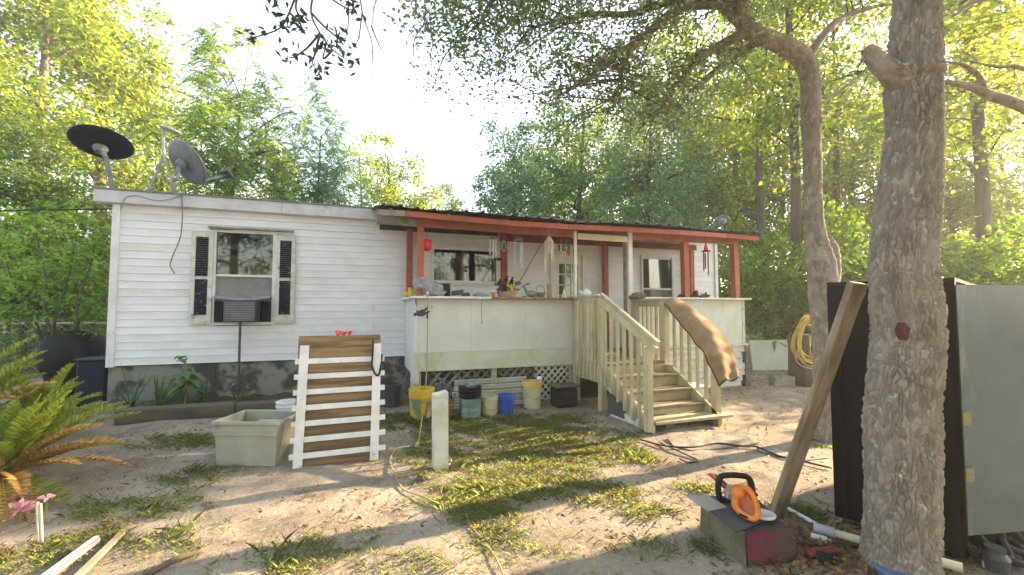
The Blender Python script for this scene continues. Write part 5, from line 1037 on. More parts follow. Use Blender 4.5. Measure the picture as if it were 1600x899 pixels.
a_, b_ = gr(190, 838), gr(115, 915); a_[2] += .02; b_[2] += .03; m = MB(); m.beam(a_, b_, .045, .018, ch=.003); single("wood_strip", m, M("tan_dry_wood", (.36, .29, .18), (.28, .22, .13), 9, .85, .3), "tan wooden strip lying beside the metal strip at the bottom left", "strip", a_)
a_, b_ = gr(316, 866), gr(225, 905); a_[2] += .02; b_[2] += .02; m = MB(); P, r_ = smooth_path([a_, (a_ + b_) / 2 + (0, .02, .01), b_], [.014, .02, .018]); m.tube(P, r_, 7); single("fallen_branch", m, BARKFAR, "dark fallen stick on the sand left of centre foreground", "stick", a_, True)
# black tank and box at the left of the house
q = np.array((-4.55, 9.3)); z = G(*q); t = thing("black_tank", "rounded black plastic tank beside the left end of the mobile home", "tank", (q[0], q[1], z))
m = MB(); m.blob((q[0] + .12, q[1], z + .74), (.38, .40, .36), 18, None, 0, .6); part("tank_body", m, BLACK, t, True); m = MB(); m.lathe((q[0] + .12, q[1], z - .03), [(.32, 0), (.32, .30), (.36, .45)], 18); part("stand", m, BLACK, t); m = MB(); m.lathe((q[0] + .12, q[1], z + 1.08), [(.14, 0), (.14, .05), (.05, .06)], 14); part("cap", m, BLACK, t)
x, y = -3.86, 8.7; z = G(x, y); t = thing("blue_bin", "dark blue bin wedged between black tank and house corner", "bin", (x, y, z)); m = MB(); m.box((x - .18, y - .18, z), (x + .2, y + .18, z + .70), ch=.03); part("body", m, M("dark_blue_plastic", (.010, .016, .028), (.016, .022, .035), 6, .55, spec=.2), t); m = MB(); m.box((x - .2, y - .2, z + .70), (x + .22, y + .2, z + .73), ch=.008); part("lid", m, DKGREY, t)
# chain link fences
def chainlink(label, a_, b_, h, nposts, cat="fence"):
    a_ = Vector((a_[0], a_[1], G(*a_))); b_ = Vector((b_[0], b_[1], G(*b_))); t = thing("chain_link_fence", label, cat, a_); d = b_ - a_; L = d.length; d.normalize()
    for k in range(nposts):
        p = a_ + d * L * k / (nposts - 1); m = MB(); m.tube([p + Vector((0, 0, -.05)), p + Vector((0, 0, h + .05))], .028, 8); part("fence_post", m, PALEMET, t)
    m = MB(); m.tube([a_ + Vector((0, 0, h)), b_ + Vector((0, 0, h))], .022, 7); part("top_rail", m, PALEMET, t)
    V = []; F = []; st_ = .085; wd = .0035
    for sgn in (1, -1):
        for c_ in np.arange(-h, L + h, st_):
            lo, hi = .03, h - .02
            if sgn > 0: lo = max(lo, -c_); hi = min(hi, L - c_)
            else: lo = max(lo, c_ - L); hi = min(hi, c_)
            if hi <= lo: continue
            p = a_ + d * (c_ + sgn * lo) + Vector((0, 0, lo)); q = a_ + d * (c_ + sgn * hi) + Vector((0, 0, hi)); o = len(V)
            V += [p - d * wd, p + d * wd, q + d * wd, q - d * wd]; F.append((o, o + 1, o + 2, o + 3))
    part("wire_mesh", (np.array([tuple(v_) for v_ in V]), F), GREYMET, t, kind="stuff")
chainlink("chain link fence behind the bushes left of the house", (-13, 10.6), (-4.2, 10.2), 1.25, 4)
chainlink("chain link fence behind the saplings right of the porch", (8.4, 11.8), (22, 10.5), 1.5, 5)

# ------------------------------------------------------------------ foliage tools
def leafmesh(C, D, Nn, L, W_):
    """rhombic leaves: C centres, D long axes, Nn approximate normals"""
    D = D / (np.linalg.norm(D, axis=1)[:, None] + 1e-9); S = np.cross(D, Nn); S /= np.linalg.norm(S, axis=1)[:, None] + 1e-9
    L = np.broadcast_to(L, (len(C),))[:, None]; W_ = np.broadcast_to(W_, (len(C),))[:, None]
    V = np.stack([C - D * L * .5, C + S * W_ * .5 - D * L * .05, C + D * L * .5, C - S * W_ * .5 - D * L * .05], 1).reshape(-1, 3)
    return V, np.arange(len(V)).reshape(-1, 4)
def clump_leaves(r, cen, npl, cr, L, W_, flat=.55, droop=.35):
    n_ = np.maximum(4, (npl * r.uniform(.5, 1.5, len(cen))).astype(int)); idx = np.repeat(np.arange(len(cen)), n_); N_ = len(idx)
    crr = (cr * r.uniform(.6, 1.35, len(cen)))[idx][:, None]
    off = r.normal(0, 1, (N_, 3)) * crr * np.array((1, 1, flat)) * .6
    off[:, 2] -= .25 * (off[:, 0] ** 2 + off[:, 1] ** 2) / crr[:, 0]
    D = r.normal(0, 1, (N_, 3)); D[:, 2] = D[:, 2] * .5 - droop; D[:, :2] += off[:, :2] / crr * .8
    Nn = r.normal(0, .6, (N_, 3)) + np.array((0, 0, 1.0))
    s_ = r.uniform(.6, 1.3, N_)
    return leafmesh(cen[idx] + off, D, Nn, L * s_, W_ * s_)
def frond_leaves(r, cen, nf, fl, L, W_):
    Cs = []; Ds = []; Ns = []
    for c in cen:
        for _ in range(nf):
            a = r.uniform(0, 6.28); e = r.normal(.0, .35); d = np.array((math.cos(a) * math.cos(e), math.sin(a) * math.cos(e), math.sin(e))); f = fl * r.uniform(.6, 1.2)
            k = np.linspace(.15, 1, 9); base = c + r.normal(0, .22, 3)
            P = base + d * f * k[:, None]; P[:, 2] -= .35 * f * k ** 2
            s_ = np.cross(d, (0, 0, 1.0)); s_ /= np.linalg.norm(s_) + 1e-9
            for sg in (1, -1):
                Dd = s_ * sg * .85 + d * .5 + np.array((0, 0, -.25)); Cs.append(P + Dd * L * .5); Ds.append(np.tile(Dd, (9, 1))); Ns.append(np.tile((0, 0, 1.0), (9, 1)) + r.normal(0, .3, (9, 3)))
    return leafmesh(np.vstack(Cs), np.vstack(Ds), np.vstack(Ns), L, W_)
def crown_centres(r, n_, rx, z0, z1, taper=.25, shell=.45, gaps=5):
    ph = r.uniform(0, 6.28, 6); gd = r.normal(0, 1, (gaps, 3)); gd /= np.linalg.norm(gd, axis=1)[:, None]; out = []
    while len(out) < n_:
        v = r.normal(0, 1, 3); v /= np.linalg.norm(v); a = math.atan2(v[1], v[0])
        lob = 1 + .20 * math.sin(2 * a + ph[0] + 2 * v[2]) + .16 * math.sin(5 * a + ph[1]) * math.cos(4 * v[2] + ph[2]) + .13 * math.sin(7 * v[2] + ph[3])
        if (gd @ v).max() > .93 and r.random() < .85: continue
        q = v * lob * r.random() ** shell
        h = (q[2] + 1) / 2; wd = (1 - taper * max(0, h)) 
        out.append((q[0] * rx * wd, q[1] * rx * wd, z0 + (z1 - z0) * min(max(h, -.05), 1.05)))
    return np.array(out)
def skeleton(r, cen, trunk_top, r0, lean=.25, nlimb=9, sides=9):
    V = []; F = []
    def add(P, rad, n_):
        P, rr_ = smooth_path(P, rad, 4); v_, f_ = tube_arr(P, rr_, n_, False); o = sum(len(x) for x in V); V.append(v_); F.extend([tuple(i + o for i in q) for q in f_]); return P, rr_
    hs = np.linspace(0, 1, 8); tp = np.stack([lean * (np.sin(hs * 3.1 + r.uniform(0, 6)) - 0) * hs, lean * np.sin(hs * 2.6 + r.uniform(0, 6)) * hs, trunk_top * hs - .1 * (hs == 0)], 1)
    rad = r0 * (1 - .72 * hs); rad[0] *= 1.35
    P, rr_ = add(tp, rad, sides); nodes = list(P[len(P) // 3:]); nr = list(rr_[len(rr_) // 3:])
    todo = list(range(len(cen))); limbs = [r.integers(len(cen))]
    while len(limbs) < min(nlimb, len(cen)):
        dmin = np.min([np.linalg.norm(cen - cen[i], axis=1) for i in limbs], axis=0); limbs.append(int(np.argmax(dmin)))
    order = limbs + [i for i in todo if i not in limbs]
    for j, i in enumerate(order):
        c = cen[i]; A_ = np.array(nodes); dd = np.linalg.norm(A_ - c, axis=1) + 1.4 * np.maximum(0, A_[:, 2] - c[2] + .3)
        k = int(np.argmin(dd)); a_ = A_[k]; ra = min(nr[k] * .62, r0 * (.42 if j < nlimb else .16)); L = np.linalg.norm(c - a_)
        mid = (a_ + c) / 2 + r.normal(0, .10, 3) * L + np.array((0, 0, .10 * L)); q1 = a_ * .72 + mid * .28 + r.normal(0, .03, 3) * L
        P, rr_ = add(np.array([a_, q1, mid, c]), np.array([ra, ra * .85, ra * .6, max(ra * .22, .006)]), 6 if j < nlimb else 4)
        nodes += list(P[3:]); nr += list(rr_[3:])
    return np.vstack(V), F
TEMPL = {}
def template(key, seed, rx, z0, z1, ncl, npl, cr, L, W_, trunk_top, r0, style='leaf', taper=.25, gaps=5, shell=.45, droop=.35, lean=.25, nlimb=9):
    r = np.random.default_rng(seed); cen = crown_centres(r, ncl, rx, z0, z1, taper, shell, gaps)
    V, F = clump_leaves(r, cen, npl, cr, L, W_, droop=droop) if style == 'leaf' else frond_leaves(r, cen, npl, cr, L, W_)
    tv, tf = skeleton(r, cen, trunk_top, r0, lean, nlimb)
    TEMPL[key] = (mesh_from("trunk", tv, tf, BARKFAR, True), mesh_from("crown", V, F, LEAF_G))
template('broad', 1, 3.0, 2.2, 10, 120, 165, .62, .15, .085, 8.2, .20)
template('broad2', 2, 3.1, 2.6, 10, 105, 165, .66, .15, .09, 8.4, .18, gaps=8, taper=.1)
template('tall', 3, 2.3, 3.8, 10, 70, 170, .60, .14, .08, 8.8, .17, gaps=8, taper=.3)
template('feather', 4, 2.8, 2.6, 10, 105, 15, .62, .17, .055, 8.0, .13, 'frond', taper=.08, gaps=9)
template('loose', 5, 3.0, 3.2, 10, 62, 120, .55, .15, .085, 8.4, .17, gaps=12, shell=.35)
template('bush', 6, 1.0, .15, 2.0, 46, 120, .26, .105, .062, 1.2, .035, taper=.1, nlimb=7, lean=.1)
template('bush2', 7, 1.0, .2, 2.0, 40, 16, .26, .09, .034, 1.3, .03, 'frond', taper=.15, nlimb=7, lean=.1)
def put_tree(name, cat, key, pos, H, Rr, lm, bm_, label, group=None, rot=None, trunk=None):
    base = 2.0 if key.startswith('bush') else 10.0; brx = 1.0 if key.startswith('bush') else 3.0
    z = float(hz(pos[0], pos[1])); t = thing(name, label, cat, (pos[0], pos[1], z), group)
    t.scale = (Rr / brx, Rr / brx, H / base); t.rotation_euler = (0, 0, rot if rot is not None else float(rng.uniform(0, 6.28)))
    for me, mt, nm in ((TEMPL[key][0], bm_, "trunk"), (TEMPL[key][1], lm, "crown")):
        o = bpy.data.objects.new(nm, me); col.objects.link(o); o.parent = t
        o.material_slots[0].link = 'OBJECT'; o.material_slots[0].material = mt
    return t
def tree_px(key, px_, d, ytop, Rr, lm, bm_, label, rot=None, name="tree"):
    p = CAM + (FH + RT * (px_ - 800) / FOC) * d; H = 1.6 + d * (483 - ytop) / FOC
    return put_tree(name, "tree", key, p, H, Rr, lm, bm_, label, "trees behind the mobile home", rot)
FAR = [
 ('tall', 40, 17, -190, 4.6, LEAF_Y, BARKPALE, "very tall yellow green tree at the far left edge of the yard"),
 ('broad', 150, 21, -110, 4.6, LEAF_Y, BARKPALE, "tall yellow green tree rising behind the black satellite dish"),
 ('broad2', -120, 13, 20, 3.2, LEAF_Y, BARKPALE, "bright yellow green tree partly outside the left edge"),
 ('broad', 40, 12, 190, 2.2, LEAF_G, BARKFAR, "lower green tree behind the multi stemmed shrub at left"),
 ('feather', 352, 15.5, 45, 2.65, LEAF_G, BARKFAR, "feathery green tree rising right of the grey satellite dish"),
 ('feather', 492, 17.5, 135, 2.0, LEAF_B, BARKFAR, "darker feathery tree above the roof vent"),
 ('broad2', 610, 25, 205, 3.0, LEAF_Y, BARKPALE, "yellow green rounded tree beyond the left end of the porch roof"),
 ('loose', 560, 33, 190, 3.4, LEAF_G, BARKPALE, "pale thin tree far beyond the roof between two nearer crowns"),
 ('broad', 690, 36, 285, 3.0, LEAF_G, BARKPALE, "small hazy far tree at the bottom of the sky gap"),
 ('broad2', 245, 25, 130, 3.6, LEAF_Y, BARKPALE, "yellow leaved tree filling the gap behind the two dishes"),
 ('broad', 425, 27, 225, 3.6, LEAF_Y, BARKPALE, "low yellow green tree behind the feathery trees"),
 ('broad', 800, 19, 180, 2.5, LEAF_B, BARKFAR, "blue green tree at the right side of the sky gap"),
 ('broad2', 905, 21, 110, 3.1, LEAF_G, BARKFAR, "rounded green tree behind the middle of the porch roof"),
 ('broad', 1010, 18, 120, 2.6, LEAF_B, BARKFAR, "dense blue green tree behind the porch white post"),
 ('broad2', 1095, 25, -40, 4.0, LEAF_Y, BARKFAR, "tall sunlit tree beyond the right end of the porch roof"),
 ('loose', 1200, 16, -60, 3.4, LEAF_Y, BARKFAR, "forked dark trunk tree right of the porch end"),
 ('tall', 1243, 12.5, -260, 3.2, LEAF_Y, BARKFAR, "slim straight tree just left of the bent oak trunk"),
 ('loose', 1310, 20, -60, 3.7, LEAF_Y, BARKFAR, "sunlit tree seen between the bent oak and the big oak"),
 ('tall', 1536, 13, -260, 4.0, LEAF_Y, BARKFAR, "dark straight trunk tree above the grey cabinet door"),
 ('loose', 1440, 23, -60, 4.0, LEAF_G, BARKFAR, "green tree hidden mostly behind the big oak trunk"),
 ('loose', 1640, 17, -120, 3.8, LEAF_Y, BARKPALE, "glowing yellow tree at the right edge"),
 ('loose', 1155, 29, 40, 4.0, LEAF_G, BARKFAR, "distant slender tree behind the right porch post"),
 ('broad', 960, 33, 150, 4.2, LEAF_G, BARKFAR, "distant green tree behind the porch middle"),
 ('loose', 1385, 31, 30, 4.5, LEAF_Y, BARKPALE, "distant yellow green tree left of the big oak"),
 ('loose', 1570, 29, 20, 4.5, LEAF_Y, BARKPALE, "distant yellow green tree beyond the cabinet"),
 ('broad2', 860, 38, 190, 4.4, LEAF_G, BARKPALE, "hazy far tree behind the blue green crowns"),
 ('broad', 1155, 22, 175, 3.0, LEAF_Y, BARKPALE, "rounded sunlit tree low behind the right end of the porch roof"),
 ('broad2', 1225, 23, 160, 3.0, LEAF_G, BARKPALE, "green tree low in the gap left of the bent oak"),
 ('broad', 1330, 25, 150, 3.6, LEAF_Y, BARKPALE, "low yellow green tree between bent oak and leaning beam"),
 ('broad2', 1430, 27, 170, 3.8, LEAF_G, BARKPALE, "low green tree close behind the big oak trunk"),
 ('broad', 1500, 19, 205, 2.6, LEAF_Y, BARKPALE, "low sunlit tree right of the big oak above the cabinet"),
 ('broad2', 1590, 21, 180, 3.0, LEAF_Y, BARKPALE, "low sunlit tree above the right edge of the grey door"),
 ('broad', 1075, 24, 190, 3.0, LEAF_B, BARKFAR, "low blue green tree above the porch roof near its right end"),
]
for f in FAR: tree_px(*f)
for x, y, H, Rr_, k, lab in ((-13, -9, 13, 4.2, 'broad', "leafy tree across the yard facing the left end of the house"), (-6.5, -12, 15, 4.5, 'broad2', "taller leafy tree across the yard facing the shuttered window"), (0, -10.5, 13, 4.2, 'broad', "leafy tree across the yard facing the slat frame"), (6.5, -13, 16, 4.8, 'broad2', "tallest leafy tree across the yard facing the porch stairs"), (13, -11, 14, 4.4, 'broad', "leafy tree across the yard beyond the steel cabinet"), (-20, -3, 14, 4.5, 'broad2', "leafy tree far out left of the sago palms")):
    put_tree("tree", "tree", k, (x, y), H, Rr_, LEAF_G, BARKFAR, lab, "trees mirrored in the windows")
BUSH = [
 ('bush', 1195, 12.2, 355, 1.2, LEAF_BUSH, "bright green bush right of the porch end post"),
 ('bush2', 1240, 11.2, 400, 1.1, LEAF_BUSH, "leafy sapling clump above the pale metal sheet"),
 ('bush', 1290, 13, 300, 1.5, LEAF_BUSH, "tall bright bush between bent oak and leaning beam"),
 ('bush2', 1340, 12, 380, 1.3, LEAF_BUSH, "bush above the left end of the black cabinet"),
 ('bush', 1490, 13, 375, 1.3, LEAF_BUSH, "bush behind the cabinet right of the big oak"),
 ('bush', 1570, 12, 330, 1.5, LEAF_BUSH, "sunlit bush above the grey door at the right edge"),
 ('bush2', 1640, 10, 350, 1.4, LEAF_BUSH, "bush beyond the right edge of the cabinet"),
 ('bush', 1150, 15, 400, 1.4, LEAF_G, "dark bush in the shade behind the porch end"),
 ('bush', 20, 10.5, 345, 1.6, LEAF_G, "dense bush behind the chain link fence at left"),
 ('bush2', 110, 12, 335, 1.5, LEAF_BUSH, "bright bush beside the house corner behind the fence"),
 ('bush', -70, 9, 380, 1.5, LEAF_G, "bush cut by the left edge behind the palm"),
 ('bush', 150, 13.5, 370, 1.3, LEAF_Y, "yellow green bush just left of the white corner trim"),
]
for k, px_, d, yt, Rr, lm, lab in BUSH:
    p = CAM + (FH + RT * (px_ - 800) / FOC) * d; put_tree("bush", "bush", k, p, 1.6 + d * (483 - yt) / FOC, Rr, lm, BARKFAR, lab, "bushes around the yard")
# far wood: one mass nobody could count
r = np.random.default_rng(11); cs = []
for k in range(1500):
    a = r.uniform(R(-28), R(152)); d = r.uniform(42, 75); top = 5 + 5.0 * (.5 + .5 * math.sin(a * 7 + 1)) + (4 if a < R(60) else 0)
    cs.append((d * math.cos(a), d * math.sin(a), r.uniform(0, 1) ** .8 * top))
V, F = clump_leaves(r, np.array(cs), 26, 1.5, .55, .34); single("far_woods", (V, F), LEAF_G, "distant green woods closing off the yard behind all other trees", "woods", (0, 40, 0), kind="stuff")

# ------------------------------------------------------------------ oaks with furrowed bark
def bark(P, Rd, n_, cw, chh, amp, seed, extra=None, sub=30, crk=.24):
    P, Rd = smooth_path(P, Rd, sub); r = np.random.default_rng(seed); T, N, B = frames(P); m_ = len(P)
    s_ = np.concatenate([[0], np.cumsum(np.linalg.norm(np.diff(P, axis=0), axis=1))]); th = np.arange(n_) * 2 * np.pi / n_
    nu = max(6, int(round(2 * math.pi * Rd.mean() / cw))); nv = int(s_[-1] / chh) + 4; J = r.uniform(-.38, .38, (nu, nv, 2)); Hh = r.uniform(.4, 1, (nu, nv))
    U = np.broadcast_to(th / (2 * np.pi) * nu, (m_, n_)).copy(); Vv = np.broadcast_to((s_ / chh)[:, None], (m_, n_)).copy() + 1.5
    U += .35 * np.sin(Vv * .9 + 2 * np.sin(U * 2 * np.pi / nu * 5)); Vv += .3 * np.sin(U * 2 * np.pi / nu * 9)
    kk = 2 * np.pi / nu; U += .17 * np.sin(Vv * 2.3 + U * kk * 7) + .09 * np.sin(Vv * 5.1 - 3 * np.sin(U * kk * 4)); Vv += .22 * np.sin(U * kk * 13 + Vv * .8) + .08 * np.sin(U * kk * 29 + Vv * 2.9)
    iu = np.floor(U).astype(int); iv = np.floor(Vv).astype(int); F1 = np.full(U.shape, 9.); F2 = np.full(U.shape, 9.); Hc = np.zeros(U.shape)
    for a in (-1, 0, 1):
        for b_ in (-1, 0, 1):
            cu = iu + a; cv = np.clip(iv + b_, 0, nv - 1); j = J[cu % nu, cv]; dd = np.hypot(U - (cu + .5 + j[..., 0]), (Vv - (iv + b_ + .5 + j[..., 1])))
            new = dd < F1; F2 = np.where(new, F1, np.minimum(F2, dd)); Hc = np.where(new, Hh[cu % nu, cv], Hc); F1 = np.where(new, dd, F1)
    pl = np.clip((F2 - F1 - .03) / crk, 0, 1); pl = pl * pl * (3 - 2 * pl); pl = pl * (.82 + .18 * np.clip((F2 - F1) / .6, 0, 1))
    lump = .035 * np.sin(2 * th[None] + s_[:, None] * 2.1 + seed) + .025 * np.sin(3 * th[None] - s_[:, None] * 3.7)
    dv_ = .62 + .38 * np.sin(th[None] * 3 + s_[:, None] * 5.3 + seed) * np.sin(th[None] * 5 - s_[:, None] * 3.1); disp = amp * (dv_ * pl * Hc - .40) + amp * .08 * np.sin(U * kk * 61 + 2 * np.sin(Vv * 3.7)) * np.sin(Vv * 6.1 + U) + Rd[:, None] * lump + amp * .06 * r.normal(0, 1, U.shape) * pl
    if extra is not None: disp = disp + extra(P, th)
    rad = Rd[:, None] + disp
    V = P[:, None] + rad[..., None] * (np.cos(th)[None, :, None] * N[:, None] + np.sin(th)[None, :, None] * B[:, None])
    I_ = np.arange(m_ * n_).reshape(m_, n_); F = np.stack([I_[:-1], np.roll(I_[:-1], -1, 1), np.roll(I_[1:], -1, 1), I_[1:]], -1).reshape(-1, 4)
    bark.tone = np.clip(Hc, 0, 1).reshape(-1).astype(np.float32); return V.reshape(-1, 3), F
def outline(rows, d):
    P = []; Rr = []
    for y, xl, xr in rows: P.append(at((xl + xr) / 2, y, d)); Rr.append((xr - xl) / 2 * d / FOC / math.sqrt(1 + (((xl + xr) / 2 - 800) / FOC) ** 2))
    return np.array(P), np.array(Rr)
DO = 2.67
rows = [(990, 1316, 1500), (930, 1326, 1486), (895, 1336, 1476), (850, 1344, 1469), (760, 1345, 1470), (680, 1347, 1469), (620, 1352, 1470), (565, 1356, 1476), (520, 1360, 1475), (450, 1357, 1468), (400, 1354, 1465), (330, 1362, 1470), (250, 1374, 1475), (200, 1380, 1478), (140, 1378, 1476), (125, 1376, 1477), (90, 1384, 1474), (0, 1392, 1474), (-150, 1398, 1478), (-330, 1402, 1470), (-560, 1410, 1462), (-900, 1420, 1450)]
P, Rr = outline(rows, DO)
def scar(P_, th):
    yz = P_[:, 2]; z0 = at(1430, 128, DO)[2]; g_ = np.exp(-((yz - z0) / .012) ** 2)[:, None] * .022; g2 = np.exp(-((yz - z0 - .05) / .03) ** 2)[:, None] * .012
    return -g_ + g2 + 0 * th[None]
OAKB, n, l, b = nodes_of("furrowed_oak_bark")
tc = n.new("ShaderNodeTexCoord"); v = tc.outputs["Object"]; ge = n.new("ShaderNodeNewGeometry")
c = mixc(n, l, ramp(n, l, noise(n, l, v, 9, 6, .65), .38, .64), (.26, .225, .182), (.20, .172, .138))
c = mixc(n, l, ramp(n, l, noise(n, l, v, 2.6, 6, .6), .54, .66), c, (.29, .26, .22))
c = mixc(n, l, ramp(n, l, noise(n, l, v, 15, 5, .7, .4), .60, .65), c, (.36, .37, .32))
c = mixc(n, l, ramp(n, l, noise(n, l, v, 60, 3, .7), .64, .78), c, (.17, .135, .105))
at_ = n.new("ShaderNodeAttribute"); at_.attribute_name = "plate_tone"; hs = n.new("ShaderNodeHueSaturation"); mr = n.new("ShaderNodeMapRange"); l.new(at_.outputs["Fac"], mr.inputs[0]); mr.inputs[1].default_value = .4; mr.inputs[3].default_value = .76; mr.inputs[4].default_value = 1.26; l.new(mr.outputs[0], hs.inputs["Value"]); l.new(c, hs.inputs["Color"]); c = hs.outputs[0]
b.inputs["Roughness"].default_value = .95; b.inputs["Specular IOR Level"].default_value = .1
l.new(c, b.inputs["Base Color"]); bn = n.new("ShaderNodeBump"); bn.inputs["Strength"].default_value = .6; bn.inputs["Distance"].default_value = .006
l.new(noise(n, l, v, 90, 6), bn.inputs["Height"]); l.new(bn.outputs[0], b.inputs["Normal"])
oz = float(hz(3.05, 1.75)); oak = thing("oak_tree", "large rough barked oak trunk filling the right foreground", "tree", (3.05, 1.75, oz))
def barkpart(name, arr, parent):
    o = part(name, arr, OAKB, parent, True); a = o.data.attributes.new("plate_tone", 'FLOAT', 'POINT'); a.data.foreach_set("value", bark.tone); return o
barkpart("trunk", bark(P[:19], Rr[:19], 480, .0225, .058, .024, 3, scar, 34, .22), oak)
barkpart("upper_trunk", bark(P[18:], Rr[18:] * .985, 90, .05, .1, .012, 13, None, 8), oak)
sP = np.array([at(1418, 130, DO - .02), at(1385, 108, DO - .03), at(1362, 86, DO - .03), at(1352, 76, DO - .03)]); barkpart("limb_stub", bark(sP, np.array([.085, .06, .043, .027]), 110, .027, .05, .014, 5, sub=24), oak)
# red paint mark: a thin patch following the bark
m = MB(); pc = at(1416, 518, DO - .203); u_ = Vector(RT); 
V = [Vector(pc) + u_ * (.022 * (1 + .25 * math.sin(5 * a) + .15 * math.sin(9 * a)) * math.cos(a)) + Vector((0, 0, .042 * (1 + .25 * math.sin(4 * a + 1)) * math.sin(a))) for a in np.linspace(0, 6.283, 17)[:-1]]
m.add(V + [v_ - Vector(FH) * -.05 for v_ in V], [tuple(range(16))[::-1]] + [(i, (i + 1) % 16, (i + 1) % 16 + 16, i + 16) for i in range(16)]); part("paint_mark", m, M("dark_red_bark_paint", (.085, .02, .014), (.06, .028, .02), 40, .9, .8, 60), oak)
# the overhead limb of the big oak with big leathery leaves
LB = [at(1430, -330, DO), at(1200, -330, 2.9), at(900, -260, 3.1), at(640, -150, 3.1), at(500, -70, 3.05)]
m = MB(); Pq, rq = smooth_path(LB, [.12, .09, .06, .035, .02], 6); m.tube(Pq, rq, 8); lb = part("limb", m, BARK, oak, True)
tw = MB(); r = np.random.default_rng(21); Cl = []; Dl = []
TW = [[(500, -70), (492, -20), (486, 20), (500, 52), (520, 78), (546, 96)], [(500, -70), (470, -25), (452, 20), (436, 45), (400, 58), (388, 62)], [(470, -25), (462, 10), (468, 30), (450, 35)], [(486, 20), (505, 40), (530, 62), (535, 70)], [(500, 52), (480, 75), (458, 90), (447, 88)], [(500, 52), (492, 85), (488, 98), (497, 112)], [(520, 78), (505, 92), (512, 62)], [(492, -20), (520, 0), (545, 15), (556, 12)], [(470, -25), (440, -12), (430, 2), (440, 20)], [(452, 20), (470, 38), (462, 45)]]
for P_ in TW:
    Q, rq = smooth_path([at(x, y, 3.0 + .03 * i) for i, (x, y) in enumerate(P_)], np.linspace(.009, .003, len(P_)), 4); tw.tube(Q, rq, 4)
    for q in Q[len(Q) // 2:]:
        for _ in range(2): Cl.append(q + r.normal(0, .035, 3)); Dl.append(r.normal(0, 1, 3) + (0, 0, -.5))
    for _ in range(6): Cl.append(Q[-1] + r.normal(0, .04, 3)); Dl.append(r.normal(0, 1, 3) + (0, 0, -.5))
BT = [[(560, -40), (566, 20), (580, 62), (582, 95), (578, 140)], [(566, 20), (560, 60), (548, 88)], [(580, 40), (592, 70), (602, 88)], [(600, -30), (585, 10), (580, 62)], [(540, -40), (545, 20), (540, 60), (526, 95)], [(660, -40), (664, 30), (648, 60), (645, 95), (636, 108)], [(664, 30), (676, 62), (672, 92)]]
for P_ in BT:
    Q, rq = smooth_path([at(x, y, 3.3) for x, y in P_], np.linspace(.006, .0015, len(P_)), 4); tw.tube(Q, rq, 4)
    for k in range(5):
        q = Q[r.integers(len(Q) // 3, len(Q))]; tw.tube([q, q + np.array((r.normal(0, .05), 0, -abs(r.normal(0, .09))))], .0014, 3)
part("twigs", tw, BARKFAR, lb, kind="stuff")
Cl = np.array(Cl); part("leaves", leafmesh(Cl, np.array(Dl), r.normal(0, 1, Cl.shape), r.uniform(.045, .08, len(Cl)), r.uniform(.02, .034, len(Cl))), LEAF_DARK, lb, kind="stuff")
o = bpy.data.objects.new("crown", TEMPL['broad'][1]); col.objects.link(o); o.parent = oak; o.location = (.3, .2, 4.6); o.scale = (1.15, 1.15, .55); o.material_slots[0].link = 'OBJECT'; o.material_slots[0].material = LEAF_OAK

# bent oak further back
DB = 5.35
rows = [(740, 1258, 1330), (700, 1264, 1312), (640, 1268, 1306), (560, 1270, 1304), (500, 1266, 1308), (450, 1262, 1310), (410, 1258, 1306), (360, 1257, 1290), (300, 1255, 1286), (240, 1253, 1285), (180, 1250, 1284), (130, 1250, 1283)]
P, Rr = outline(rows, DB); P = list(P); Rr = list(Rr)
for x, y, d, rad in ((1259, 98, 5.34, .112), (1238, 78, 5.3, .11), (1208, 64, 5.25, .102), (1178, 50, 5.2, .098), (1150, 22, 5.15, .095), (1125, 0, 5.1, .092), (1085, -30, 5.0, .088), (1010, -62, 4.9, .085), (900, -85, 4.75, .06), (790, -70, 4.6, .04), (720, -30, 4.5, .02)): P.append(at(x, y, d)); Rr.append(rad)
b0 = P[1]; bo = thing("oak_tree", "bent oak whose trunk curves left over the porch roof", "tree", (b0[0], b0[1], float(hz(b0[0], b0[1]))))
barkpart("trunk", bark(np.array(P), np.array(Rr), 130, .034, .075, .016, 8, None, 22, .3), bo)
barkpart("limb_stub", bark(np.array([at(1285, 470, DB), at(1300, 430, DB + .02), at(1300, 390, DB + .04), at(1296, 372, DB + .05)]), np.array([.12, .095, .075, .03]), 40, .034, .06, .012, 9, None, 10), bo)
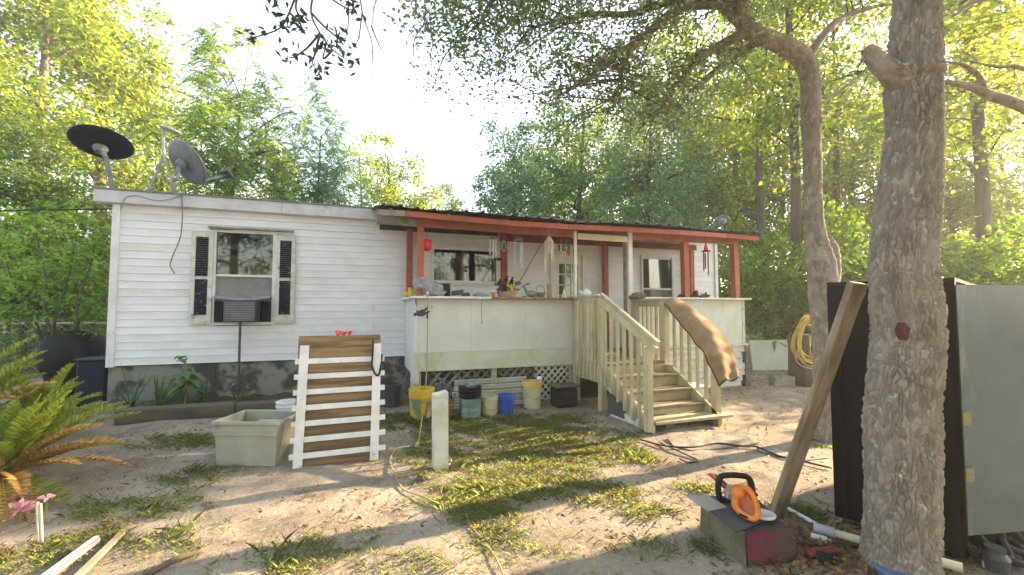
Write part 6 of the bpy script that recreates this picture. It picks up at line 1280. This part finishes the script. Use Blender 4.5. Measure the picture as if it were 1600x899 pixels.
LIMB = [[(1130, 4, 5.1, .075), (1075, 8, 5.1, .065), (1040, 28, 5.05, .055), (1000, 62, 5.0, .045), (950, 95, 4.95, .032), (915, 125, 4.9, .022), (870, 152, 4.9, .010)],
        [(1110, 0, 5.1, .06), (1040, 4, 5.2, .05), (985, 22, 5.25, .04), (930, 22, 5.25, .03), (870, 32, 5.2, .02), (815, 52, 5.2, .008)],
        [(1170, 48, 5.2, .06), (1120, 74, 5.3, .048), (1085, 100, 5.35, .042), (1060, 132, 5.4, .034), (1040, 162, 5.4, .026), (1008, 190, 5.4, .012)],
        [(1200, 62, 5.25, .06), (1165, 75, 5.6, .045), (1110, 118, 5.9, .035), (1068, 155, 6.1, .025), (1045, 200, 6.2, .01)],
        [(1000, 62, 5.0, .03), (972, 105, 5.0, .025), (972, 140, 5.0, .018), (950, 175, 5.0, .008)],
        [(1150, 24, 5.15, .06), (1165, -20, 4.7, .05), (1130, -60, 4.3, .04), (1020, -70, 4.0, .03), (940, -50, 3.9, .012)],
        [(1010, -62, 4.9, .05), (930, -30, 5.2, .035), (860, -5, 5.4, .025), (800, 30, 5.5, .015), (770, 70, 5.5, .006)],
        [(900, -85, 4.75, .035), (830, -40, 4.7, .025), (770, 0, 4.6, .018), (745, 45, 4.6, .006)],
        [(1258, 96, 5.34, .06), (1300, 40, 5.5, .045), (1350, 15, 5.8, .03), (1400, 5, 6.0, .02)],
        [(1262, 150, 5.35, .03), (1300, 150, 5.6, .022), (1340, 120, 5.9, .015), (1380, 90, 6.1, .006)]]
r = np.random.default_rng(31); cl = []; twg = MB()
for li, Lp in enumerate(LIMB):
    Q, rq = smooth_path([at(*p[:3]) for p in Lp], [p[3] for p in Lp], 6); m = MB(); m.tube(Q, rq, 8); part("limb", m, BARK, bo, True)
    for k in range(34 if li < 8 else 14):
        i = r.integers(2, len(Q)); q = Q[i]; L = r.uniform(.25, 1.0); side = RT * r.normal(-.35, .6) + FH * r.normal(0, .6); e = q + side * L + np.array((0, 0, r.normal(-.18, .35) * L))
        mid = (q + e) / 2 + r.normal(0, .06, 3) + np.array((0, 0, .07)); S_, sr = smooth_path([q, mid, e], [min(.012, rq[i]), .007, .0025], 4); twg.tube(S_, sr, 4)
        for s_ in (S_[len(S_) // 2], S_[-2], S_[-1]): cl.append(s_ + r.normal(0, .05, 3))
part("twigs", twg, BARKFAR, bo, kind="stuff")
V, F = clump_leaves(r, np.array(cl), 22, .18, .056, .028, .8, .2); part("leaves", (V, F), LEAF_OAK, bo, kind="stuff")
# drooping curtain of leaves high in front, forming the dark fringe against the sky
fr_ = []
for k in range(115):
    x = r.uniform(640, 860); lim = np.interp(x, [640, 700, 730, 800, 860], [20, 60, 120, 135, 160]); y = r.uniform(-60, lim); fr_.append(at(x, y, r.uniform(4.3, 5.3)))
for k in range(90):
    x = r.uniform(800, 1120); fr_.append(at(x, r.uniform(60, 270 - .1 * (x - 800)), r.uniform(5.2, 7.5)))
V, F = clump_leaves(r, np.array(fr_), 24, .13, .055, .03, .9, .3); part("leaves", (V, F), LEAF_OAK, bo, kind="stuff")
# branches reaching in from the right
sd_ = thing("oak_tree", "oak standing beyond the right edge with crooked limbs reaching into view", "tree", at(1720, 600, 6.5)); BASE[sd_.name] = tuple(sd_.location)
m = MB(); P_ = [np.array((*at(1720, 600, 6.5)[:2], -.1)), at(1712, 400, 6.5), at(1705, 250, 6.5), at(1720, 100, 6.5), at(1700, -200, 6.4)]; barkpart("trunk", bark(np.array(P_), np.array([.26, .20, .18, .16, .1]), 40, .04, .07, .012, 12, None, 14), sd_)
for Lp in ([(1710, 230, 6.5, .09), (1600, 168, 6.2, .075), (1550, 150, 6.1, .065), (1515, 135, 6.1, .05), (1478, 128, 6.0, .03)], [(1540, 148, 6.1, .04), (1528, 118, 6.1, .035), (1505, 102, 6.1, .025), (1475, 96, 6.1, .012)], [(1705, 160, 6.5, .05), (1600, 108, 6.3, .03), (1560, 105, 6.3, .02), (1510, 95, 6.3, .008)], [(1712, 60, 6.5, .06), (1600, -10, 6.2, .045), (1530, 0, 6.0, .035), (1490, 25, 5.9, .02)]):
    Q, rq = smooth_path([at(*p[:3]) for p in Lp], [p[3] for p in Lp], 6); m = MB(); m.tube(Q, rq, 8); part("limb", m, BARK, sd_, True)
o = bpy.data.objects.new("crown", TEMPL['loose'][1]); col.objects.link(o); o.parent = sd_; o.location = (2.0, 0, 3.6); o.scale = (1.0, 1.0, .7); o.material_slots[0].link = 'OBJECT'; o.material_slots[0].material = LEAF_Y

# ------------------------------------------------------------------ shrub at left, plants, palm
r = np.random.default_rng(41); q0 = gr(92, 628); q0 = np.array((*at(92, 600, 7.2)[:2], 0)); q0[2] = hz(*q0[:2]); sh = thing("shrub_tree", "multi stemmed green shrub tree in front of the black tank at left", "shrub", q0)
m = MB(); cl = []
ST = [[(92, 640), (75, 580), (62, 520), (45, 480), (20, 440), (5, 390)], [(92, 640), (85, 560), (82, 520), (95, 470), (110, 420), (118, 370)], [(95, 640), (108, 560), (118, 515), (140, 485), (165, 462), (172, 450)], [(80, 590), (88, 540), (70, 490), (72, 440), (60, 380), (55, 330)], [(118, 515), (122, 470), (140, 420), (150, 370)], [(62, 520), (35, 500), (10, 490), (-20, 470)], [(108, 560), (140, 520), (155, 512)], [(85, 560), (50, 540), (30, 560)]]
for S_ in ST:
    d0 = r.uniform(6.9, 7.5); Q, rq = smooth_path([at(x, y, 7.2 + (d0 - 7.2) * i / len(S_)) for i, (x, y) in enumerate(S_)], np.linspace(.034, .007, len(S_)), 5); m.tube(Q, rq, 6)
    for q in Q[len(Q) // 2:]: cl.append(q + r.normal(0, .12, 3))
for k in range(80):
    x, y = r.uniform(-20, 168), r.uniform(320, 500)
    if y > 455 and x > 70: continue
    cl.append(at(x, y, r.uniform(6.6, 7.8)))
part("stems", m, BARKFAR, sh, True); V, F = clump_leaves(r, np.array(cl), 24, .16, .08, .04, .7, .25); part("leaves", (V, F), LEAF_BUSH, sh, kind="stuff")
# tall leafy plant and sword leaved tufts in the bed
def bladed(name, label, cat, x, y, z, n_, L, W_, mt, spread=.5, seed=0, drp=.35, nm="leaf"):
    t = thing(name, label, cat, (x, y, z)); rr = np.random.default_rng(seed)
    for k in range(n_):
        a = rr.uniform(0, 6.28); e = rr.uniform(1 - spread, 1.5); l_ = L * rr.uniform(.6, 1.1); d = np.array((math.cos(a) * math.cos(e), math.sin(a) * math.cos(e), math.sin(e))); s_ = np.cross(d, (0, 0, 1)); s_ /= np.linalg.norm(s_)
        V = []; 
        for u in np.linspace(0, 1, 6):
            c_ = np.array((x, y, z)) + d * l_ * u - np.array((0, 0, drp * l_ * u ** 2.2 * math.cos(e))); wv = W_ * (1 - u ** 2) ** .8 * .5 + .001; V += [c_ - s_ * wv, c_ + np.array((0, 0, -W_ * .18 * (1 - u))), c_ + s_ * wv]
        F = [(3 * i + j, 3 * i + j + 1, 3 * i + j + 4, 3 * i + j + 3) for i in range(5) for j in (0, 1)]; part(nm, (np.array(V), F), mt, t, True)
    return t
SWORD = leafmat("sword_leaf_green", (.07, .13, .04), (.10, .2, .04), .25, .3, .4)
BIGLEAF = leafmat("broad_green_leaf", (.14, .22, .08), (.2, .32, .08), .2, .35, .4)
for i, (x, y, h, lab) in enumerate(((205, 625, .72, "tuft of long sword leaves at the left end of the planting bed"), (248, 622, .75, "tuft of arching sword leaves left of the tall leafy plant"), (318, 622, .5, "low tuft of sword leaves right of the tall leafy plant"), (372, 622, .48, "narrow leaved tuft at the foot of the air conditioner pole"))):
    p = on_y(x, y, 7.62); bladed("sword_plant", lab, "plant", p[0], 7.62, .18, 13, h, .035, SWORD, .55, i, .5)
p = on_y(288, 620, 7.55); t = thing("leafy_plant", "tall single stemmed plant with broad drooping leaves in the planting bed", "plant", (p[0], 7.55, .18))
m = MB(); top = on_y(290, 556, 7.55); m.tube(*smooth_path([(p[0], 7.55, .16), (p[0] + .02, 7.55, .45), tuple(top)], [.014, .011, .006]), 7); part("stem", m, PALMG, t)
rr = np.random.default_rng(8)
for k in range(30):
    u = rr.uniform(.3, 1); c0_ = np.array((p[0], 7.55, .18)) * (1 - u) + np.array(top) * u; a = k * 2.4; e = rr.uniform(.1, .7) if u > .8 else rr.uniform(-.2, .4); d = np.array((math.cos(a) * math.cos(e), math.sin(a) * math.cos(e), math.sin(e))); L = rr.uniform(.20, .32); s_ = np.cross(d, (0, 0, 1)); s_ /= np.linalg.norm(s_); V = []
    for w_ in np.linspace(0, 1, 6):
        c_ = c0_ + d * L * w_ - np.array((0, 0, .5 * L * w_ ** 2)); wv = .095 * math.sin(math.pi * min(.97, w_ * .9 + .08)) * .5; V += [c_ - s_ * wv, c_ + np.array((0, 0, -.008)), c_ + s_ * wv]
    part("leaf", (np.array(V), [(3 * i + j, 3 * i + j + 1, 3 * i + j + 4, 3 * i + j + 3) for i in range(5) for j in (0, 1)]), BIGLEAF, t, True)
# sago palms
def frond_arr(L, arch, seed, nl=34, ll=.15):
    rr = np.random.default_rng(seed); V = []; F = []; us = np.linspace(0, 1, 10); Pc = np.stack([L * us * (1 - .12 * us), 0 * us, L * (.10 * us - arch * us ** 2)], 1); v_, f_ = tube_arr(Pc, .007 * (1 - .8 * us), 4, False); V += list(v_); F += f_
    for k in range(nl):
        u = .12 + .88 * k / (nl - 1); c_ = np.array((np.interp(u, us, Pc[:, 0]), 0, np.interp(u, us, Pc[:, 2]))); l_ = ll * math.sin(math.pi * (.12 + .80 * u)) ** .7 * rr.uniform(.85, 1.1)
        for sg in (1, -1):
            d = np.array((.75, sg * .8, .28 + rr.normal(0, .09))); d /= np.linalg.norm(d); w_ = np.array((.7, -sg * .5, 0)) * .0105; o = len(V); e = c_ + d * l_ + np.array((0, 0, -.015)); V += [c_ - w_, c_ + w_, c_ + d * l_ * .6 + w_ * .8, e, c_ + d * l_ * .6 - w_ * .8]; F.append((o, o + 1, o + 2, o + 3, o + 4))
    return np.array(V), F
FM = [mesh_from("frond", *frond_arr(.92 + .05 * i, .10 + .08 * i, 60 + i, 40, .125), PALMG) for i in range(4)]
def palm(label, c, n_, sc_, seed, dead, lift=.0):
    rr = np.random.default_rng(seed); t = thing("sago_palm", label, "palm", c); m = MB(); m.lathe(c, [(.09, -.05), (.10, .06), (.09, .14 + lift), (.04, .19 + lift)], 12); part("trunk", m, BARKFAR, t, True)
    for k in range(n_):
        o = bpy.data.objects.new("frond", FM[rr.integers(4)]); col.objects.link(o); o.parent = t; el = rr.uniform(-.05, 1.3); o.location = (0, 0, .15 + lift); s_ = sc_ * rr.uniform(.75, 1.1)
        o.rotation_euler = (rr.normal(0, .25), -el, k * 2.399 + rr.normal(0, .15)); o.scale = (s_, s_, s_); o.material_slots[0].link = 'OBJECT'; o.material_slots[0].material = PALMD if (el < .75 and rr.random() < dead) else PALMG
    return t
c = gr(8, 775); palm("sunlit sago palm with green upper fronds and golden dead lower fronds", (float(c[0]) - .05, float(c[1]) + .05, float(c[2])), 84, .90, 3, .6, .0)
c = gr(-90, 715); palm("sago palm cut by the left edge behind the sunlit one", (float(c[0]), float(c[1]), float(c[2])), 46, 1.05, 4, .5, .1)
c = gr(55, 690); palm("smaller sago palm offset between the shrub and the sunlit palm", (float(c[0]), float(c[1]), float(c[2])), 34, .8, 6, .3, .0)

# ------------------------------------------------------------------ grass, straw and dead leaves
BL = [(780, 700, 150, 50, 1.0), (760, 662, 150, 14, .8), (880, 690, 100, 24, 1.0), (760, 785, 75, 38, .8), (890, 760, 85, 24, .8), (800, 850, 100, 36, .22), (990, 714, 32, 12, 1.0), (1000, 800, 50, 12, .55), (290, 690, 85, 10, .5), (300, 745, 60, 13, .45), (200, 796, 110, 16, .4), (275, 848, 60, 22, .35), (500, 868, 110, 38, .25), (1010, 858, 60, 16, .22), (1085, 765, 45, 9, .5), (50, 870, 90, 28, .3), (615, 655, 30, 12, 1.0), (1290, 692, 30, 9, .8), (1262, 806, 26, 16, 1.0), (880, 725, 60, 20, .7), (700, 640, 60, 8, .7), (1105, 858, 22, 16, .5), (160, 842, 60, 14, .4), (435, 690, 40, 8, .3), (650, 880, 60, 22, .2), (975, 770, 25, 9, .8)]
r = np.random.default_rng(51); Pg = []; Hg = []
for x, y, rx, ry, dn in BL:
    c = gr(x, y); d = (c - CAM) @ FW; wx = rx * d / FOC; wy = np.linalg.norm(gr(x, y - ry * .98)[:2] - gr(x, y + ry)[:2]) / 2; n_ = int(min(60000, 30000 * dn * wx * wy * 3.14))
    a = r.uniform(0, 6.283, n_); q0_ = np.sqrt(r.random(n_)) * 1.25; q = q0_ * (1 + .22 * np.sin(3 * a + x) + .15 * np.sin(7 * a + y)); X_ = np.cos(a) * q * wx; Y_ = np.sin(a) * q * wy
    px_ = c[0] + RT[0] * X_ + FH[0] * Y_; py_ = c[1] + RT[1] * X_ + FH[1] * Y_; nz = np.sin(px_ * 7 + 2 * np.sin(py_ * 5)) * np.sin(py_ * 8 + px_ * 3) + .55 * np.sin(px_ * 19 + py_ * 13); keep = (r.random(n_) < (.46 + .42 * nz) * np.clip(1.25 - q0_ ** 2 * .8, 0, 1)) & (py_ < 6.5)
    Pg.append(np.stack([px_, py_], 1)[keep])
Pg = np.vstack(Pg)
def blades(P2, h, wd, seed, lean=.5):
    r = np.random.default_rng(seed); N_ = len(P2); hh = h * r.uniform(.45, 1.4, N_); a = r.uniform(0, 6.283, N_); z = hz(P2[:, 0], P2[:, 1]); B_ = np.stack([P2[:, 0], P2[:, 1], z - .004], 1); s_ = np.stack([-np.sin(a), np.cos(a), 0 * a], 1) * (wd * r.uniform(.6, 1.3, N_))[:, None]
    ln = np.stack([np.cos(a), np.sin(a), 0 * a], 1) * (hh * r.uniform(.1, lean * 2, N_))[:, None]; up_ = np.array((0, 0, 1.0)) * hh[:, None]
    V = np.stack([B_ - s_, B_ + s_, B_ + up_ * .6 + ln * .4 + s_ * .7, B_ + up_ * .9 + ln, B_ + up_ * .6 + ln * .4 - s_ * .7], 1).reshape(-1, 3); return V, np.arange(len(V)).reshape(-1, 5)
single("grass", blades(Pg, .036, .0017, 1, .8), GRASS, "patchy low green grass growing across the sandy yard", "grass", (0, 4, 0), kind="stuff")
n2 = len(Pg); dry = Pg[r.random(n2) < .10] + r.normal(0, .04, (1, 2)); wide = np.vstack([Pg[r.integers(0, n2, 5000)] + r.normal(0, .16, (5000, 2)), dry])
wide = wide[wide[:, 1] < 6.5]
single("dry_grass", blades(wide, .040, .0016, 4, 1.1), STRAW, "dead straw coloured grass mixed through the green patches", "grass", (0, 4, .005), kind="stuff")
tuft = []
for x, y in ((985, 712), (1000, 718), (300, 740), (280, 835), (740, 770), (700, 790), (1160, 795), (620, 660), (640, 655), (655, 660), (870, 690), (820, 720), (900, 760), (430, 880), (1265, 806), (235, 800), (310, 690), (705, 730)):
    c = gr(x, y); tuft.append(r.normal(0, .075, (70, 2)) + c[:2])
single("grass", blades(np.vstack(tuft), .075, .0019, 2, .8), GRASS, "taller scattered tufts of grass standing above the low lawn", "grass", (0, 4, .01), kind="stuff")
n_ = 60000; Q = np.stack([r.uniform(-4.5, 8.5, n_), r.uniform(1.2, 6.9, n_)], 1); nz = np.sin(Q[:, 0] * 2.3 + 1.3 * np.sin(Q[:, 1] * 2)) * np.sin(Q[:, 1] * 3.1 + Q[:, 0]) + .5 * np.sin(Q[:, 0] * 9 + Q[:, 1] * 7); Q = Q[r.random(n_) < .32 + .38 * nz]
Cq = np.stack([Q[:, 0], Q[:, 1], hz(Q[:, 0], Q[:, 1]) + .012], 1); Dq = r.normal(0, 1, Cq.shape); Dq[:, 2] *= .25
single("dry_straw", leafmesh(Cq, Dq, r.normal(0, .4, Cq.shape) + (0, 0, 1), r.uniform(.03, .10, len(Cq)), r.uniform(.002, .004, len(Cq))), STRAW, "dry straw and pine needles strewn over the sandy ground", "straw", (0, 4, 0), kind="stuff")
n_ = 30000; Q = np.stack([r.uniform(-4.5, 13, n_), r.uniform(1.2, 9.5, n_)], 1); nz = np.sin(Q[:, 0] * 1.7 + 2 + 1.3 * np.sin(Q[:, 1] * 1.6)) * np.sin(Q[:, 1] * 2.1 - Q[:, 0] * 1.2) + .4 * np.sin(Q[:, 0] * 6 - Q[:, 1] * 8); dens = .20 + .30 * nz + .75 * np.exp(-((Q[:, 0] - 2.9) / .7) ** 2 - ((Q[:, 1] - 2.0) / .5) ** 2) + .55 * ((Q[:, 1] > 6.2) & (Q[:, 0] > 2)); Q = Q[(r.random(n_) < dens) & ~((Q[:, 1] > 6.9) & (Q[:, 0] < 7.3))]
Cq = np.stack([Q[:, 0], Q[:, 1], hz(Q[:, 0], Q[:, 1]) + .014], 1); Nq = r.normal(0, .45, Cq.shape) + (0, 0, 1); Dq = r.normal(0, 1, Cq.shape); Dq[:, 2] *= .3
single("fallen_leaves", leafmesh(Cq, Dq, Nq, r.uniform(.025, .06, len(Cq)), r.uniform(.012, .028, len(Cq))), LITTER, "brown dead leaves scattered over the yard and heaped by the oak", "leaves", (0, 4, 0), kind="stuff")
c = gr(1310, 870); Q = r.normal(0, 1, (1500, 2)) * (.38, .28) + c[:2]; Cq = np.stack([Q[:, 0], Q[:, 1], hz(Q[:, 0], Q[:, 1]) + np.abs(r.normal(.014, .014, len(Q)))], 1); Dq = r.normal(0, 1, Cq.shape); Dq[:, 2] *= .4
single("fallen_leaves", leafmesh(Cq, Dq, r.normal(0, .6, Cq.shape) + (0, 0, 1), r.uniform(.04, .08, len(Cq)), r.uniform(.016, .03, len(Cq))), LITTER, "thick heap of brown leaves round the foot of the big oak", "leaves", (c[0], c[1], 0), kind="stuff")

# ------------------------------------------------------------------ hazy evening air
hm = bpy.data.materials.new("thin_haze"); hm.use_nodes = True; hn = hm.node_tree.nodes; hl = hm.node_tree.links
for q in list(hn):
    if q.type == 'BSDF_PRINCIPLED': hn.remove(q)
pv = hn.new("ShaderNodeVolumePrincipled"); pv.inputs["Color"].default_value = (.93, .95, .97, 1); pv.inputs["Density"].default_value = .0027; pv.inputs["Anisotropy"].default_value = .3
hl.new(pv.outputs[0], hn["Material Output"].inputs["Volume"])
m = MB(); m.box((-700, -700, -2), (700, 700, 40)); single("haze", m, hm, None, None, (0, 0, 0), kind="stuff")
sc.cycles.volume_bounces = 0
